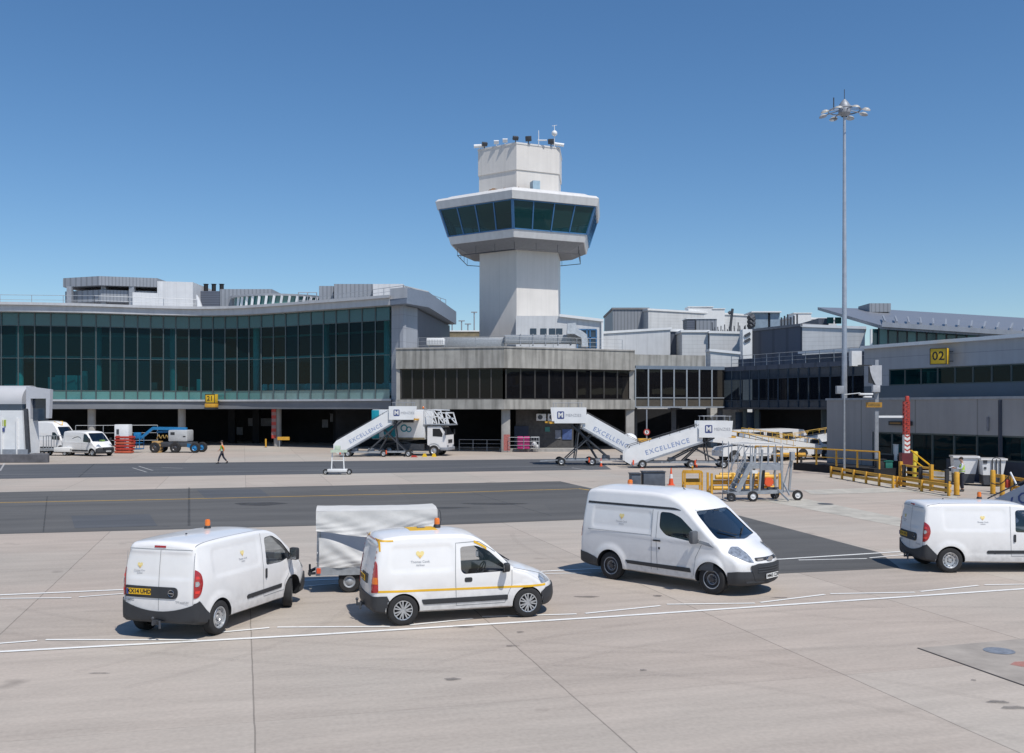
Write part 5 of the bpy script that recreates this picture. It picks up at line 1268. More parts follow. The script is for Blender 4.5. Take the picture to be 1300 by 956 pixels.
m = MB(); a = N0.lerp(N1, 0.45)+nn*1.4; b = N0.lerp(N1, 0.93)+nn*1.4; m.bar((a.x, a.y, 9.62), (b.x, b.y, 9.52), 0.5, 0.25); m.build('roof_edge', WHITE2, bn, world=True)
rail('roof_railing', 'pale railing along the roof of the dark navy wing', [(N0.x+1, N0.y+0.2, 8.5), tuple(N1+Vector((-0.6, 0.2, 8.5)))], 1.15, 1.9, 0.028, GALV)

# ---- white clad roof blocks in the middle distance
def blk(name, label, px0, px1, yt0, yt1, D, dep, mt, roofm=None, ybot=470, D1=None, cat='building'):
    D1 = D1 or D; t = thing(name, label, cat, (Xat((px0+px1)/2, (D+D1)/2), (D+D1)/2, 0))
    a = Vector((Xat(px0, D), D)); b = Vector((Xat(px1, D1), D1)); z0, z1 = Zat(yt0, D), Zat(yt1, D1)
    dn = (b-a).normalized(); n = Vector((-dn.y, dn.x))*dep
    vs = [(a.x, a.y, 0), (b.x, b.y, 0), (b.x+n.x, b.y+n.y, 0), (a.x+n.x, a.y+n.y, 0), (a.x, a.y, z0), (b.x, b.y, z1), (b.x+n.x, b.y+n.y, z1), (a.x+n.x, a.y+n.y, z0)]
    m = MB(); m.add(vs, [(3, 2, 1, 0), (0, 1, 5, 4), (1, 2, 6, 5), (2, 3, 7, 6), (3, 0, 4, 7)]); m.build('wall', mt, t, world=True, ang=0)
    e = 0.15; ddn = dn*e; nn_ = n.normalized()*e
    m = MB(); q = [a-ddn-nn_, b+ddn-nn_, b+ddn+n+nn_, a-ddn+n+nn_]
    m.add([(q[i].x, q[i].y, (z0, z1, z1, z0)[i]+0.003) for i in range(4)]+[(q[i].x, q[i].y, (z0, z1, z1, z0)[i]+0.28) for i in range(4)], [(3, 2, 1, 0), (4, 5, 6, 7), (0, 1, 5, 4), (1, 2, 6, 5), (2, 3, 7, 6), (3, 0, 4, 7)]); m.build('roof', roofm or WHITE2, t, world=True, ang=0)
    return t
blk('plant_block', 'grey ribbed plant block rising above the white roofs right of the tower', 778, 823, 393, 393, 150, 14, GRIB, ROOFG)
blk('white_hall', 'long low white hall right behind the ribbed grey block', 823, 962, 394, 402, 148, 16, WCLAD, WHITE2, D1=152)
blk('white_hall', 'white hall with a sloping top edge beside the tower hall', 764, 851, 424, 418.5, 120, 10, WCLADV)
blk('dark_gap_block', 'narrow slate block between the sloping white hall and the ribbed white block', 851, 866, 421, 421, 122, 8, SLATE)
blk('white_block', 'small ribbed white block left of the leaning white one', 866, 899, 422, 422, 118, 8, WCLAD)
blk('white_block', 'ribbed white block with a leaning right edge above the link building', 901, 943, 423, 424, 117.5, 8, WCLAD)
blk('white_block', 'low white upstand wall between the link building and the navy wing', 902, 938, 446, 450, 108, 2, WCLAD)
blk('slate_block', 'dark slate block behind the railing of the navy wing', 955, 1018, 421, 414, 112, 10, SLATE, ROOFG, D1=106)
blk('white_block', 'white ribbed block right of the slate block, passed by the tall mast', 1018.5, 1098, 415, 418, 106, 10, WCLAD, D1=104)
blk('white_hall', 'distant white hall at the foot of the pointed metal roof', 1000, 1062, 405, 406, 150, 10, WCLAD)
for (px0, px1, y0, y1, D, lab) in ((874, 905, 390, 398, 150, 'largest white ventilation box on the long white hall'), (905, 920, 392.5, 399, 150, 'smaller white ventilation box beside the largest one'), (1008, 1030, 398, 405, 148, 'pale ventilation box on the distant white hall'), (872, 882, 405, 419, 130, 'dark stair head on the white roofs'), (884, 910, 405, 420, 131, 'grey louvred box behind the small ribbed white block')):
    t = thing('roof_unit', lab, 'roof unit', (Xat((px0+px1)/2, D), D, Zat(y1, D)-3)); m = MB(); m.box(Xat(px0, D), Xat(px1, D), D, D+3, Zat(y1, D)-3, Zat(y0, D)); m.build('case', SLATEH if 'dark' in lab else GRIB if 'louv' in lab else WHITE2, t, world=True, ang=0)
    m = MB(); m.box(Xat(px0, D)-0.1, Xat(px1, D)+0.1, D-0.1, D+3.1, Zat(y0, D), Zat(y0, D)+0.12); m.build('lid', WHITE2, t, world=True, ang=0)
# spiral duct and glazed stair head near px 955-1000
t = thing('roof_plant_room', 'blue grey plant room with dark pipes on the roof left of the pointed metal roof', 'plant room', (Xat(972, 116), 116, 8))
m = MB(); m.box(Xat(957, 116), Xat(975, 116), 116, 119, 8, Zat(397, 116)); m.box(Xat(978, 116), Xat(990, 116), 116, 119, 8, Zat(397, 116)); m.build('wall', mat('blue_grey_cladding', (0.24, 0.31, 0.38), 0.4, var=0.25, scale=1), t, world=True)
m = MB(); m.box(Xat(953, 116), Xat(991, 116), 115.6, 119.4, Zat(397, 116), Zat(395.5, 116)); m.build('roof', WHITE2, t, world=True)
m = MB()
for i in range(5): m.tube((Xat(951, 115.5)+0.2*(i % 2), 115.5, Zat(405+i*2.5, 116)), (Xat(957, 115.5), 115.8, Zat(402+i*2.5, 116)), 0.35, 8)
for i in range(6): x = Xat(992+i*4, 116); m.tube((x, 116, 11), (x, 116, Zat(403-(i % 3)*2, 116)), 0.1)
for i in range(22): x = Xat(905+i*2.0, 119); m.tube((x, 119, 11.5), (x+random.uniform(-.2, .2), 119, Zat(420-random.uniform(0, 7)*(1 if i % 4 else 1.6), 119)), 0.06)
m.tube((Xat(925, 119), 119, 12), (Xat(930, 119), 119, Zat(392, 119)), 0.16); m.tube((Xat(928, 119), 119, Zat(396, 119)), (Xat(925, 119), 119, Zat(398, 119)), 0.2)
m.build('pipes', STEELD, t, world=True)
t = thing('exhaust_duct', 'white spiral duct with dark rings against the slate block', 'duct', (Xat(947, 112.5), 111, 8)); m = MB()
m.box(Xat(943, 111), Xat(955, 111), 111, 112.5, 8, Zat(418, 111)); m.build('case', WHITE2, t, world=True)
m = MB(); m.cbox((Xat(949, 110.9), 110.9, Zat(425, 111)), (0.7, 0.1, 0.3), ry=-0.5); m.cbox((Xat(949, 110.9), 110.9, Zat(432, 111)), (0.7, 0.1, 0.3), ry=-0.5); m.build('vent', STEELD, t, world=True)

# ---- pointed metal roof terminal, far right
bp_ = thing('pointed_roof_terminal', 'terminal with low pointed metal roof and a row of teal windows, behind the grey building', 'building', (Xat(1180, 112), 112, 0))
def PP(px, py, D): return P(px, py, D)
ap = PP(1038, 390, 122); ev = PP(1120, 413.5, 100); er = PP(1330, 427, 92); rr_ = PP(1340, 406, 124); rl = PP(1110, 392, 130)
m = MB(); th = Vector((0, 0, -0.35))
top = [ap, ev, er, rr_, rl]; m.add([*top, *[p+th for p in top]], [(0, 1, 4), (1, 2, 3, 4), (9, 6, 5), (9, 8, 7, 6), (0, 5, 6, 1), (1, 6, 7, 2), (2, 7, 8, 3), (3, 8, 9, 4), (4, 9, 5, 0)])
m.build('roof', ribbed('standing_seam_roof', (0.24, 0.25, 0.275), 0.4, 0.6, 'v', 0.2, metal=0.3, gap=0.1), bp_, world=True, ang=10)
m = MB(); m.bar(ev+Vector((0, -0.1, 0.1)), er+Vector((0, -0.1, 0.1)), 0.5, 0.45); m.build('gutter', ALU, bp_, world=True)
for i in range(13):
    u = (i+0.3)/13; a = ev.lerp(er, u)+Vector((0, 0.1, 0.45)); b = a+(rl.lerp(rr_, u)-a)*0.30+Vector((0, 0, .12)); m = MB(); m.bar(a, b, 0.16, 0.22); m.build('roof_rib', STEEL, bp_, world=True)
n = 16
for i in range(n):
    a = ev.lerp(er, i/n)+Vector((0.2, 1.6, -0.10)); b = ev.lerp(er, (i+1)/n)+Vector((0.2, 1.6, -0.10))
    w = MB(); w.quad([(a.x, a.y, a.z-3.2), (b.x, b.y, b.z-3.2), tuple(b), tuple(a)]); o = w.build('window', TSPAND if i % 3 else TSPAN, bp_, world=True, ang=0)
    f = MB(); f.bar((a.x, a.y-.06, a.z-3.2), (a.x, a.y-.06, a.z), 0.1, 0.12); f.build('frame', STEELD, o, world=True)
m = MB(); a = PP(1106, 418, 101); m.bar((a.x, a.y, a.z-4), tuple(a), 0.2, 0.2); m.build('post', WHITE2, bp_, world=True)
m = MB(); m.box(Xat(1097, 104), ev.x+0.25, ev.y+1.7, ev.y+2.2, 0, 12.3); m.build('glazed_end', TSPAND, bp_, world=True, ang=0)
m = MB(); a = ev+Vector((0.3, 2.2, 0)); b = er+Vector((0.3, 2.2, 0)); m.prism([(a.x, a.y), (b.x, b.y), (b.x+8, b.y+20), (a.x+8, a.y+20)], 0, 10.7, 'z'); m.build('wall', SLATE, bp_, world=True)
m = MB(); a = PP(1060, 404, 118); m.box(Xat(1046, 116), Xat(1106, 104), 118, 126, 4, Zat(404, 118)); m.build('wall', SLATE, bp_, world=True)
for px in (1050, 1060):
    m = MB(); m.box(Xat(px, 117.9), Xat(px+8, 117.9), 117.85, 117.95, Zat(411, 118), Zat(403, 118)); m.build('window', TSPAN, bp_, world=True, ang=0)
m = MB(); m.box(Xat(1104, 122), Xat(1131, 122), 122, 126, Zat(396, 122), Zat(385, 122)); m.build('roof_box', GRIB, bp_, world=True)

# ---- grey building with gate sign 02 and its lower annex
dv = Vector((0.4, -0.917, 0)).normalized(); nv = Vector((0.917, 0.4, 0)).normalized()
U0 = Vector((Xat(1097, 78.5), 78.5, 0)); U1 = U0+dv*26
b2 = thing('grey_building', 'grey clad building with a window band and a yellow gate sign, right side', 'building', tuple(U0+dv*8))
def seg2(m, a, b, z0, z1, t, mi=0):
    n = nv*t; m.prism([(a.x, a.y), (b.x, b.y), (b.x+n.x, b.y+n.y), (a.x+n.x, a.y+n.y)], z0, z1, 'z', mi)
wz0, wz1 = Zat(490, 77)-0.0, 7.20
m = MB(); seg2(m, U0, U1, wz1, 8.9, 20); m.build('upper_wall', CLADG, b2, world=True)
m = MB(); seg2(m, U0+nv*0.01, U1+nv*0.01, 0, wz0-0.0, 20); m.build('lower_wall', mat('blue_grey_panel', (0.075, 0.105, 0.14), 0.4, var=0.1, scale=0.5), b2, world=True)
m = MB(); seg2(m, U0+nv*0.005, U0+dv*2.6+nv*0.005, wz0+0.001, wz1-0.001, 3); m.build('end_pier', CLADG, b2, world=True)
m = MB(); seg2(m, U0+dv*2.6+nv*5, U1+nv*5, wz0, wz1, 0.3); m.build('inner_wall', INWALL, b2, world=True)
m = MB(); m.bar(tuple(U0-nv*0.2+Vector((0, 0, 9.0))), tuple(U1-nv*0.2+Vector((0, 0, 9.0))), 0.4, 0.24); m.build('roof_edge', WHITE2, b2, world=True)
n = 15
for i in range(n):
    p = U0+dv*2.6+dv*(23.2*i/n)+nv*0.12; q = U0+dv*2.6+dv*(23.2*(i+1)/n)+nv*0.12
    w = MB(); w.quad([(p.x, p.y, wz0), (q.x, q.y, wz0), (q.x, q.y, wz1), (p.x, p.y, wz1)]); o = w.build('window', TGLASS, b2, world=True, ang=0)
    f = MB(); f.bar((p.x, p.y, wz0), (p.x, p.y, wz1), 0.1, 0.12); f.bar((p.x, p.y, wz0+0.04), (q.x, q.y, wz0+0.04), 0.1, 0.08); f.bar((p.x, p.y, wz1-0.04), (q.x, q.y, wz1-0.04), 0.1, 0.08); f.build('frame', MULL, o, world=True)
m = MB(); a = U0+dv*0.1; m.box(a.x-0.7, a.x+0.1, a.y+1.0, a.y+1.6, 7.6, 8.8); m.build('roof_access', WHITE2, b2, world=True)
# annex
X0 = Vector((21.8, 69.0, 0)); X1 = X0+dv*24
b3 = thing('annex', 'low grey clad annex with a strip of windows behind the yellow barriers', 'building', tuple(X0+dv*8))
az = 4.78; lz = 2.72; sz = 1.25
m = MB(); seg2(m, X0, X1, lz, az, 9); m.build('upper_wall', CLADA, b3, world=True)
m = MB(); seg2(m, X0+nv*0.005, X0+dv*4.3+nv*0.005, 0, lz-0.001, 8); m.build('lower_wall', CLADA, b3, world=True)
m = MB(); seg2(m, X0+dv*10.3+nv*0.06, X1+nv*0.06, 0, sz, 8); m.build('lower_wall', mat('navy_panel', (0.03, 0.042, 0.07), 0.45, var=0.1), b3, world=True)
m = MB(); seg2(m, X0+dv*4.3+nv*3.0, X1+nv*3.0, 0, lz, 0.2); m.build('inner_wall', INWALL, b3, world=True)
m = MB(); seg2(m, X0-nv*0.08-dv*0.05, X1-nv*0.08, az, az+0.14, 9.1); m.build('coping', STEEL, b3, world=True)
s0 = 4.3
for i in range(12):
    p = X0+dv*(s0+1.64*i)+nv*0.12; q = X0+dv*(s0+1.64*(i+1))+nv*0.12; zb = 0.3 if 2 <= i < 4 else sz
    w = MB(); w.quad([(p.x, p.y, zb), (q.x, q.y, zb), (q.x, q.y, lz), (p.x, p.y, lz)]); o = w.build('window' if zb > 1 else 'door', TGLASS, b3, world=True, ang=0)
    f = MB(); f.bar((p.x, p.y, zb), (p.x, p.y, lz), 0.1, 0.14); f.bar((p.x, p.y, zb+0.04), (q.x, q.y, zb+0.04), 0.1, 0.1); f.bar((p.x, p.y, lz-0.04), (q.x, q.y, lz-0.04), 0.1, 0.1); f.build('frame', MULL, o, world=True)
m = MB(); seg2(m, X0+dv*4.3+nv*0.06, X0+dv*(4.3+3.28)+nv*0.06, 0, sz, 0.5); m.build('lower_wall', UWALL, b3, world=True)
for i in (1, 5, 6, 9, 10):
    p = X0+dv*(s0+1.64*i+0.2)+nv*1.4; m = MB(); m.box(p.x, p.x+0.8, p.y-0.1, p.y, 1.3, 2.5); m.build('interior_fitting', (INCOL, GREENP, USIGN)[i % 3], b3, world=True)
m = MB(); a = X0+dv*13.3-nv*0.02; m.bar((a.x, a.y, 2.95), (a.x, a.y, 3.75), 0.25, 0.04); m.build('notice', USIGN, b3, world=True)
m = MB(); seg2(m, X0-nv*2.4-dv*0.6, X0+dv*7.0-nv*2.4, 0, 0.50, 2.3); m.build('plinth', UWALL, b3, world=True)

# ---- plant rooms on the glass terminal roof
zt = ZF
def box_thing(nm, lab, cat, parts, base):
    t = thing(nm, lab, cat, base)
    for pn, (x0, x1, y0, y1, z0, z1), mt in parts:
        m = MB(); m.box(x0, x1, y0, y1, z0, z1); m.build(pn, mt, t, world=True, ang=0)
    return t
D = 122.
t = thing('roof_plant_room', 'big open framed plant room of pale grey panels on the left roof', 'plant room', (Xat(160, D), D, zt))
m = MB(); a = [(Xat(80, 124), 124), (Xat(126, D), D), (Xat(200, D+2), D+2), (Xat(200, D+2), 132), (Xat(80, 124), 132)]
m.slab(a, Zat(362, D), Zat(350.5, D)); m.build('upper_band', GRIB, t, world=True, ang=0)
m = MB(); m.slab([(p[0], p[1]+0.6) for p in a[:4]]+[(Xat(80, 124), 132)], Zat(382, D), Zat(367, D)); m.build('lower_band', GRIB, t, world=True, ang=0)
for px in (82, 126, 162): m = MB(); m.box(Xat(px, D)-0.3, Xat(px, D)+0.3, D+1.2, D+1.8, zt, Zat(362, D)); m.build('post', STEEL, t, world=True)
m = MB(); m.slab([(Xat(200, D+2), D+1.9), (Xat(245, D+3), D+3), (Xat(245, D+3), 134), (Xat(200, D+2), 134)], zt, Zat(357, D+2)); m.build('wall', WCLADV, t, world=True, ang=0)
m = MB(); m.slab([(Xat(165, D), D+0.8), (Xat(200, D+2), D+1.88), (Xat(200, D+2), 131), (Xat(165, D), 131)], zt, Zat(370, D)); m.build('wall', WCLADV, t, world=True, ang=0)
t = thing('roof_canopy_tip', 'white pointed wind deflector at the end of the big plant room', 'wind deflector', (Xat(246, D), D+2.5, zt)); m = MB(); m.prism([(Xat(243, D), zt), (Xat(252, D), zt+0.6), (Xat(245, D), zt+2.6), (Xat(242, D), zt+3)], D+2.2, D+2.6, 'y'); m.build('fin', WHITE, t, world=True)
t = box_thing('roof_plant_room', 'grey plant room with three dark flues on the left roof', 'plant room', [('wall', (Xat(246, 128), Xat(279, 128), 128, 136, zt, Zat(369.5, 128)), SLATEH), ('wall', (Xat(279.5, 128), Xat(345, 128), 128, 137, zt, Zat(367, 128)), GRIB)], (Xat(290, 128), 128, zt))
for px in (260, 270, 280):
    m = MB(); m.lathe([(0.28, Zat(369, 129)), (0.28, Zat(360.5, 129)), (0.36, Zat(360.5, 129)), (0.36, Zat(360, 129))], c=(Xat(px, 129), 129.5, 0), n=12); m.build('flue', INK, t, world=True)
t = thing('roof_lantern', 'rounded glazed roof lantern with slanting white fins on the left roof', 'roof lantern', (Xat(352, 124), 124, zt)); m = MB()
cx, cy = Xat(352, 127), 128.0; ex, ey = 5.6, 4.2
ell = lambda k, z, q=0: [(cx+(ex+k)*math.cos(2*PI*i/40), cy+(ey+k)*math.sin(2*PI*i/40), z) for i in range(40)]
def ering(m, k0, z0, k1, z1):
    m.add(ell(k0, z0)+ell(k1, z1), [tuple(range(39, -1, -1)), tuple(range(40, 80))]+[(i, (i+1) % 40, 40+(i+1) % 40, 40+i) for i in range(40)])
ering(m, 0, zt, 0.1, Zat(376, 124)); m.build('glazing', TSPAN, t, world=True)
m = MB(); ering(m, 0.5, Zat(376, 124)+0.01, 0.6, Zat(373.5, 124)); m.build('roof', ALU, t, world=True)
for i in range(24, 40):
    a = 2*PI*i/40; m = MB(); m.bar((cx+(ex+.25)*math.cos(a), cy+(ey+.25)*math.sin(a), zt), (cx+(ex+.5)*math.cos(a)+.5, cy+(ey+.5)*math.sin(a), Zat(376, 124)), 0.10, 0.3); m.build('fin', WHITE2, t, world=True)
t = thing('roof_plant_room', 'white and grey plant room nearest the end wall of the glass terminal', 'plant room', (Xat(480, 118), 118, zt))
for x0, x1, y, D0, mt in ((405, 423, 363, 120, GRIB), (424, 473, 360.5, 119, GRIB), (473.5, 512, 360.5, 118, WCLADV)):
    m = MB(); m.box(Xat(x0, D0), Xat(x1, D0), D0, D0+8, zt, Zat(y, D0)); m.build('wall', mt, t, world=True, ang=0)
m = MB(); m.slab([(Xat(512, 118), 118), (Xat(544, 124), 124), (Xat(544, 124), 130), (Xat(512, 118), 130)], zt, Zat(366, 121)); m.build('wall', WCLADV, t, world=True, ang=0)
m = MB(); m.box(Xat(449, 119), Xat(461, 119), 118.8, 118.98, Zat(381, 119), Zat(378.5, 119)); m.build('louvre', STEELD, t, world=True)
rail('roof_railing', 'railing on the left roof edge in front of the big plant room', [(Xat(0, 112), 112, zt), (Xat(120, 113), 113, zt), (Xat(250, 117), 117, zt)], 1.6, 3.2, 0.03, GALV)
rail('roof_railing', 'railing on the roof edge around the plant room nearest the end wall', [(Xat(395, 113), 112.5, zt), (Xat(512, 106), 106, zt+.6), (Xat(545, 114), 114, zt+.6), (Xat(566, 120), 120, zt+.6)], 1.3, 2.4, 0.03, GALV)
rail('roof_railing', 'short tall railing beside the glazed lantern on the left roof', [(Xat(379, 121), 121, zt), (Xat(402, 121), 121, zt)], 2.9, 1.2, 0.05, GALV)
# ---------------------------------------------------------------- people
def skinmesh(name, pts, edges, m, parent, sub=2, root=0):
    me = bpy.data.meshes.new(name); me.from_pydata([p[:3] for p in pts], edges, []); o = bpy.data.objects.new(name, me); COL.objects.link(o)
    md = o.modifiers.new('s', 'SKIN'); md.use_smooth_shade = True; md.branch_smoothing = 0.6
    for i, p in enumerate(pts):
        r = p[3]; r = r if isinstance(r, tuple) else (r, r); me.skin_vertices[0].data[i].radius = r
        me.skin_vertices[0].data[i].use_root = (i == root)
    sd = o.modifiers.new('d', 'SUBSURF'); sd.levels = sub; sd.render_levels = sub
    dg = bpy.context.evaluated_depsgraph_get(); dg.update()
    nm = bpy.data.meshes.new_from_object(o.evaluated_get(dg)); o.modifiers.clear(); o.data = nm; nm.name = name
    nm.materials.clear(); nm.materials.append(m); nm.shade_smooth(); o.parent = parent
    return o
def person(label, loc, rz, J, vest, arms_m, legs_m, head_turn=0.0, cap=None, group=None):
    """J: joints in metres, figure facing +x"""
    t = thing('person', label, 'person', loc, rz, group)
    P_ = J; pts = []; E = []; idx = {}
    def v(k, r): idx[k] = len(pts); pts.append((*P_[k], r)); return idx[k]
    for k, r in (('pelvis', (0.155, 0.12)), ('waist', (0.135, 0.105)), ('chest', (0.165, 0.12)), ('neck0', 0.062), ('neck1', 0.056), ('head0', (0.082, 0.078)), ('head1', (0.078, 0.092)), ('head2', 0.058)): v(k, r)
    E += [(i, i+1) for i in range(7)]
    for s in 'LR':
        for k, r in (('sh', 0.058), ('el', 0.042), ('wr', 0.028), ('pa', (0.04, 0.02))): v(k+s, r)
        E += [(idx['chest'], idx['sh'+s]), (idx['sh'+s], idx['el'+s]), (idx['el'+s], idx['wr'+s]), (idx['wr'+s], idx['pa'+s])]
        for k, r in (('hip', 0.085), ('kn', 0.058), ('an', 0.040), ('he', 0.038), ('to', 0.03)): v(k+s, r)
        E += [(idx['pelvis'], idx['hip'+s]), (idx['hip'+s], idx['kn'+s]), (idx['kn'+s], idx['an'+s]), (idx['an'+s], idx['he'+s]), (idx['he'+s], idx['to'+s])]
    body = skinmesh('body', pts, E, SKIN, t, 1)
    fm = MB()      # five fingers on each hand, curled a little
    for s in 'LR':
        w = Vector(P_['wr'+s]); p = Vector(P_['pa'+s]); d = (p-w).normalized(); sd = d.cross(Vector((1, 0, 0.2))).normalized(); cr = sd.cross(d).normalized()
        for i, ln in enumerate((0.062, 0.075, 0.08, 0.075, 0.06)):
            if i == 0: a = w.lerp(p, 0.5)+cr*0.035; b = a+d*0.035+cr*0.03; c = b+d*0.03
            else: a = p+sd*(i-2.5)*0.02; b = a+d*ln*0.55; c = b+(d*0.6+sd.cross(d)*0.5).normalized()*ln*0.45
            fm.tube(a, b, 0.009, 6, 0.008); fm.tube(b, c, 0.008, 6, 0.006)
    fm.build('fingers', SKIN, body)
    h1 = Vector(P_['head1']); m = MB(); m.T = Matrix.Translation(h1) @ Matrix.Rotation(head_turn, 4, 'Z')
    m.ball((0.105, 0, -0.02), 0.016, sc=(1, 0.8, 1.4)); m.ball((0.02, 0.085, -0.01), 0.02, sc=(1, .5, 1.5)); m.ball((0.02, -0.085, -0.01), 0.02, sc=(1, .5, 1.5)); m.build('face', SKIN, body)
    m = MB(); m.T = Matrix.Translation(h1) @ Matrix.Rotation(head_turn, 4, 'Z'); m.ball((0.088, 0.032, 0.012), 0.010); m.ball((0.088, -0.032, 0.012), 0.010); m.cbox((0.094, 0, -0.058), (0.012, 0.045, 0.008)); m.build('eyes_and_mouth', HAIR, body)
    m = MB(); m.T = Matrix.Translation(h1+Vector((-0.018, 0, 0.028))) @ Matrix.Rotation(head_turn, 4, 'Z'); m.ball((0, 0, 0.012), 0.098, sc=(1.02, 0.92, 0.95)); m.build('hair', cap or HAIR, t)
    Pt = lambda k, r: (*P_[k], r)
    tr = [Pt('waist', (0.14, 0.115)), Pt('pelvis', (0.168, 0.135))]; te = [(0, 1)]
    for s in 'LR':
        n = len(tr); an = Vector(P_['an'+s]).lerp(Vector(P_['kn'+s]), 0.12)
        tr += [Pt('hip'+s, 0.10), Pt('kn'+s, 0.078), (*an, 0.066)]; te += [(1, n), (n, n+1), (n+1, n+2)]
    skinmesh('trousers', tr, te, legs_m, t, 1, 1)
    for s in 'LR':
        a, b, c = Vector(P_['an'+s]), Vector(P_['he'+s]), Vector(P_['to'+s])
        m = MB(); m.tube(a+Vector((0, 0, 0.02)), b, 0.055, 8, 0.052); m.tube(b, c, 0.05, 8, 0.042); m.build('boot', BLACKP, t)
    sh = [Pt('waist', (0.148, 0.118)), Pt('chest', (0.178, 0.132)), Pt('neck0', 0.072)]; se = [(0, 1), (1, 2)]
    for s in 'LR':
        n = len(sh); sh += [Pt('sh'+s, 0.070), Pt('el'+s, 0.055), (*Vector(P_['el'+s]).lerp(Vector(P_['wr'+s]), 0.85), 0.044)]; se += [(1, n), (n, n+1), (n+1, n+2)]
    skinmesh('shirt', sh, se, arms_m, t, 1, 1)
    pv = Vector(P_['pelvis']).lerp(Vector(P_['waist']), 0.05)
    ve = [(*pv, (0.182, 0.148)), Pt('waist', (0.165, 0.132)), Pt('chest', (0.196, 0.150)), (*Vector(P_['chest']).lerp(Vector(P_['neck0']), 0.75), (0.14, 0.09))]
    vo = skinmesh('vest', ve, [(0, 1), (1, 2), (2, 3)], vest, t, 1, 1)
    for k, rr in ((0.35, 1), (0.95, 1)):
        c = pv.lerp(Vector(P_['waist']), k); m = MB(); m.T = Matrix.Translation(c) @ Matrix.Diagonal((0.80, 1.0, 1, 1)); m.lathe([(0.183, -0.025), (0.187, 0), (0.183, 0.025)], n=20); m.build('reflective_band', SILVT, vo)
    return t
J0 = dict(pelvis=(0, 0, 0.93), waist=(0.0, 0, 1.10), chest=(0.01, 0, 1.32), neck0=(0.0, 0, 1.47), neck1=(0.01, 0, 1.53), head0=(0.03, 0, 1.58), head1=(0.035, 0, 1.66), head2=(0.02, 0, 1.715),
          shL=(0, 0.19, 1.41), elL=(-0.14, 0.24, 1.16), wrL=(-0.10, 0.25, 0.92), paL=(-0.08, 0.25, 0.84), shR=(0, -0.19, 1.41), elR=(0.08, -0.24, 1.16), wrR=(0.24, -0.22, 1.00), paR=(0.30, -0.21, 0.94),
          hipL=(0, 0.09, 0.88), knL=(0.20, 0.09, 0.50), anL=(0.30, 0.09, 0.12), heL=(0.27, 0.09, 0.055), toL=(0.46, 0.10, 0.045), hipR=(0, -0.09, 0.88), knR=(-0.10, -0.09, 0.48), anR=(-0.36, -0.09, 0.16), heR=(-0.40, -0.09, 0.09), toR=(-0.24, -0.10, 0.045))
HVMIX = HIVIS
c = G(282, 588.6)
person('person in yellow vest, orange sleeves and dark trousers walking across the apron on the left', (c.x, c.y, 0), R(196), J0, HIVIS, HIVO, TROU, cap=HAIR)
J1 = dict(J0); J1.update(shR=(0, -0.19, 1.41), elR=(0.10, -0.25, 1.17), wrR=(0.34, -0.18, 1.20), paR=(0.42, -0.16, 1.21), elL=(0.10, 0.25, 1.17), wrL=(0.34, 0.12, 1.20), paL=(0.42, 0.10, 1.21),
    knL=(0.02, 0.10, 0.48), anL=(-0.01, 0.11, 0.10), heL=(-0.04, 0.11, 0.05), toL=(0.15, 0.13, 0.04), knR=(0.05, -0.10, 0.48), anR=(-0.01, -0.11, 0.10), heR=(-0.04, -0.11, 0.05), toR=(0.15, -0.13, 0.04), head0=(0.045, 0, 1.575), head1=(0.06, 0, 1.65), head2=(0.05, 0, 1.705))
c = G(1221.5, 624)
pp = person('person in yellow vest and pale shirt standing by the white cabinets reading papers', (c.x, c.y, 0), R(168), J1, HIVIS, SHIRT, TROU)
t = thing('paper_sheets', 'white paper sheets held by the person at the cabinets', 'papers', (c.x, c.y, 0), R(168)); m = MB(); m.cbox((0.50, -0.03, 1.25), (0.24, 0.30, 0.012), ry=0.35); m.build('sheet', PLATEW, t)

# ---------------------------------------------------------------- covered baggage trailer
def cloth_mat(name, col, tr):
    m = mat(name, col, 0.7, var=0.06, scale=5, bump=0.25, bscale=9); nt = m.node_tree
    b = [n for n in nt.nodes if n.type == 'BSDF_PRINCIPLED'][0]; out = [n for n in nt.nodes if n.type == 'OUTPUT_MATERIAL'][0]
    t_ = nt.nodes.new('ShaderNodeBsdfTranslucent'); t_.inputs[0].default_value = (*col, 1); mx = nt.nodes.new('ShaderNodeMixShader'); mx.inputs[0].default_value = tr
    L(nt, b.outputs[0], mx.inputs[1]); L(nt, t_.outputs[0], mx.inputs[2]); L(nt, mx.outputs[0], out.inputs[0]); return m
TARP = cloth_mat('white_canvas', (0.74, 0.73, 0.70), 0.22)
t = thing('baggage_trailer', 'baggage trailer with white canvas roof and half open curtains, next to the orange lined van', 'trailer', (G(402.5, 755).x, 23.0, 0), 0.17)
Lx, Wy, Hz = 2.72, 1.25, 1.90
m = MB(); m.box(0, Lx, 0, Wy, 0.46, 0.60); m.box(-0.05, Lx+0.05, -0.03, 0.0, 0.42, 0.62); m.box(-0.05, Lx+.05, Wy, Wy+.03, .42, .62); m.build('deck', GALV, t)
m = MB()
for x in (0.02, Lx-0.02):
    for y in (0.03, Wy-0.03): m.bar((x, y, 0.6), (x, y, Hz-0.05), 0.05, 0.05)
    m.bar((x, 0.03, Hz-0.07), (x, Wy-0.03, Hz-0.07), 0.04, 0.04)
m.bar((0.02, 0.03, Hz-0.06), (Lx-.02, 0.03, Hz-0.06), 0.04, 0.04); m.bar((0.02, Wy-.03, Hz-0.06), (Lx-.02, Wy-.03, Hz-0.06), 0.04, 0.04)
for z in (0.85, 1.15, 1.45, 1.7): m.bar((-0.01, 0.03, z), (-0.01, Wy-.03, z), 0.03, 0.04)
for k in range(5): m.bar((-0.02, 0.22*k+0.06, 0.7+0.2*k), (-0.02, 0.22*k+0.24, 0.93+0.2*k), 0.02, 0.06)
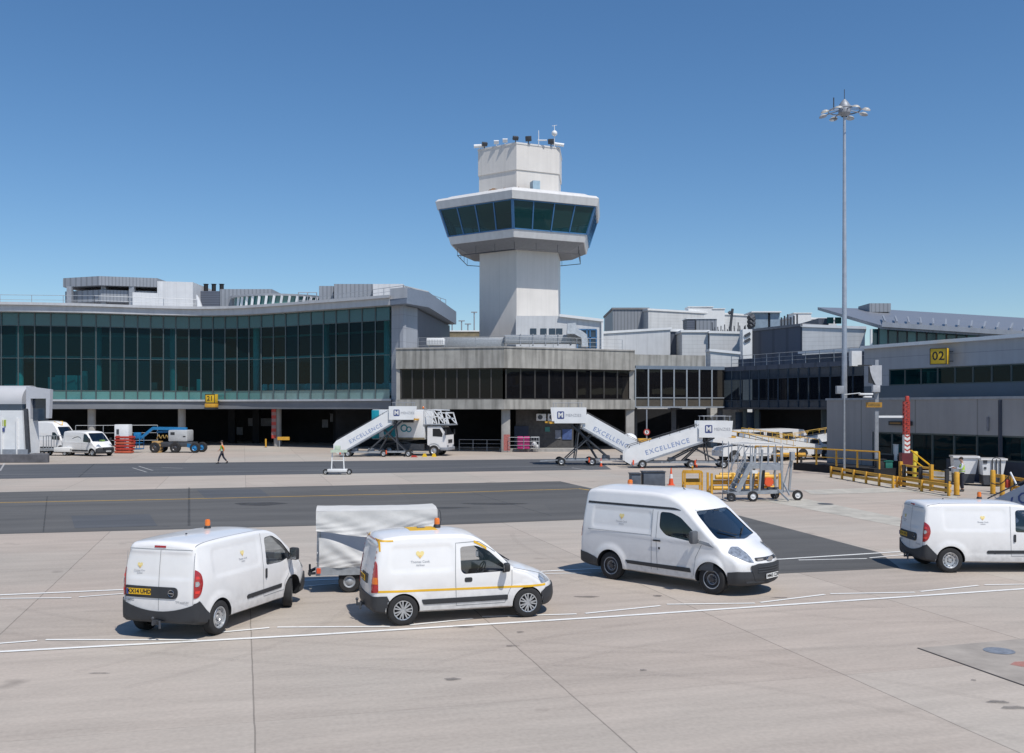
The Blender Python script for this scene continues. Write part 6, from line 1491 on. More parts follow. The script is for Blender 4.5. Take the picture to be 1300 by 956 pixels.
m.build('frame', GALV, t)
def cloth(fn, nu=40, nv=16, thick=0.006):
    m = MB(); vs = [fn(i/nu, j/nv) for i in range(nu+1) for j in range(nv+1)]
    m.add(vs, [(i*(nv+1)+j, (i+1)*(nv+1)+j, (i+1)*(nv+1)+j+1, i*(nv+1)+j+1) for i in range(nu) for j in range(nv)]); return m
wr = lambda u, v, a: a*(math.sin(7*u+3*v*2)*0.5+0.5*math.sin(17*u-9*v)+0.35*math.sin(31*u+5*v*v*4)*v)
m = cloth(lambda u, v: (-0.04+u*(Lx+0.08), -0.05+v*(Wy+0.1), Hz+0.015+0.03*math.sin(PI*v)-0.02*math.sin(PI*u)+wr(u, v, 0.006))); m.build('canvas_roof', TARP, t, ang=60)
hem = lambda u: 1.46-0.15*math.sin(PI*min(1, u*1.15))+0.02*math.sin(9*u)
m = cloth(lambda u, v: (-0.04+u*(Lx+0.08), -0.055-wr(u, v, 0.022)*(0.3+v)-0.03*v, (Hz+0.012)*(1-v)+hem(u)*v), 60, 20); m.build('upper_curtain', TARP, t, ang=60)
lo = lambda u: 1.30-0.36*sstep(0, 0.5, u)-0.12*u
m = cloth(lambda u, v: (0.03+u*(Lx-0.05), -0.035-wr(u*1.3, v, 0.025)-0.05*math.sin(PI*v)*math.exp(-((u-0.35)/.3)**2), lo(u)*(1-v)+0.60*v), 60, 20); m.build('lower_curtain', TARP, t, ang=60)
m = cloth(lambda u, v: (0.0+u*Lx, Wy+0.03+wr(u, v, 0.015), Hz*(1-v)+0.62*v), 30, 12); m.build('rear_curtain', cloth_mat('grey_canvas', (0.58, 0.62, 0.70), 0.4), t, ang=60)
m = cloth(lambda u, v: (Lx+0.05+wr(u, v, 0.012)+0.05*v, u*Wy, Hz*(1-v)+0.62*v), 20, 12); m.build('end_curtain', TARP, t, ang=60)
for x in (0.72, Lx-0.7):
    for y in (0.10, Wy-0.10):
        m = MB(); m.lathe([(0.14, -0.07), (0.23, -0.075), (0.255, -0.05), (0.255, 0.05), (0.23, 0.075), (0.14, 0.07)], 'y', c=(x, y, 0.255), n=24); w = m.build('wheel', RUBBER, t)
        m = MB(); m.lathe([(0.14, -0.06), (0.10, -0.045), (0.05, -0.08), (0.001, -0.085)], 'y', c=(x, y, 0.255), n=18); m.build('hub', GALV, w)
    m = MB(); m.bar((x, 0.1, 0.30), (x, Wy-0.1, 0.30), 0.07, 0.07); m.box(x-0.25, x+0.25, 0.12, Wy-.12, 0.34, 0.458); m.build('axle', STEELD, t)
m = MB(); m.cbox((0.02, -0.05, 0.54), (0.09, 0.03, 0.12)); m.build('reflector', CONESM, t)
m = MB(); m.bar((-0.05, 0.25, 0.44), (-0.22, 0.45, 0.40), 0.05, 0.06); m.bar((-0.05, Wy-.25, 0.44), (-0.22, 0.75, 0.40), 0.05, 0.06); m.tube((-0.2, 0.6, 0.32), (-0.2, 0.6, 0.6), 0.025); m.build('drawbar', STEELD, t)
m = MB()
for i in range(9): m.tube((Lx+0.09+0.03*math.sin(i), -0.05, 1.9-0.13*i), (Lx+0.10+0.03*math.sin(i+1), -0.05, 1.77-0.13*i), 0.008, 5)
m.build('rope', BLACKP, t)

# ---------------------------------------------------------------- passenger stairs
def wheel_small(t, x, y, r=0.30, w=0.2, hubm=GALV):
    m = MB(); m.lathe([(r*0.55, -w/2), (r*0.9, -w/2), (r, -w*0.35), (r, w*0.35), (r*0.9, w/2), (r*0.55, w/2)], 'y', c=(x, y, r), n=20); o = m.build('wheel', RUBBER, t)
    m = MB(); m.lathe([(r*0.56, -w/2+.01), (r*0.4, -w*0.3), (r*0.15, -w*0.5), (0.001, -w*0.52)], 'y', c=(x, y, r), n=16); m.lathe([(r*0.56, w/2-.01), (0.001, w*0.3)], 'y', c=(x, y, r), n=16); m.build('hub', hubm, o)
def stairs(label, loc, rz, ph, run, flip=False, mirror=False, plat=2.1, panelm=None, ink=None, big=False):
    """foot of the flight at local x=0, climbing to +x; camera side is local -y unless flipped"""
    PM = panelm or WHITE2
    t = thing('passenger_stairs', label, 'stairs', loc, rz, 'passenger boarding stairs')
    W = 1.7; sgn = -1 if mirror else 1
    X = lambda x: sgn*x
    th = 0.95                                             # panel height over the treads
    slope = (ph-0.45)/run
    for y in (-W/2, W/2):
        m = MB(); pl = [(X(0), 0.30), (X(0.15), 0.22), (X(run), ph-0.15-0.25), (X(run+0.1), ph+0.05), (X(run-0.35), ph+th*0.62), (X(-0.10), 0.45+th), (X(-0.35), 1.1), (X(-0.35), 0.5)]
        m.prism(pl, y-0.03, y+0.03, 'y'); m.build('side_panel', PM, t)
        m = MB(); m.bar((X(0.15), y, 0.20), (X(run+.05), y, ph-0.45), 0.12, 0.14); m.build('stringer', STEEL, t)
        m = MB(); up = 1.25
        m.path([(X(-0.3), y, 1.0), (X(0.0), y, 0.45+th+0.18), (X(run*0.98), y, ph+th*0.62+0.22)], 0.022)
        for k in range(8):
            u = k/7; m.tube((X(run*0.97*u), y, 0.4+th+(ph-0.45-th*0.38+0.05)*u), (X(run*0.97*u), y, 0.45+th+0.18+(ph-0.41-th*0.38)*u), 0.016)
        m.build('handrail', STEELD, t)
    n = 15; m = MB()
    for k in range(n):
        u = (k+0.5)/n; m.box(min(X(run*u), X(run*u+0.3)), max(X(run*u), X(run*u+0.3)), -W/2+0.04, W/2-0.04, 0.40+(ph-0.45)*u, 0.45+(ph-0.45)*u)
    m.build('steps', GALV, t)
    # platform with side boards
    xa, xb = sorted((X(run), X(run+plat)))
    m = MB(); m.box(xa, xb, -W/2-0.12, W/2+0.12, ph-0.1, ph+0.02); m.build('platform', STEEL, t)
    for y in (-W/2-0.15, W/2+0.15):
        m = MB(); q = [(X(run-0.25), ph-0.12), (X(run+plat), ph-0.12), (X(run+plat+0.12), ph+1.05), (X(run-0.25), ph+1.05)]
        m.prism(q, y-0.03, y+0.03, 'y'); o = m.build('platform_board', PM, t)
        s = -1 if y < 0 else 1; face = y+s*0.034
        # emblem and lettering
        cx = X(run+0.42); xd = (1, 0, 0) if s < 0 else (-1, 0, 0)
        m = MB(); q = rpoly([(-0.26, -0.28), (0.26, -0.28), (0.26, 0.28), (-0.26, 0.28)], 0.09); base = cx if not mirror else X(run+plat-0.45)
        if s > 0: base = 2*X(run+plat/2-0.05)-base
        m.prism([(base+a, ph+0.48+b) for a, b in q], min(face, face+s*0.006), max(face, face+s*0.006), 'y'); e = m.build('emblem', INKB, o)
        m = MB(); lettering(m, 'M', 0.50, frame((base, face+s*0.008, ph+0.47), xd, (0, 0, 1)), bold=0.02); m.build('emblem_letter', PLATEW, e, ang=0, merge=False)
        m = MB(); lettering(m, 'MENZIES', 0.30, frame((base+(0.36 if s < 0 else -0.36), face+s*0.006, ph+0.46), xd, (0, 0, 1)), align='LEFT'); m.build('lettering', INKG, o, ang=0, merge=False)
    m = MB()
    for x in (xa+0.1, (xa+xb)/2, xb-0.1):
        for y in (-W/2-.15, W/2+.15): m.tube((x, y, ph+0.9), (x, y, ph+1.38), 0.02)
    for y in (-W/2-.15, W/2+.15): m.tube((xa, y, ph+1.38), (xb, y, ph+1.38), 0.02)
    m.tube((X(run+0.02), -W/2-.15, ph+1.38), (X(run+0.02), W/2+.15, ph+1.38), 0.02)
    m.build('top_rail', STEEL, t)
    m = MB(); m.box(min(X(run+plat), X(run+plat+0.35)), max(X(run+plat), X(run+plat+0.35)), -W/2, W/2, ph-0.16, ph-0.04); m.build('bumper', YEL if not big else BLACKP, t)
    # slogan on the flight panels
    ang = math.atan((ph-0.45-th*0.38+0.0)/run)
    for s in (-1, 1):
        tf = 0.52 if not big else 0.37
        mid = (X(run*tf), s*(W/2+0.036), 0.62+(ph-0.45)*(tf-0.03)+(0.40 if big else 0))
        d = (math.cos(ang)*1.0, 0, math.sin(ang)*sgn) if s < 0 else (-math.cos(ang), 0, -math.sin(ang)*sgn)
        d = (math.cos(ang), 0, sgn*math.sin(ang)); u = (-sgn*math.sin(ang), 0, math.cos(ang))
        if s > 0: d = (-d[0], 0, -d[2])
        if sgn < 0 and False: pass
        m = MB(); lettering(m, 'EXCELLENCE', 0.46, frame(mid, d, u), bold=0.006, space=1.25); m.build('lettering', ink or INKL, t, ang=0, merge=False)
        m = MB(); off = Vector(u)*(-0.42 if not big else -0.30); lettering(m, 'from touchdown to takeoff', 0.17, frame(Vector(mid)+off+Vector(d)*0.5, d, u)); m.build('small_lettering', INKG, t, ang=0, merge=False)
    # chassis, lifting struts
    m = MB()
    for y in (-0.55, 0.55): m.bar((X(0.3), y, 0.42), (X(run+plat*0.7), y, 0.42), 0.12, 0.14)
    for x in (0.5, run*0.45, run+plat*0.6): m.bar((X(x), -0.75, 0.42), (X(x), 0.75, 0.42), 0.12, 0.12)
    m.bar((X(run+plat*0.6), 0, 0.40), (X(run+plat+1.0), 0, 0.30), 0.08, 0.08)
    m.build('chassis', GALV if not big else STEEL, t)
    m = MB()
    for y in (-0.6, 0.6):
        m.bar((X(run*0.55), y, 0.5), (X(run+0.9), y, ph-0.15), 0.12, 0.10); m.bar((X(run+0.5), y, 0.5), (X(run+0.2), y, ph-0.15), 0.10, 0.09); m.tube((X(run*0.75), y*0.7, 0.5), (X(run+0.4), y*0.7, ph-0.25), 0.05)
        m.bar((X(run+1.2), y, 0.5), (X(run*0.80), y, ph*0.75), 0.09, 0.08)
    m.build('lifting_strut', STEELD, t)
    for x in (0.9, run*0.85, run+plat*0.75):
        for y in (-0.85, 0.85): wheel_small(t, X(x), y)
    m = MB()
    for x in (run*0.3, run*0.6): m.cbox((X(x), 0, 0.60), (0.5, 0.8, 0.25), bev=0.03)
    m.build('equipment_box', STEEL, t)
    for x in (0.25, run*0.9):
        m = MB(); m.cbox((X(x), -0.98, 0.42), (0.10, 0.05, 0.34)); m.build('warning_marker', CONESM, t)
    return t
c = G(440, 578); stairs('white boarding stairs rising right beside the lifting truck, far left of the three', (c.x-0.3, 87.2, 0), 0.02, 3.35, 4.7, plat=1.9)
c = G(815, 592); stairs('white boarding stairs descending to the right, middle one standing beside the entrance block', (Xat(817, 74), 74.6, 0), 0.05, 3.25, 4.6, mirror=True, plat=2.1)
c = G(797, 593); stairs('white boarding stairs rising right, crossing in front of the other pair', (Xat(798, 71.2), 71.2, 0), -0.03, 2.30, 5.1, plat=2.0)
stairs('shade-grey boarding stairs cut by the right edge of the photo, behind the last van', (14.95, 30.5, 0), -0.85, 3.3, 4.6, plat=2.0, panelm=mat('shade_grey_panel', (0.33, 0.36, 0.43), 0.5, var=0.05), ink=INKB, big=True)  # bluish-grey panel colour has the shade of this side painted in

# ---------------------------------------------------------------- lifting truck behind the first stairs
t = thing('lifting_truck', 'white high lift truck with teal rear end parked under the concrete building', 'truck', (Xat(530, 89), 89.5, 0), R(-13))
m = MB(); m.box(-3.9, 1.0, -1.2, 1.2, 1.45, 4.1, bev=0.05); m.build('box_body', WHITE2, t)
m = MB(); m.box(-3.95, -3.25, -1.235, 1.235, 1.5, 4.06, bev=0.03); m.build('teal_rear_section', TEAL, t)
m = MB(); m.box(-3.2, 1.02, -1.23, -1.205, 1.45, 1.62); m.build('side_rail', TAN, t)
m = MB(); m.lathe([(0.001, 0), (0.62, 0)], 'y', c=(-2.2, -1.212, 2.1), n=24); m.lathe([(0.22, 0), (0.34, 0)], 'y', c=(-0.9, -1.212, 2.45), n=24); m.lathe([(0.16, 0), (0.26, 0)], 'y', c=(-0.45, -1.212, 2.35), n=24); m.build('teal_graphic', TEAL, t, ang=0)
m = MB(); m.box(-1.0, 0.0, -1.216, -1.206, 2.95, 3.55); m.build('dark_opening', STEELD, t)
m = MB(); m.prism([(1.25, 1.0), (1.25, 2.6), (2.5, 2.62), (2.98, 1.85), (3.02, 0.75), (2.5, 0.62), (1.9, 0.62)], -1.15, 1.15, 'y'); m.build('cab', WHITE, t)
m = MB(); m.prism([(2.62, 2.50), (2.99, 1.90), (2.995, 1.88), (2.64, 2.52)], -1.0, 1.0, 'y'); m.build('windscreen', INK, t)
for s in (-1, 1):
    m = MB(); yy = sorted((s*1.152, s*1.165)); m.prism([(1.75, 1.75), (1.75, 2.42), (2.40, 2.42), (2.66, 1.95), (2.62, 1.7)], yy[0], yy[1], 'y'); m.build('side_window', INK, t)
    m = MB(); m.cbox((3.0, s*1.32, 2.1), (0.12, 0.2, 0.5), bev=0.03); m.build('mirror', BLACKP, t)
    m = MB(); m.cbox((3.02, s*0.85, 0.88), (0.08, 0.4, 0.18), bev=0.02); m.build('headlight', CLRL, t)
    wheel_small(t, 1.85, s*1.05, 0.48, 0.3, RIM); wheel_small(t, -2.3, s*1.05, 0.48, 0.5, RIM)
    m = MB(); m.lathe([(0.62, -0.03), (0.62, 0.03)], 'y', c=(1.85, s*1.16, 0.5), n=24, a0=0, a1=PI); m.build('wheel_arch', BLACKP, t)
m = MB(); m.box(3.0, 3.04, -0.6, 0.6, 1.15, 1.45, bev=0.01); m.build('grille', BLACKP, t)
m = MB(); m.box(2.4, 3.12, -1.16, 1.16, 0.5, 0.78, bev=0.04); m.build('bumper', STEEL, t)
m = MB(); m.box(-3.8, 1.6, -0.5, 0.5, 0.6, 0.95); m.box(-1.4, 0.9, -1.1, 1.1, 0.55, 1.05); m.build('chassis', STEELD, t)
m = MB()
for y in (-0.8, 0.8): m.bar((-3.0, y, 1.0), (0.2, y, 1.44), 0.12, 0.12); m.bar((-3.0, y, 1.44), (0.2, y, 1.0), 0.12, 0.12)
m.build('scissor_arms', STEELD, t)
m = MB(); m.box(0.9, 3.35, -1.25, 1.25, 2.72, 2.82); m.build('front_platform', STEEL, t)
m = MB()
for y in (-1.2, 1.2):
    for a, b in (((1.0, 2.82), (1.0, 4.1)), ((1.0, 4.1), (1.75, 4.0)), ((1.75, 4.0), (2.15, 2.82)), ((1.0, 3.5), (1.9, 3.4)), ((1.1, 4.0), (2.0, 2.9)), ((2.35, 2.82), (2.25, 3.85)), ((2.25, 3.85), (2.95, 3.8)), ((2.95, 3.8), (3.25, 2.82)), ((2.3, 3.35), (3.1, 3.3)), ((2.3, 3.8), (3.15, 2.9)), ((1.0, 4.1), (2.6, 4.05))): m.bar((a[0], y, a[1]), (b[0], y, b[1]), 0.09, 0.09)
m.bar((2.95, -1.2, 3.8), (2.95, 1.2, 3.8), 0.09, 0.09); m.build('guard_frame', WHITE2, t)
beacon(t, 0.3, 0.6, 4.1, 0.28, 0.10)
for k, px in enumerate((539, 551)):
    c = G(px, 580); q = thing('wheel_chock', ('left', 'right')[k]+' yellow wheel chock in front of the high lift truck', 'chock', (c.x, c.y, 0), group='yellow chocks at the truck'); m = MB(); m.prism([(-0.22, 0), (0.22, 0), (0.08, 0.30), (-0.08, 0.30)], -0.15, 0.15, 'y'); m.build('block', mat('chock_yellow', (0.72, 0.47, 0.02), 0.5), q)
c = G(526, 580.5); q = thing('wheel_chock', 'flat red chock lying behind the yellow pair', 'chock', (c.x, c.y, 0)); m = MB(); m.prism([(-0.3, 0), (0.3, 0), (0.1, 0.16), (-0.2, 0.16)], -0.15, 0.15, 'y'); m.build('block', REDP, q)

# small white frame trolley on the road
c = G(428.5, 602.5); t = thing('frame_trolley', 'small pale green and white frame trolley standing alone on the road', 'trolley', (c.x, c.y, 0), 0.05); PG = mat('pale_green', (0.50, 0.58, 0.46), 0.5)
m = MB(); m.box(-0.62, 0.62, -0.3, 0.3, 0.18, 0.36, bev=0.03); m.build('base', WHITE2, t)
m = MB()
for x in (-0.38, 0.42): m.bar((x, 0, 0.36), (x*0.85, 0, 1.5), 0.07, 0.07)
m.bar((-0.40, 0, 0.9), (0.42, 0, 0.9), 0.04, 0.04); m.build('uprights', WHITE2, t)
m = MB(); m.box(-0.42, 0.62, -0.2, 0.2, 1.42, 1.58); m.cbox((0, 0, 1.72), (0.35, 0.3, 0.28), bev=0.03); m.build('head_unit', PG, t)
for x in (-0.75, 0.75): wheel_small(t, x, 0, 0.18, 0.14)

# ---------------------------------------------------------------- left side: vans, boom lift, barriers, jet bridge
spD = dict(spC); spD.update(x0=-2.45, x1=2.50, h=2.20, dx=0.10, wr=0.33, rim='steel', arch=[(-1.45, 0.39), (1.55, 0.39)], panels=[(-2.0, -0.2, 1.2, 1.75, 0.012)],
    top=[(-2.45, 2.18), (-2.3, 2.22), (-0.5, 2.25), (0.55, 2.20), (0.85, 2.02), (1.35, 1.50), (1.62, 1.28), (2.1, 1.10), (2.4, 0.92), (2.5, 0.80)],
    w=[(-2.45, 0.97), (-2.0, 1.0), (0, 1.01), (1.5, 0.99), (2.0, 0.95), (2.5, 0.88)], tum=0.10,
    win=rpoly([(0.45, 1.25), (0.45, 1.95), (0.80, 1.93), (1.35, 1.42), (1.42, 1.2)], 0.06), screen=rpoly([(-0.85, 1.30), (-0.76, 2.02), (0.76, 2.02), (0.85, 1.30), (0, 1.26)], [0.05, 0.1, 0.1, 0.05, 0]), screen_x=0.72,
    cab0=0.2, cab1=1.42, seat=0.7, dash=1.18, mirror=(1.35, 1.38), mircol=BLACKP, sglass=VGLASSD, extra=None, steer=0, paint=WHITE,
    shells=[('side_trim', BLACKP, [(-1.0, 0.42), (-1.0, 0.56), (1.1, 0.56), (1.1, 0.42)], 'side', 0.016, 'sides'),
            ('headlight', CLRL, rpoly([(1.95, 0.88), (1.9, 1.05), (2.2, 1.02), (2.6, 0.82), (2.6, 0.74)], 0.02), 'side', 0.012, 'sides', 0.55),
            ],
    bumpers=[('rear_bumper', [(-2.6, 0.2), (-2.6, 0.62), (-1.9, 0.56), (-1.9, 0.2)], 'side'), ('front_bumper', [(1.95, 0.2), (1.98, 0.60), (2.2, 0.78), (2.7, 0.78), (2.7, 0.2)], 'side')], gaps=[[(0.30, 0.4), (0.30, 1.9)]])
def extraD(sp, root, base):
    fx = lambda z: sp['x1']-pchip(sp['flean'], z)
    m = MB(); m.box(fx(.6)-0.1, fx(.6)+0.025, -0.5, 0.5, 0.62, 0.80, bev=0.02); m.build('grille', BLACKP, root)
    plate(root, frame((fx(0.45)+0.03, 0, 0.45), (0, 1, 0), (0, 0, 1)), 'PL12 WDE', PLATEW)
    m = MB(); m.cbox((1.25, 0.35, 1.32), (0.3, 0.35, 0.2)); m.build('vest_on_dashboard', HIVIS, root)
def extraDD(sp, root, base):
    extraD(sp, root, base)
    for s in (-1, 1): line_strip(sp, [(-1.0, 1.52), (-0.7, 1.63), (-0.3, 1.70), (0.0, 1.66), (0.12, 1.54)], s, 0.05, 0.006).build('arc_graphic', BLACKP, root, ang=0)
spD['extra'] = extraDD
vanD = make_van(spD, 'white panel van with grey bumper and black arc graphic, parked far left', 'vans on the apron')
seat_on(vanD, (84, 578.3), (120.5, 579.6), 0.93)
spE = dict(spD); spE.update(h=2.95, extra=None, top=[(-2.45, 2.90), (-2.3, 2.97), (-0.5, 3.02), (0.3, 2.95), (0.75, 2.60), (1.35, 1.80), (1.62, 1.32), (2.1, 1.12), (2.4, 0.92), (2.5, 0.80)], tum=0.16,
    screen=rpoly([(-0.85, 1.36), (-0.72, 2.45), (0.72, 2.45), (0.85, 1.36), (0, 1.3)], [0.05, 0.1, 0.1, 0.05, 0]), screen_x=0.8)
vanE = make_van(spE, 'taller white van behind the parked panel van with an orange arrow on its roof', 'vans on the apron')
vanE.location = (Xat(72, 95.5), 95.5, 0); vanE.rotation_euler = (0, 0, R(-22))
m = MB(); 
zz = lambda x: pchip(spE['top'], x)+0.01
for a, b in (((0.25, -0.55), (0.75, -0.15)), ((0.75, -0.15), (0.25, 0.35))): m.bar((a[0], a[1], zz(a[0])), (b[0], b[1], zz(b[0])), 0.22, 0.02)
m.build('roof_arrow', YELS, vanE)
c = G(56, 580); t = thing('baggage_dolly', 'grey flat dolly with low cage rails in front of the taller white van', 'dolly', (c.x, 89, 0), -0.1)
m = MB(); m.box(-1.5, 1.6, -0.7, 0.7, 0.45, 0.62); m.build('deck', GALV, t)
m = MB()
for x in (-1.4, -0.9, -0.4, 0.1):
    m.bar((x, -0.65, 0.6), (x, -0.65, 1.75), 0.05, 0.05); m.bar((x, 0.65, 0.6), (x, 0.65, 1.75), 0.05, 0.05)
m.bar((-1.4, -0.65, 1.75), (0.1, -0.65, 1.75), 0.05, 0.05); m.bar((-1.4, 0.65, 1.75), (0.1, 0.65, 1.75), 0.05, 0.05); m.build('cage', GALV, t)
m = MB(); m.box(0.1, 1.6, -0.72, 0.72, 0.35, 0.75, bev=0.03); m.build('box', WHITE2, t)
for x in (-1.0, 1.1):
    for y in (-0.6, 0.6): wheel_small(t, x, y, 0.22, 0.16)
# red plastic barriers stack with white cabinet
c = G(158.5, 575.5); t = thing('barrier_stack', 'stack of red plastic barriers next to the panel van', 'barrier stack', (c.x, c.y, 0), -0.1)
for k in range(6):
    m = MB(); m.box(-0.85+0.04*(k % 2), 0.75+0.06*(k % 3), -0.35, 0.35, 0.04+0.27*k, 0.24+0.27*k, bev=0.04)
    for x in (-0.7, 0.6): m.box(x-0.05, x+0.05, -0.3, 0.3, 0.24+0.27*k, 0.31+0.27*k)
    m.build('barrier', REDP if k % 3 else mat('red_faded', (0.48, 0.10, 0.05), 0.6), t)
c = G(156.5, 572.5); t = thing('white_cabinet', 'white box cabinet behind the red barrier stack', 'cabinet', (Xat(157, 96), 96, 0)); m = MB(); m.box(-0.7, 0.65, -0.5, 0.5, 0.3, 2.65, bev=0.04); m.build('case', WHITE2, t)
m = MB(); m.box(-0.5, -0.25, -0.52, -0.50, 1.7, 2.2); m.build('vent', STEELD, t); m = MB(); m.box(-0.6, 0.55, -0.4, 0.4, 0, 0.3); m.build('base', STEELD, t)
# boom lift
c = G(232, 574); t = thing('boom_lift', 'blue boom lift with pale counterweight and black tyres under the glass terminal', 'boom lift', (Xat(232, 95), 95, 0), -0.05)
m = MB(); m.box(-2.6, 1.2, -0.8, 0.8, 0.55, 1.0, bev=0.05); m.build('chassis', STEELD, t)
m = MB(); m.bar((0.6, -0.6, 0.75), (1.5, -0.9, 0.55), 0.3, 0.35); m.bar((-1.9, -0.6, 0.75), (-2.4, -0.9, 0.55), 0.3, 0.35); m.build('axle', BLUEM, t)
for x in (-2.3, -0.35, 1.55): wheel_small(t, x, -0.9, 0.50 if x < 1 else 0.48, 0.38, RIMB if x < 1 else BLUEM)
for x in (-2.3, 1.55): wheel_small(t, x, 0.9, 0.48, 0.38, BLUEM)
m = MB(); m.box(-1.1, 0.75, -0.85, 0.85, 1.05, 2.15, bev=0.12); m.build('counterweight', mat('pale_grey_machine', (0.45, 0.46, 0.46), 0.4, var=0.1), t)
m = MB(); m.box(-0.85, -0.45, -0.87, -0.85, 1.7, 1.95); m.box(0.35, 0.6, -0.87, -0.85, 1.5, 1.6); m.build('vent', BLACKP, t)
m = MB(); m.bar((0.4, 0, 2.25), (-2.9, 0, 2.30), 0.3, 0.28); m.bar((-0.3, 0.25, 2.05), (-2.6, 0.25, 1.95), 0.22, 0.22); m.bar((-2.9, 0, 2.3), (-4.2, 0, 1.25), 0.2, 0.24); m.build('boom', BLUEM, t)
m = MB()
for i in range(14): m.tube((-1.0-0.1*i, -0.35, 1.5+0.15*math.sin(i*1.7)), (-1.1-0.1*i, -0.3, 1.5+0.2*math.sin(i*1.7+1.7)), 0.05, 6)
m.build('hoses', mat('ochre_hose', (0.30, 0.20, 0.06), 0.6, var=0.3), t)
m = MB(); x0, x1 = -6.2, -4.0
for z in (0.35, 0.9, 1.45): m.path([(x0, -0.5, z), (x1, -0.5, z), (x1, 0.5, z), (x0, 0.5, z), (x0, -0.5, z)], 0.035)
for x in (x0, -5.4, -4.7, x1):
    for y in (-0.5, 0.5): m.tube((x, y, 0.3), (x, y, 1.45), 0.035)
m.box(x0, x1, -0.5, 0.5, 0.28, 0.36); m.cbox((-4.4, 0, 1.6), (0.6, 0.5, 0.6), bev=0.06); m.build('basket', BLUEM, t)
m = MB(); m.cbox((-4.6, -0.5, 1.0), (0.4, 0.12, 0.35)); m.build('control_box', REDP, t)
m = MB(); m.cbox((-5.7, -0.3, 0.8), (0.5, 0.4, 0.7), bev=0.04); m.build('tool_bag', BLACKP, t)
c = Vector((Xat(207, 96), 94.5, 0)); t = thing('pallet_crate', 'ochre crate on the ground between the boom lift and its basket', 'crate', tuple(c)); m = MB(); m.box(-0.4, 0.4, -0.4, 0.4, 0.0, 1.1, bev=0.03); m.build('box', mat('ochre_box', (0.42, 0.26, 0.10), 0.6, var=0.2), t)
m = MB()
for z in (0.25, 0.55, 0.85): m.box(-0.42, 0.42, -0.42, 0.42, z, z+0.05)
m.build('strap', BLACKP, t)
rail('fence', 'thin grey mesh fence in the shade behind the boom lift', [(Xat(96, 104), 104, 0), (Xat(200, 106), 106, 0)], 2.4, 2.4, 0.03, GALV, 'fence')
for px in (162.5, 133): pass
# jet bridge at the left edge
t = thing('jet_bridge', 'white rounded jet bridge end with dark floor pad at the left edge', 'jet bridge', (Xat(20, 80), 80, 0))
D = 81.0; y0, y1 = 80.3, 83.0
xe = Xat(33, D); zt_, zb_ = Zat(489, 80), Zat(513, 80)
prof = [(y0+1.8-1.8*math.cos(a), zt_-1.35+1.35*math.sin(a)) for a in [PI*i/20 for i in range(21)]]
m = MB(); m.prism([(p[0], p[1]) for p in prof]+[(y1, zb_), (y0, zb_)], Xat(-90, D), xe, 'x'); m.build('tunnel', mat('bridge_shell', (0.50, 0.50, 0.51), 0.45, var=0.06, scale=0.5), t, world=True)
m = MB(); k = 12; arc = [(xe+(Xat(51, 80)-xe)*math.sin(PI/2*i/k), zt_-0.25-(1.3)*(1-math.cos(PI/2*i/k))) for i in range(k+1)]
m.prism([(Xat(35.5, 80), 4.0), (Xat(35.5, 80), zt_-0.1)]+[(Xat(66, 80), zt_-0.35), (Xat(64.5, 80), Zat(531, 80)), (Xat(60.5, 80), Zat(531, 80)), (Xat(60.5, 80), Zat(506, 80)), (Xat(41, 80), Zat(506, 80)), (Xat(41, 80), Zat(531, 80)), (Xat(35.5, 80), Zat(531, 80))], 79.7, 80.2, 'y'); m.build('cabin_frame', mat('bridge_frame', (0.48, 0.49, 0.52), 0.5, var=0.05), t, world=True)
m = MB(); m.box(Xat(41, 80), Xat(60.5, 80), 80.1, 80.15, Zat(534, 80), Zat(506, 80)); m.build('cabin_window', NSPAN, t, world=True)
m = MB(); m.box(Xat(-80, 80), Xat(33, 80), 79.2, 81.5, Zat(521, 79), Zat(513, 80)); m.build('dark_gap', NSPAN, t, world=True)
m = MB(); m.prism([(Xat(-80, 79), 0.6), (Xat(35.5, 79), 0.6), (Xat(32.5, 79), Zat(521, 79)), (Xat(-80, 79), Zat(521, 79))], 78.4, 81, 'y'); m.build('stair_housing', WHITE2, t, world=True)
for px in (-20, 2, 21.5): m = MB(); m.bar((Xat(px, 78.3), 78.35, 0.6), (Xat(px, 78.3), 78.35, Zat(531, 78.3)), 0.22, 0.1); m.build('housing_rib', WHITE, t, world=True)
m = MB(); m.box(Xat(-80, 78.3), Xat(35, 78.3), 78.3, 78.38, 0.62, 1.0); m.build('kick_panel', STEEL, t, world=True)
for px in (1.5, 5.5): m = MB(); m.box(Xat(px-1, 78.3), Xat(px+1.4, 78.3), 78.33, 78.39, Zat(541, 78.3), Zat(533, 78.3)); m.build('notice', mat('green_yellow_notice', (0.35, 0.42, 0.06), 0.5), t, world=True)
m = MB(); m.box(Xat(1, 78.3), Xat(5.5, 78.3), 78.33, 78.39, Zat(548, 78.3), Zat(543, 78.3)); m.build('notice', INKB, t, world=True)
m = MB(); m.bar((Xat(33.5, 79), 78.8, Zat(519, 79)), (Xat(37, 79), 78.8, 0.7), 0.3, 0.35); m.build('leg', STEELD, t, world=True)
m = MB(); m.slab(rpoly([(Xat(-90, 77), 76.9), (Xat(60, 77), 77.4), (Xat(60, 80), 80.2), (Xat(-90, 81), 81)], [0, 0.6, 0.6, 0]), 0.02, 0.62); m.build('floor_pad', mat('dark_pad', (0.10, 0.10, 0.11), 0.8, var=0.3, scale=2), t, world=True)

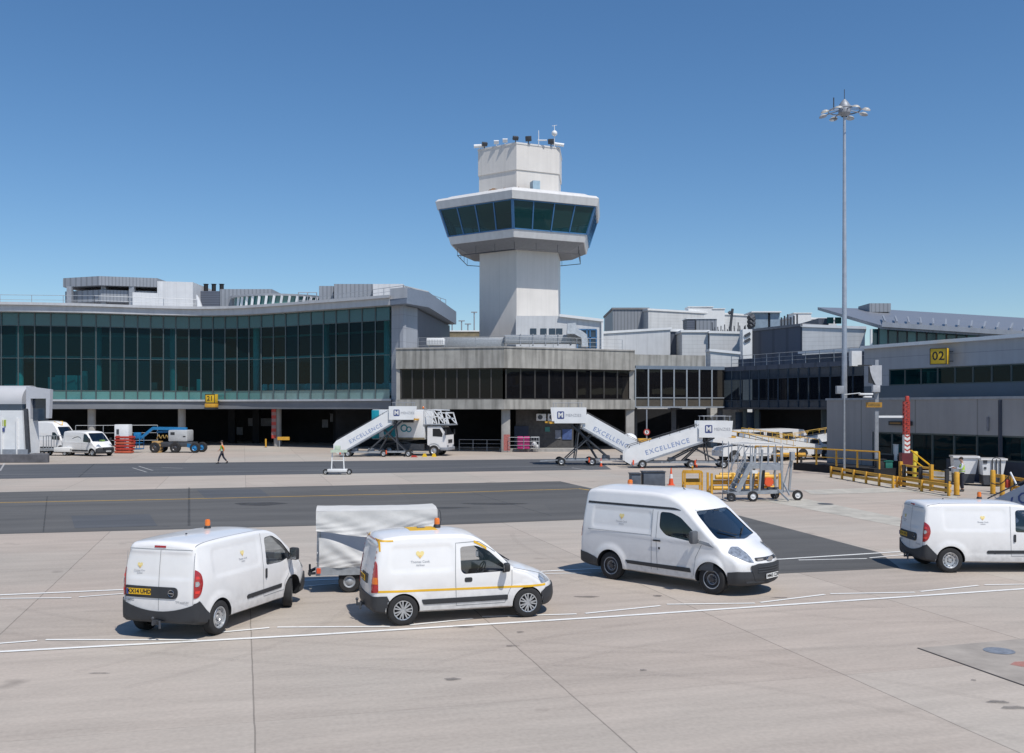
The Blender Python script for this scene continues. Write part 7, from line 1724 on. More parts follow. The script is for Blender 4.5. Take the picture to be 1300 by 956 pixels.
# ---------------------------------------------------------------- gate number signs
def gate_sign(label, pos, rz, w, h, dep, text):
    t = thing('gate_sign', label, 'sign', tuple(pos), rz)
    m = MB(); m.box(-w/2, w/2, -dep/2, dep/2, -h/2, h/2, bev=0.02); m.build('case', mat('sign_yellow', (0.66, 0.42, 0.02), 0.5, var=0.08), t)
    m = MB(); 
    for a, b in (((-w/2, -h/2), (w/2, -h/2)), ((w/2, -h/2), (w/2, h/2)), ((w/2, h/2), (-w/2, h/2)), ((-w/2, h/2), (-w/2, -h/2))): m.bar((a[0], -dep/2-0.01, a[1]), (b[0], -dep/2-0.01, b[1]), 0.05, 0.05)
    m.build('rim', BRONZ, t)
    m = MB(); lettering(m, text, h*0.78, frame((0, -dep/2-0.006, 0), (1, 0, 0), (0, 0, 1)), bold=0.012, thick=0.004); m.build('digits', INK, t, ang=0, merge=False)
    m = MB(); m.bar((w/2-0.2, dep/2-0.05, h*0.3), (w/2+0.3, dep/2+0.5, h*0.3), 0.06, 0.06); m.bar((w/2-0.2, dep/2-0.05, -h*0.3), (w/2+0.3, dep/2+0.5, -h*0.3), 0.06, 0.06); m.build('bracket', STEELD, t)
    return t
pz = U0+dv*8.35-nv*0.75
gate_sign('yellow box sign with the number 02 on the grey building', (pz.x-0.1, pz.y, Zat(452.5, 70.5)), R(-42), 1.12, 1.12, 0.62, '02')
q = fp(272.5, -1.1); s21 = gate_sign('yellow box sign with the number 21 hanging at the glass terminal floor edge', (q.x, q.y, Zat(506, q.y)), R(-12), 1.12, 0.95, 0.75, '21')
m = MB(); m.box(-0.62, 0.58, -0.42, 0.42, -0.98, -0.56, bev=0.03); m.build('lower_case', YEL, s21)
m = MB(); m.box(-0.62, 0.58, -0.40, 0.40, -1.2, -0.99); m.build('base_unit', BLACKP, s21)

# ---------------------------------------------------------------- tall light mast
D = 84.0; t = thing('light_mast', 'very tall tapering light mast with a ring of floodlights at its top', 'light mast', (Xat(1072, D), D, 0))
zt_ = Zat(133, D)+0.1; m = MB(); m.tube((0, 0, 0), (0, 0, zt_), 0.25, 16, 0.11); m.build('pole', mat('mast_metal', (0.42, 0.45, 0.50), 0.4, 0.4, var=0.12, scale=2), t)
m = MB(); m.lathe([(0.25, zt_-1.1), (0.5, zt_-0.8), (0.5, zt_-0.2), (0.3, zt_+0.1), (0.1, zt_+0.35)], n=12)
for k in range(8): a = 2*PI*k/8+0.2; m.bar((0.3*math.cos(a), 0.3*math.sin(a), zt_-0.5), (1.75*math.cos(a), 1.75*math.sin(a), zt_-0.75), 0.07, 0.07)
m.lathe([(1.3, zt_-0.66), (1.36, zt_-0.60), (1.3, zt_-0.54)], n=24); m.build('head_frame', STEEL, t)
for k in range(8):
    a = 2*PI*k/8+0.2; m = MB(); m.T = Matrix.Translation((1.8*math.cos(a), 1.8*math.sin(a), zt_-0.78)) @ Matrix.Rotation(a, 4, 'Z') @ Matrix.Rotation(0.25, 4, 'Y')
    m.lathe([(0.001, 0.14), (0.18, 0.12), (0.33, 0.0), (0.35, -0.05)], n=14); o = m.build('floodlight', mat('lamp_shell', (0.46, 0.45, 0.42), 0.4), t); m = MB(); m.T = Matrix.Translation((1.8*math.cos(a), 1.8*math.sin(a), zt_-0.78)) @ Matrix.Rotation(a, 4, 'Z') @ Matrix.Rotation(0.25, 4, 'Y'); m.lathe([(0.001, -0.06), (0.35, -0.055)], n=14); m.build('lamp_glass', CLRL, o)
m = MB(); m.tube((0, 0, zt_+.3), (0, 0, zt_+1.2), 0.03); m.tube((-0.9, 0, zt_-0.5), (-0.9, 0, zt_+0.5), 0.05); m.build('aerial', STEELD, t)
# street lamp in front of the annex, shielded floodlight post
D = 62.7; t = thing('lamp_post', 'thin grey lamp post with a pale lamp arm in front of the annex', 'lamp post', (Xat(1072, D), D, 0))
m = MB(); m.tube((0, 0, 0), (0, 0, Zat(501, D)), 0.075, 8, 0.05); m.build('pole', GALV, t)
m = MB(); m.tube((0, 0, Zat(501, D)), (1.0, 0, Zat(499, D)), 0.035); m.build('arm', GALV, t)
m = MB(); m.cbox((1.35, 0, Zat(500.5, D)), (0.85, 0.3, 0.13), bev=0.04); m.cbox((1.45, 0.0, Zat(504, D)), (0.5, 0.28, 0.10), bev=0.03); m.build('lamp', WHITE2, t)
m = MB(); m.cbox((-0.3, 0, Zat(495, D)), (0.45, 0.3, 0.5), bev=0.02); m.build('control_box', STEEL, t)
D = 63.2; t = thing('floodlight_post', 'grey post with a curved floodlight shield standing at the annex corner', 'floodlight post', (Xat(1112.5, D), D, 0))
m = MB(); m.bar((0, 0, 0), (0, 0, Zat(457, D)), 0.22, 0.22); m.build('post', STEEL, t)
m = MB(); sh = [(-0.55, Zat(464, D)), (0.22, Zat(464, D)), (0.22, Zat(489, D)), (-0.15, Zat(489, D)), (-0.38, Zat(480, D)), (-0.5, Zat(472, D))]; m.prism(sh, -0.35, -0.13, 'y'); m.build('shield', mat('shield_grey', (0.46, 0.47, 0.49), 0.5), t)
m = MB(); m.bar((-1.2, -0.2, Zat(464, D)), (-0.4, -0.2, Zat(464, D)), 0.3, 0.06); m.prism([(-0.56, Zat(466, D)), (-0.56, Zat(486, D)), (-0.2, Zat(488, D)), (-0.42, Zat(476, D))], -0.3, -0.15, 'y'); m.build('hood', BLACKP, t)
m = MB(); m.cbox((-0.1, -0.2, Zat(493.5, D)), (0.45, 0.3, 0.45), bev=0.02); m.build('control_box', mat('shield_grey', ()), t)
t = thing('hanging_sign', 'small brown plate sign fixed to the floodlight post', 'sign', (Xat(1108, D), D-0.2, Zat(514, D))); m = MB(); m.box(-0.5, 0.5, -0.04, 0.04, -0.16, 0.16); m.build('plate', mat('ochre_sign', (0.42, 0.22, 0.03), 0.5), t); m = MB(); m.box(-0.38, 0.38, -0.045, -0.041, -0.09, 0.09); m.build('panel', mat('brown_sign', (0.22, 0.13, 0.03), 0.5, var=0.3, scale=8), t)
D = 57.0; t = thing('lamp_post', 'dark lamp post with a curved pale arm standing in front of the annex windows', 'lamp post', (Xat(1270, 56), 56, 0))
m = MB(); m.bar((0, 0, 0), (0, 0, Zat(508, 56)), 0.17, 0.17); m.build('pole', mat('dark_pole', (0.03, 0.04, 0.065), 0.4), t)
m = MB(); m.path([(0, 0, Zat(509, 56)), (0.12, 0, Zat(506, 56)), (0.4, 0, Zat(504.5, 56)), (0.65, 0, Zat(505, 56))], 0.04); m.build('arm', GALV, t)

# ---------------------------------------------------------------- red and white striped post with equipment
D = 57.5; cx = Xat(1150.5, D); t = thing('striped_lattice_post', 'red lattice post with red and white chevrons at its lower half', 'marker post', (cx, D, 0))
z0, z1 = Zat(552, D), Zat(510, D); m = MB(); a = 0.13
for x in (-a, a):
    for y in (-a, a): m.bar((x, y, z0), (x, y, z1), 0.05, 0.05)
n = 8
for k in range(n):
    za, zb = z0+(z1-z0)*k/n, z0+(z1-z0)*(k+1)/n
    for y in (-a, a): m.bar((-a, y, za), (a, y, zb), 0.035, 0.035); m.bar((-a, y, zb), (a, y, zb), 0.045, 0.045)
    for x in (-a, a): m.bar((x, -a, za), (x, a, zb), 0.03, 0.03)
m.cbox((0.05, 0, z1+0.16), (0.2, 0.2, 0.34), bev=0.04); m.build('lattice', REDP, t)
m = MB(); m.box(-0.16, 0.16, -0.16, 0.16, Zat(575, D), z0); m.build('sleeve', PLATEW, t)
zc = Zat(575, D)
for k in range(4):
    z = zc+0.08+0.26*k; m = MB()
    for s in (-1, 1): m.add([(0, -0.163, z), (s*0.16, -0.163, z+0.10), (s*0.16, -0.163, z+0.20), (0, -0.163, z+0.10)], [(0, 1, 2, 3)])
    m.build('chevron', REDP, t, ang=0)
m = MB(); m.box(-0.32, 0.30, -0.2, 0.25, Zat(590, D), Zat(575, D)+0.002); m.build('dark_red_box', mat('maroon_box', (0.12, 0.02, 0.025), 0.5), t)
m = MB(); m.tube((-0.05, 0, 0), (-0.05, 0, Zat(590, D)), 0.09); m.build('foot', PLATEW, t)
m = MB(); m.bar((-1.6, 0, Zat(529, D)), (-0.17, 0, Zat(529, D)), 0.08, 0.12); m.build('arm', WHITE2, t)
for s_, lab, w_, z_ in ((0.9, 'long dark notice board on the annex wall', 1.7, 3.30),):
    p = X0+dv*6.8-nv*0.08; t = thing('notice_board', lab, 'sign', (p.x, p.y, z_)); m = MB(); m.bar(tuple(-dv*0.95), tuple(dv*0.95), 0.1, 0.26); m.build('board', BLACKP, t); m = MB(); m.bar(tuple(-dv*0.8-nv*0.07), tuple(dv*0.1-nv*0.07), 0.03, 0.10); m.build('lit_text', mat('dim_orange', (0.25, 0.13, 0.03), 0.5), t)

# ---------------------------------------------------------------- yellow barriers
def barrier(label, a, b, n, h=0.62, double=False, group='low yellow barriers'):
    a = Vector(a); b = Vector(b); d = (b-a); L_ = d.length; t = thing('yellow_barrier', label, 'barrier', tuple(a), math.atan2(d.y, d.x), group)
    for z in (h*0.92, h*0.45): m = MB(); m.box(0, L_, -0.05, 0.05, z-0.08, z+0.08, bev=0.02); m.build('rail', YEL, t)
    for i in range(n+1): m = MB(); x = L_*i/n; m.box(x-0.08, x+0.08, -0.15, -0.052, 0, h+0.06, bev=0.01); m.build('post', YEL, t)
    return t
barrier('low yellow barrier running from the lamp post towards the gate', G(1057, 606), G(1136, 620), 5)
barrier('low yellow barrier closing the gate bay in front of the striped post', G(1141, 619), G(1207, 630), 2, 0.55)
barrier('yellow barrier beside the white cabinets at the right edge', G(1262, 624), G(1345, 640), 3, 0.9)
def post(label, px, py, h, r, m_=YEL, cat='bollard', group=None, cap=True):
    c = G(px, py); t = thing('bollard', label, cat, (c.x, c.y, 0), group=group); m = MB(); m.lathe([(r, 0), (r, h-0.05), (r*0.8, h), (0.001, h+0.01)], n=16); m.build('post', m_, t); m = MB(); m.lathe([(r*1.3, 0.0), (r*1.3, 0.03), (r, 0.035)], n=16); m.build('base', STEELD, t); return t
post('thick yellow bollard at the right end of the gate bay, nearest to the van', 1214.5, 629, 1.15, 0.13)
post('yellow bollard beside the chain in front of the white cabinets', 1260.5, 627.5, 1.20, 0.12)
post('yellow bollard with a red box behind the chain', 1272.5, 630, 1.05, 0.11)
# gate frame in the bay
A_ = G(1139, 617); B_ = G(1206, 627); dd = (B_-A_).normalized()
t = thing('yellow_gate', 'yellow gate frame with three tubes and black clamps in front of the striped post', 'gate', tuple(A_), math.atan2(dd.y, dd.x)); Lg = (B_-A_).length
for z in (0.55, 0.80, 1.15): m = MB(); m.tube((0.1, 0.15, z), (Lg*0.62 if z > 0.6 else Lg*0.95, 0.15, z), 0.06); m.build('tube', YEL, t)
for x in (0.1, Lg*0.62): m = MB(); m.bar((x, 0.15, 0), (x, 0.15, 1.35), 0.16, 0.16); m.build('upright', YEL, t)
for x in (0.62, Lg*0.45, Lg*0.93): m = MB(); m.bar((x, 0.05, 0), (x, 0.05, 1.2), 0.17, 0.12); m.build('clamp', BLACKP, t)
t = thing('stair_rail', 'bright yellow stair handrail leading up to the annex door', 'handrail', tuple(G(1180, 612))); 
p = P(1157, 572, 59); q = P(1180, 590, 57.5); r_ = P(1181, 612, 57.2); p0 = P(1149, 572.5, 60)
m = MB(); m.path([p0, p, q, r_], 0.045); m.path([P(1160, 584, 59), P(1172, 593, 58)], 0.04); m.path([P(1181, 597, 57.4), P(1204, 599, 56)], 0.04); m.path([P(1181, 605, 57.4), P(1204, 607, 56)], 0.04)
m.path([P(1204, 596, 56), P(1204, 618, 56)], 0.05); m.path([p0, P(1149, 600, 60)], 0.045); m.build('tube', mat('bright_yellow', (0.75, 0.42, 0.01), 0.45), t, world=True)
m = MB(); m.box(G(1182, 612).x, G(1182, 612).x+1.8, 57.0, 59.5, 0, 0.18); m.box(G(1182, 612).x+.1, G(1182, 612).x+1.9, 57.5, 59.5, 0.18, 0.36); m.box(G(1182, 612).x+.2, G(1182, 612).x+2.0, 58.0, 59.5, 0.36, 0.54); m.build('steps', CONCP, t, world=True)
# back railing on the plinth and pipe barrier
rail('yellow_railing', 'long yellow railing on the dark plinth in front of the annex', [(X0.x-2.9-1.9, X0.y+0.6, 0.55), (X0.x-2.9+0.2, X0.y-2.3, 0.55), (X0.x+0.5, X0.y-6.5-2.0, 0.55)], 1.05, 1.9, 0.05, YEL, bars=1)
t = thing('yellow_pipe_rail', 'thick yellow pipe rail behind the maintenance steps', 'barrier', tuple(G(985, 592))); m = MB(); a = G(985, 590); m.tube((a.x-0.2, a.y, 0.75), (a.x+2.2, a.y, 0.75), 0.16, 10); m.build('pipe', YEL, t, world=True)
for x in (a.x+0.1, a.x+1.9): m = MB(); m.bar((x, a.y, 0), (x, a.y, 0.9), 0.14, 0.14); m.build('post', BLACKP, t, world=True)
# white cabinets
for k, (px0, px1, yb, yt, lab) in enumerate(((1214, 1247, 616, 579.5, 'larger white cabinet with dark lower half behind the person in the vest'), (1250, 1282, 618, 582.5, 'white cabinet with pipes and gauges, right of the larger one'))):
    D = 5452/(yb-517); t = thing('white_cabinet', lab, 'cabinet', (Xat((px0+px1)/2, D), D+0.6, 0), R(-14)); w = (px1-px0)/1265*D*0.88; zt_ = Zat(yt, D)
    m = MB(); m.prism([(-w/2+0.05, 0.62), (w/2-0.16, 0.62), (w/2, zt_-0.08), (-w/2, zt_-0.08)], -0.55, 0.55, 'y'); m.build('case', WHITE2, t)
    m = MB(); m.prism([(-w/2+0.08, 0.1), (w/2-0.24, 0.1), (w/2-0.16, 0.617), (-w/2+0.05, 0.617)], -0.53, 0.53, 'y'); m.build('lower_case', STEELD, t)
    m = MB(); m.box(-w/2-0.06, w/2+0.06, -0.62, 0.62, zt_-0.077, zt_+0.02); m.build('lid', WHITE, t)
    if k == 0: m = MB(); m.box(-w/2-0.02, -w/2+0.42, -0.562, -0.553, 0.7, zt_-0.12); m.build('side_panel', STEEL, t)
    else:
        m = MB()
        for x in (-0.1, 0.1, 0.3): m.tube((x, -0.6, 0.5), (x, -0.6, 1.5), 0.035)
        m.path([(-0.1, -0.6, 1.5), (0.1, -0.6, 1.6), (0.3, -0.6, 1.5)], 0.03); m.cbox((-0.45, -0.56, 1.35), (0.2, 0.04, 0.2)); m.cbox((-0.45, -0.56, 1.0), (0.12, 0.04, 0.12)); m.build('pipes', STEELD, t)
c = G(1275, 628); t = thing('red_reel', 'small red box hanging beside the bollard chain', 'box', (c.x, c.y-0.2, 0.3)); m = MB(); m.cbox((0.1, 0, 0.25), (0.3, 0.2, 0.4), bev=0.05); m.build('box', REDP, t); m = MB(); m.tube((0.1, 0, 0.45), (0.1, 0, 0.6), 0.02); m.build('hook', BLACKP, t)
t = thing('chain', 'sagging dark chain between the yellow bollards at the white cabinets', 'chain', tuple(G(1262, 628))); m = MB(); a = P(1258, 613, 49); b = P(1284, 600, 47); 
pts = [a.lerp(b, i/10)+Vector((0, 0, -0.35*math.sin(PI*i/10)*0.8)) for i in range(11)]; m.path(pts, 0.025); m.build('links', BLACKP, t, world=True); m = MB(); m.path([P(1283, 600, 47), P(1291, 616, 46)], 0.045); m.build('strut', WHITE2, t, world=True)
# bin, green box, white box behind the barrier
for lab, px, py, w, h, mt, nm in (('small green box behind the low yellow barrier', 1126, 604, .55, .9, GREENP, 'green_box'), ('dark bin beside the small green box', 1117, 604, .6, 1.0, BLACKP, 'bin'), ('white cabinet on a stand left of the striped post', 1140, 603, .5, 1.0, WHITE2, 'white_box')):
    c = G(px, py); t = thing(nm, lab, 'box', (c.x, c.y, 0)); z = 0.9 if 'stand' in lab else 0; m = MB(); m.box(-w/2, w/2, -.25, .25, z, z+h, bev=0.03); m.build('case', mt, t)
    m = MB(); m.box(-w/2-.03, w/2+.03, -.28, .28, z+h, z+h+.06); m.build('lid', mt, t)
    if z: m = MB(); m.bar((0, 0, 0), (0, 0, z), .1, .1); m.build('stand', GALV, t)
c = G(1161, 608); t = thing('yellow_hydrant', 'yellow hydrant column beside the striped post', 'hydrant', (c.x, c.y, 0)); m = MB(); m.lathe([(0.12, 0), (0.12, 1.0), (0.10, 1.05)], n=14); m.build('column', mat('light_yellow', (0.70, 0.55, 0.06), 0.5), t); m = MB(); m.cbox((0.02, 0, 1.35), (0.30, 0.28, 0.62), bev=0.06); m.build('head', mat('light_yellow', ()), t)

# ---------------------------------------------------------------- wheeled maintenance steps
c0 = G(978, 636); t = thing('maintenance_steps', 'tall grey wheeled maintenance steps with thin rails and an outrigger arm', 'access steps', (c0.x, 46.2, 0), 0.06)
sx = lambda px: (px-978)/1265*46.2; sz = lambda py: CAMH-(py-YH)*46.2/1265
m = MB()
for y in (-0.5, 0.5):
    m.bar((sx(925), y, 0.35), (sx(992), y, 0.45), 0.10, 0.16)
    m.bar((sx(962), y, 0.4), (sx(966), y, sz(570)), 0.07, 0.09); m.bar((sx(992), y, 0.4), (sx(990), y, sz(568)), 0.07, 0.09)
    m.bar((sx(951), y, 0.4), (sx(952), y, sz(576)), 0.08, 0.10)
    m.bar((sx(934), y, 0.45), (sx(952), y, 1.75), 0.10, 0.22)
m.bar((sx(925), -0.5, 0.38), (sx(925), 0.5, 0.38), 0.1, 0.1); m.bar((sx(992), -0.5, 0.45), (sx(992), 0.5, 0.45), 0.1, 0.1); m.build('frame', GALV, t)
m = MB()
for k in range(6): u = k/5; m.box(sx(932)+u*(sx(952)-sx(932)), sx(932)+u*(sx(952)-sx(932))+0.24, -0.46, 0.46, 0.5+1.2*u, 0.54+1.2*u)
m.build('treads', STEEL, t)
m = MB(); m.box(sx(951), sx(993), -0.5, 0.5, sz(594), sz(588)); m.build('platform', GALV, t)
m = MB(); m.box(sx(964), sx(992), -0.52, -0.50, sz(596), sz(589)); m.build('toe_board', STEEL, t)
m = MB(); m.box(sx(953), sx(960), -0.53, -0.50, sz(600), sz(596)); m.build('notice', PLATEW, t)
m = MB()
for y in (-0.5, 0.5):
    for px, a, b in ((923, 634, 560), (935, 600, 563), (951, 590, 566), (962, 588, 566), (973, 588, 566), (983, 588, 566), (992, 588, 565)): m.tube((sx(px), y, sz(a)), (sx(px), y, sz(b)), 0.022)
    m.path([(sx(935), y, sz(563)), (sx(951), y, sz(562)), (sx(992), y, sz(563))], 0.022); m.path([(sx(951), y, sz(576)), (sx(992), y, sz(576))], 0.02); m.path([(sx(932), y, sz(600)), (sx(945), y, sz(572)), (sx(951), y, sz(564))], 0.022)
m.path([(sx(923), -0.5, sz(600)), (sx(938), -0.5, sz(563))], 0.02); m.build('handrails', STEEL, t)
m = MB(); m.tube((sx(972), -0.1, sz(589)), (sx(969), 0, 0.5), 0.06); m.tube((sx(975), 0.2, sz(589)), (sx(973), 0.2, 0.5), 0.05); m.box(sx(977), sx(991), -0.1, 0.1, 0.5, 0.6); m.build('hydraulic_ram', STEELD, t)
m = MB(); m.bar((sx(1009), 0, sz(577)), (sx(1005), 0, 0.45), 0.09, 0.09); m.bar((sx(1009), 0, sz(577)), (sx(996), 0, 0.4), 0.05, 0.05); m.bar((sx(992), 0, 0.42), (sx(1014), 0, 0.40), 0.08, 0.08); m.bar((sx(985), -0.5, 0.55), (sx(996), -0.9, 0.06), 0.07, 0.07); m.bar((sx(992), -0.5, 0.9), (sx(998), -0.8, 0.3), 0.06, 0.06)
m.cbox((sx(1008), -0.1, sz(579)), (0.18, 0.25, 0.4)); m.build('outrigger', GALV, t)
for px, y in ((953, -0.62), (926, -0.55), (992, 0.6), (1014, -0.2), (935, 0.6)): wheel_small(t, sx(px), y, 0.24 if px in (953, 1014) else 0.2, 0.14, WHITE2 if px in (953, 1014) else STEELD)
# tow bars
c0 = G(945, 630); t = thing('tow_bar_rack', 'stack of thick yellow tow bars lying behind the maintenance steps', 'tow bars', (Xat(943, 49.5), 49.5, 0), 0.05)
for z, x0, x1, y, r in ((0.30, -1.5, 1.6, -0.1, 0.10), (0.30, -1.6, 1.7, 0.25, 0.10), (0.58, -1.5, 1.2, 0.1, 0.11), (0.85, -1.4, 1.7, -0.1, 0.12), (0.95, -1.1, 1.4, 0.25, 0.10)):
    m = MB(); m.tube((x0, y, z), (x1, y, z), r, 12); m.build('tow_bar', mat('tow_bar_yellow', (0.70, 0.40, 0.05), 0.5, var=0.25, scale=3), t)
for x in (-1.65, -0.6, 0.7, 1.75): m = MB(); m.bar((x, -0.35, 0), (x, -0.35, 1.05), 0.10, 0.10); m.bar((x, 0.45, 0), (x, 0.45, 1.05), 0.1, 0.1); m.bar((x, -0.35, 0.14), (x, 0.45, 0.14), 0.1, 0.1); m.build('rack', YEL, t)
m = MB(); m.tube((1.2, -0.42, 0.62), (1.2, -0.20, 0.62), 0.22, 14); m.build('end_disc', CONESM, t)
# yellow frame, grey boxes, cone
c = G(879, 622); t = thing('yellow_steel_box', 'small yellow steel frame box behind the high roof van', 'frame', (c.x, c.y, 0), 0.05)
m = MB()
for x in (-0.45, 0.45):
    for y in (-0.25, 0.25): m.bar((x, y, 0), (x, y, 0.95), 0.08, 0.08)
for z in (0.35, 0.95):
    for y in (-0.25, 0.25): m.bar((-0.45, y, z), (0.45, y, z), 0.08, 0.14)
m.build('frame', YEL, t); m = MB(); m.box(-0.42, 0.42, 0.0, 0.03, 0.4, 0.6); m.build('inner_plate', mat('ochre_plate', (0.30, 0.19, 0.03), 0.6), t)
m = MB(); m.tube((0, 0, 0.95), (0, 0, 1.2), 0.03); m.ball((0, 0, 1.2), 0.06); m.build('lifting_eye', YEL, t)
for lab, px, w, h in (('small dark slate coloured box peeping over the high roof van', 806, .50, .62), ('larger dark slate equipment box peeping over the high roof van', 829, 1.15, .72)):
    c = G(px, 620); t = thing('equipment_box', lab, 'box', (c.x, c.y, 0), 0.05); m = MB(); m.box(-w/2, w/2, -.4, .4, 0.15, 0.15+h, bev=0.02); m.build('case', mat('slate_box', (0.085, 0.10, 0.125), 0.5, var=0.2), t)
    m = MB(); m.box(-w/2-.04, w/2+.04, -.44, .44, 0.151+h, 0.20+h); m.build('lid', STEELD, t); m = MB(); m.box(-w/2+.05, w/2-.05, -.35, .35, 0, 0.15); m.build('skid', STEELD, t)
def cone(label, px, py, h=0.75, group='orange cones at the stairs'):
    c = G(px, py); t = thing('traffic_cone', label, 'traffic cone', (c.x, c.y, 0), group=group)
    k = h; m = MB(); m.box(-0.2*k, 0.2*k, -0.2*k, 0.2*k, 0, 0.04*k, bev=0.01); m.build('base', CONESM, t)
    m = MB(); m.lathe([(0.15*k, 0.04*k), (0.105*k, 0.40*k)], n=16); m.lathe([(0.07*k, 0.66*k), (0.03*k, k), (0.001, k)], n=16); m.build('cone', CONESM, t)
    m = MB(); m.lathe([(0.107*k, 0.40*k), (0.072*k, 0.66*k)], n=16); m.build('white_sleeve', PLATEW, t); return t
cone('largest orange cone with a white sleeve, right of the slate boxes', 852, 616, 0.95)
cone('small orange cone at the foot of the crossing stairs', 815, 594.5, 0.62); cone('small orange cone at the right end of the crossing stairs chassis', 884, 594, 0.62); cone('small orange cone at the left chassis of the descending stairs', 763, 592, 0.6)

# ---------------------------------------------------------------- belt loaders
def loader(label, loc, rz):
    t = thing('belt_loader', label, 'belt loader', loc, rz, 'belt loaders parked in a row')
    m = MB(); m.prism([(-3.2, 0.45), (-3.2, 1.05), (0.6, 1.15), (1.2, 1.3), (2.4, 1.15), (2.6, 0.9), (2.6, 0.45)], -0.95, 0.95, 'y'); m.build('body', WHITE2, t)
    m = MB(); m.prism([(-0.1, 1.15), (0.0, 1.75), (0.9, 1.8), (1.25, 1.3)], -0.95, -0.15, 'y'); m.build('cab', WHITE2, t)
    m = MB(); m.prism([(0.05, 1.35), (0.1, 1.65), (0.8, 1.68), (0.95, 1.35)], -0.962, -0.952, 'y'); m.build('window', BLACKP, t)
    m = MB(); m.prism([(-4.0, 0.8), (-3.9, 1.2), (3.3, 2.3), (3.5, 1.6)], 0.05, 0.95, 'y'); m.build('boom', WHITE2, t)
    m = MB(); m.prism([(-3.9, 1.205), (-3.9, 1.24), (3.3, 2.35), (3.3, 2.305)], 0.12, 0.88, 'y'); m.build('belt', BLACKP, t)
    m = MB()
    for y in (0.02, 0.98):
        m.path([(-3.6, y, 1.65), (3.1, y, 2.65)], 0.022)
        for k in range(7): x = -3.6+6.7*k/6; z = 1.22+1.0*k/6; m.tube((x, y, z), (x, y, z+0.45), 0.018)
    m.path([(-3.0, -0.97, 0.9), (2.3, -0.97, 1.0)], 0.05); m.build('guard_rail', mat('rail_yellow', (0.72, 0.42, 0.04), 0.5), t)
    for x in (-2.1, 1.6):
        for y in (-0.85, 0.85):
            wheel_small(t, x, y, 0.38, 0.28)
            m = MB(); s = -1 if y < 0 else 1; m.lathe([(0.001, 0), (0.50, 0)], 'y', c=(x, s*0.955, 0.45), n=20, a0=0, a1=PI); m.build('wheel_arch', BLACKP, t)
    m = MB()
    for y in (-0.6, 0.6): m.cbox((2.62, y, 0.8), (0.04, 0.25, 0.14))
    m.build('headlights', CLRL, t)
    return t
loader('belt loader nearest the crossing stairs, leftmost of the parked row', (Xat(950, 79), 79.5, 0), R(196))
loader('belt loader in the middle of the parked row behind the maintenance steps', (Xat(985, 81), 81.5, 0), R(200))
loader('belt loader at the annex corner, rightmost of the parked row', (Xat(1020, 83), 83.0, 0), R(12))
t = thing('minibus', 'white vehicle with dark windows behind the middle belt loader', 'minibus', (Xat(975, 88), 88.5, 0), R(4))
m = MB(); m.prism([(-3.6, 0.5), (-3.6, 2.0), (-3.2, 2.3), (1.6, 2.45), (3.0, 2.35), (3.5, 1.6), (3.6, 0.5)], -1.0, 1.0, 'y'); m.build('body', WHITE, t)
for x0, x1 in ((-3.0, -1.9), (-1.7, -0.5), (-0.3, 0.9), (1.1, 2.1)): m = MB(); m.prism([(x0, 1.5), (x0, 2.1), (x1-0.1, 2.15), (x1, 1.5)], -1.015, -1.003, 'y'); m.build('window', INK, t)
for x in (-2.3, 2.3):
    for y in (-0.9, 0.9): wheel_small(t, x, y, 0.36, 0.25)
t = thing('spherical_float', 'pale round tank behind the lower end of the descending stairs', 'tank', (Xat(799, 78), 78, 0)); m = MB(); m.ball((0, 0, 1.75), 0.62, n=20, sc=(1, 1, 0.85)); m.build('tank', WHITE2, t); m = MB(); m.box(-0.4, 0.4, -0.4, 0.4, 0, 1.25); m.build('stand', STEELD, t)
t = thing('yellow_unit', 'small yellow machine top behind the crossing of the stairs', 'machine', (Xat(818, 80), 80, 0)); m = MB(); m.box(-0.55, 0.55, -0.4, 0.4, 1.2, 1.8, bev=0.05); m.build('hood', YEL, t); m = MB(); m.box(-0.5, 0.5, -0.38, 0.38, 0.2, 1.2); m.build('body', STEELD, t)
# speed sign on a pole
t = thing('speed_sign', 'round white sign with red ring on a grey pole under the link building', 'sign', (Xat(821, 92), 92, 0)); m = MB(); m.tube((0, 0, 0), (0, 0, 4.1), 0.06); m.build('pole', STEEL, t)
zc = Zat(548.5, 92); m = MB(); m.lathe([(0.001, -0.09), (0.27, -0.09)], 'y', c=(0, 0, zc), n=24); m.build('disc', PLATEW, t, ang=0); m = MB(); m.lathe([(0.20, -0.10), (0.30, -0.10), (0.30, -0.07)], 'y', c=(0, 0, zc), n=24); m.build('ring', REDP, t, ang=0); m = MB(); lettering(m, '5', 0.34, frame((0, -0.10, zc), (1, 0, 0), (0, 0, 1)), bold=0.01); m.build('digit', INK, t, ang=0, merge=False)
# pink crates, railings and yellow barrier under the buildings
t = thing('crate_rack', 'rack of bright pink crates beside the pillar under the concrete building', 'crate rack', (Xat(665, 96), 95.9, 0.29))
for i in range(2):
    for j in range(4): m = MB(); m.box(-0.62+0.62*i, -0.06+0.62*i, -0.3, 0.3, 0.03+0.31*j, 0.28+0.31*j, bev=0.03); m.build('crate', PINK, t)
m = MB()
for x in (-0.68, 0.6):
    for y in (-0.33, 0.33): m.bar((x, y, 0), (x, y, 1.3), 0.04, 0.04)
for k in range(3): m.bar((-0.68, -0.34, 0.30+0.31*k), (0.6, -0.34, 0.30+0.31*k), 0.03, 0.03)
m.build('rack', BLACKP, t)
t = thing('wire_cage', 'wire cage trolley with pale bundles beside the pink crates', 'cage trolley', (Xat(679.5, 96), 95.9, 0.29)); m = MB()
for x in (-0.4, -0.13, 0.13, 0.4): m.tube((x, -0.3, 0), (x, -0.3, 1.15), 0.015); m.tube((x, 0.3, 0), (x, 0.3, 1.15), 0.015)
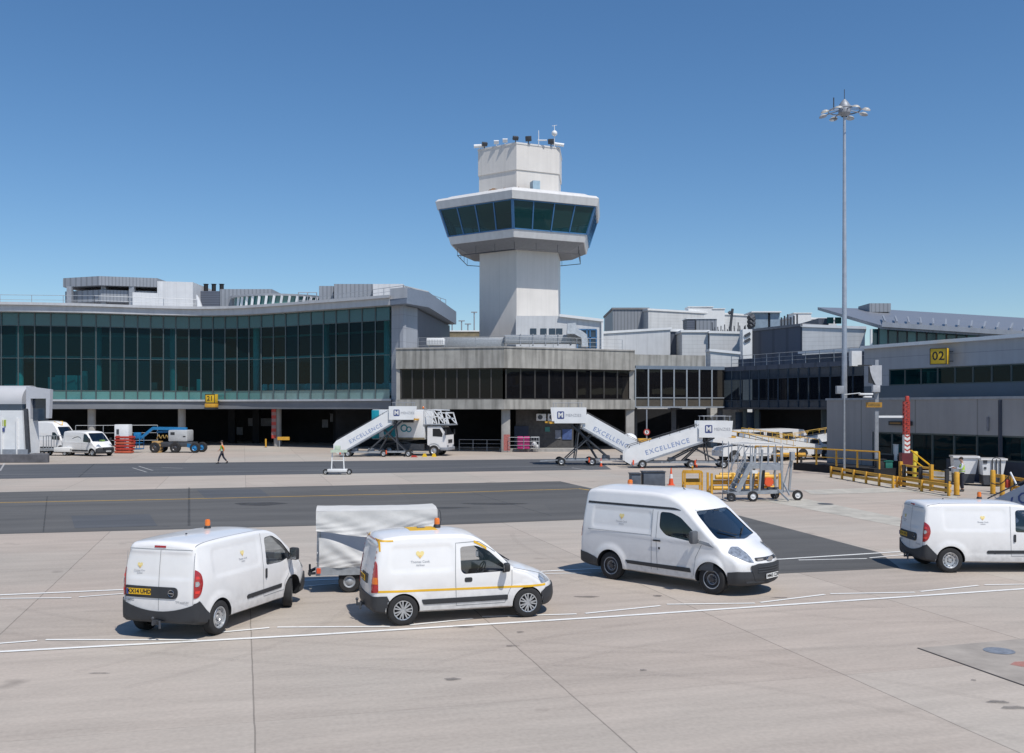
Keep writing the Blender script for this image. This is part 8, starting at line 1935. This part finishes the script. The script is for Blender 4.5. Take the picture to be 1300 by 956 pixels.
for z in (0.1, 0.4, 0.75, 1.15): m.path([(-0.4, -0.3, z), (0.4, -0.3, z), (0.4, 0.3, z), (-0.4, 0.3, z), (-0.4, -0.3, z)], 0.015)
m.build('cage', GALV, t); m = MB(); m.ball((-0.1, 0, 0.45), 0.25); m.ball((0.15, 0, 0.25), 0.2); m.build('bundle', WHITE2, t)
rail('railing', 'grey railing in the shade left of the pillar under the concrete building', [(Xat(583, 97.5), 97.5, 0), (Xat(636, 96.6), 96.6, 0)], 1.15, 1.6, 0.025, GALV)
rail('railing', 'short grey railing around the pink crates', [(Xat(646, 95.2), 95.2, 0.28), (Xat(684, 95.2), 95.2, 0.28)], 1.15, 1.4, 0.022, GALV)
q = fp(353, 0.2); t = thing('yellow_barrier', 'yellow and black barrier beam beside the striped column', 'barrier', (q.x, q.y-0.4, 0)); m = MB(); m.box(0, 1.3, -0.1, 0.1, 0.75, 1.1); m.build('beam', YEL, t); m = MB(); m.bar((0.2, 0, 0), (0.2, 0, 0.75), 0.08, 0.08); m.build('post', GALV, t)
t = thing('yellow_bollard', 'short yellow bollard left of the striped column', 'bollard', (Xat(338, 107), 106.8, 0)); m = MB(); m.lathe([(0.09, 0), (0.09, 0.9), (0.001, 0.93)], n=12); m.build('post', YEL, t); m = MB(); m.lathe([(0.13, 0), (0.13, 0.04), (0.09, 0.05)], n=12); m.build('base', STEELD, t)
# loading bridge from the first floor beside the middle stairs
t = thing('yellow_beam', 'thin yellow edge plate sticking out beside the top of the descending stairs', 'beam', (Xat(706, 76), 76, Zat(536, 76))); m = MB(); m.box(-0.85, 0.6, -0.4, 0.4, -0.06, 0.06); m.build('plate', YEL, t); m = MB(); m.box(-0.7, 0.5, -0.3, 0.3, -0.12, -0.062); m.build('underside', STEELD, t)
# far lamp posts on the horizon
for px, yt in ((602, 397), (586, 408), (574, 411), (594, 412)):
    D = 260; t = thing('distant_lamp_post', {602: 'tallest distant lamp post just left of the tower shaft', 586: 'distant lamp post left of the tallest one', 574: 'leftmost distant lamp post above the concrete roof', 594: 'lowest distant lamp post beside the tower shaft'}[px], 'lamp post', (Xat(px, D), D, 0), group='far lamp posts'); m = MB(); m.tube((0, 0, 0), (0, 0, Zat(yt, D)), 0.16, 6); m.build('pole', STEEL, t); m = MB(); m.box(-0.8, 0.8, -0.3, 0.3, Zat(yt, D), Zat(yt, D)+0.25); m.build('lamp', STEEL, t)
t = thing('distant_building', 'distant pale low building seen between the end wall and the tower', 'building', (Xat(590, 220), 220, 0)); m = MB(); m.box(Xat(565, 220), Xat(640, 220), 220, 240, 0, Zat(421, 220)); m.build('wall', TAN, t, world=True); m = MB(); m.box(Xat(564, 220), Xat(641, 220), 219.8, 240.2, Zat(421, 220), Zat(419.5, 220)); m.build('roof', WHITE2, t, world=True)
# ---------------------------------------------------------------- camera, sky, sun
cam = bpy.data.cameras.new('camera'); co = bpy.data.objects.new('camera', cam); COL.objects.link(co)
co.location = (0, 0, CAMH); co.rotation_euler = (PI/2, 0, 0)
cam.sensor_width = 36; cam.lens = 36*FL/1300; cam.shift_y = (YH-478)/1300.0
cam.clip_end = 8000; cam.clip_start = 0.1
SC.camera = co
SUN = Vector((0.57, -0.82, 0)).normalized(); EL = R(58)
sv = Vector((SUN.x*math.cos(EL), SUN.y*math.cos(EL), math.sin(EL)))
w = bpy.data.worlds.new('World'); SC.world = w; w.use_nodes = True
nt = w.node_tree; bg = nt.nodes['Background']
sky = nt.nodes.new('ShaderNodeTexSky'); sky.sky_type = 'NISHITA'; sky.sun_disc = False
sky.sun_elevation = EL; sky.sun_rotation = math.atan2(SUN.x, SUN.y)
sky.altitude = 0; sky.air_density = 1.0; sky.dust_density = 0.2; sky.ozone_density = 5.0
hs = nt.nodes.new('ShaderNodeHueSaturation'); hs.inputs['Saturation'].default_value = 1.15; hs.inputs['Value'].default_value = 1.11
nt.links.new(sky.outputs[0], hs.inputs['Color']); nt.links.new(hs.outputs[0], bg.inputs[0]); bg.inputs[1].default_value = 0.10
sl = bpy.data.lights.new('sun', 'SUN'); so = bpy.data.objects.new('sun', sl); COL.objects.link(so)
sl.energy = 4.1; sl.angle = R(0.53); sl.color = (1.0, 0.95, 0.88)
so.rotation_euler = sv.to_track_quat('Z', 'Y').to_euler(); so.location = (0, 0, 60)
SC.view_settings.view_transform = 'Standard'; SC.view_settings.look = 'None'
SC.view_settings.exposure = 0; SC.view_settings.gamma = 1; SC.view_settings.use_curve_mapping = False
SC.render.engine = 'CYCLES'
SC.cycles.max_bounces = 8; SC.cycles.transparent_max_bounces = 16
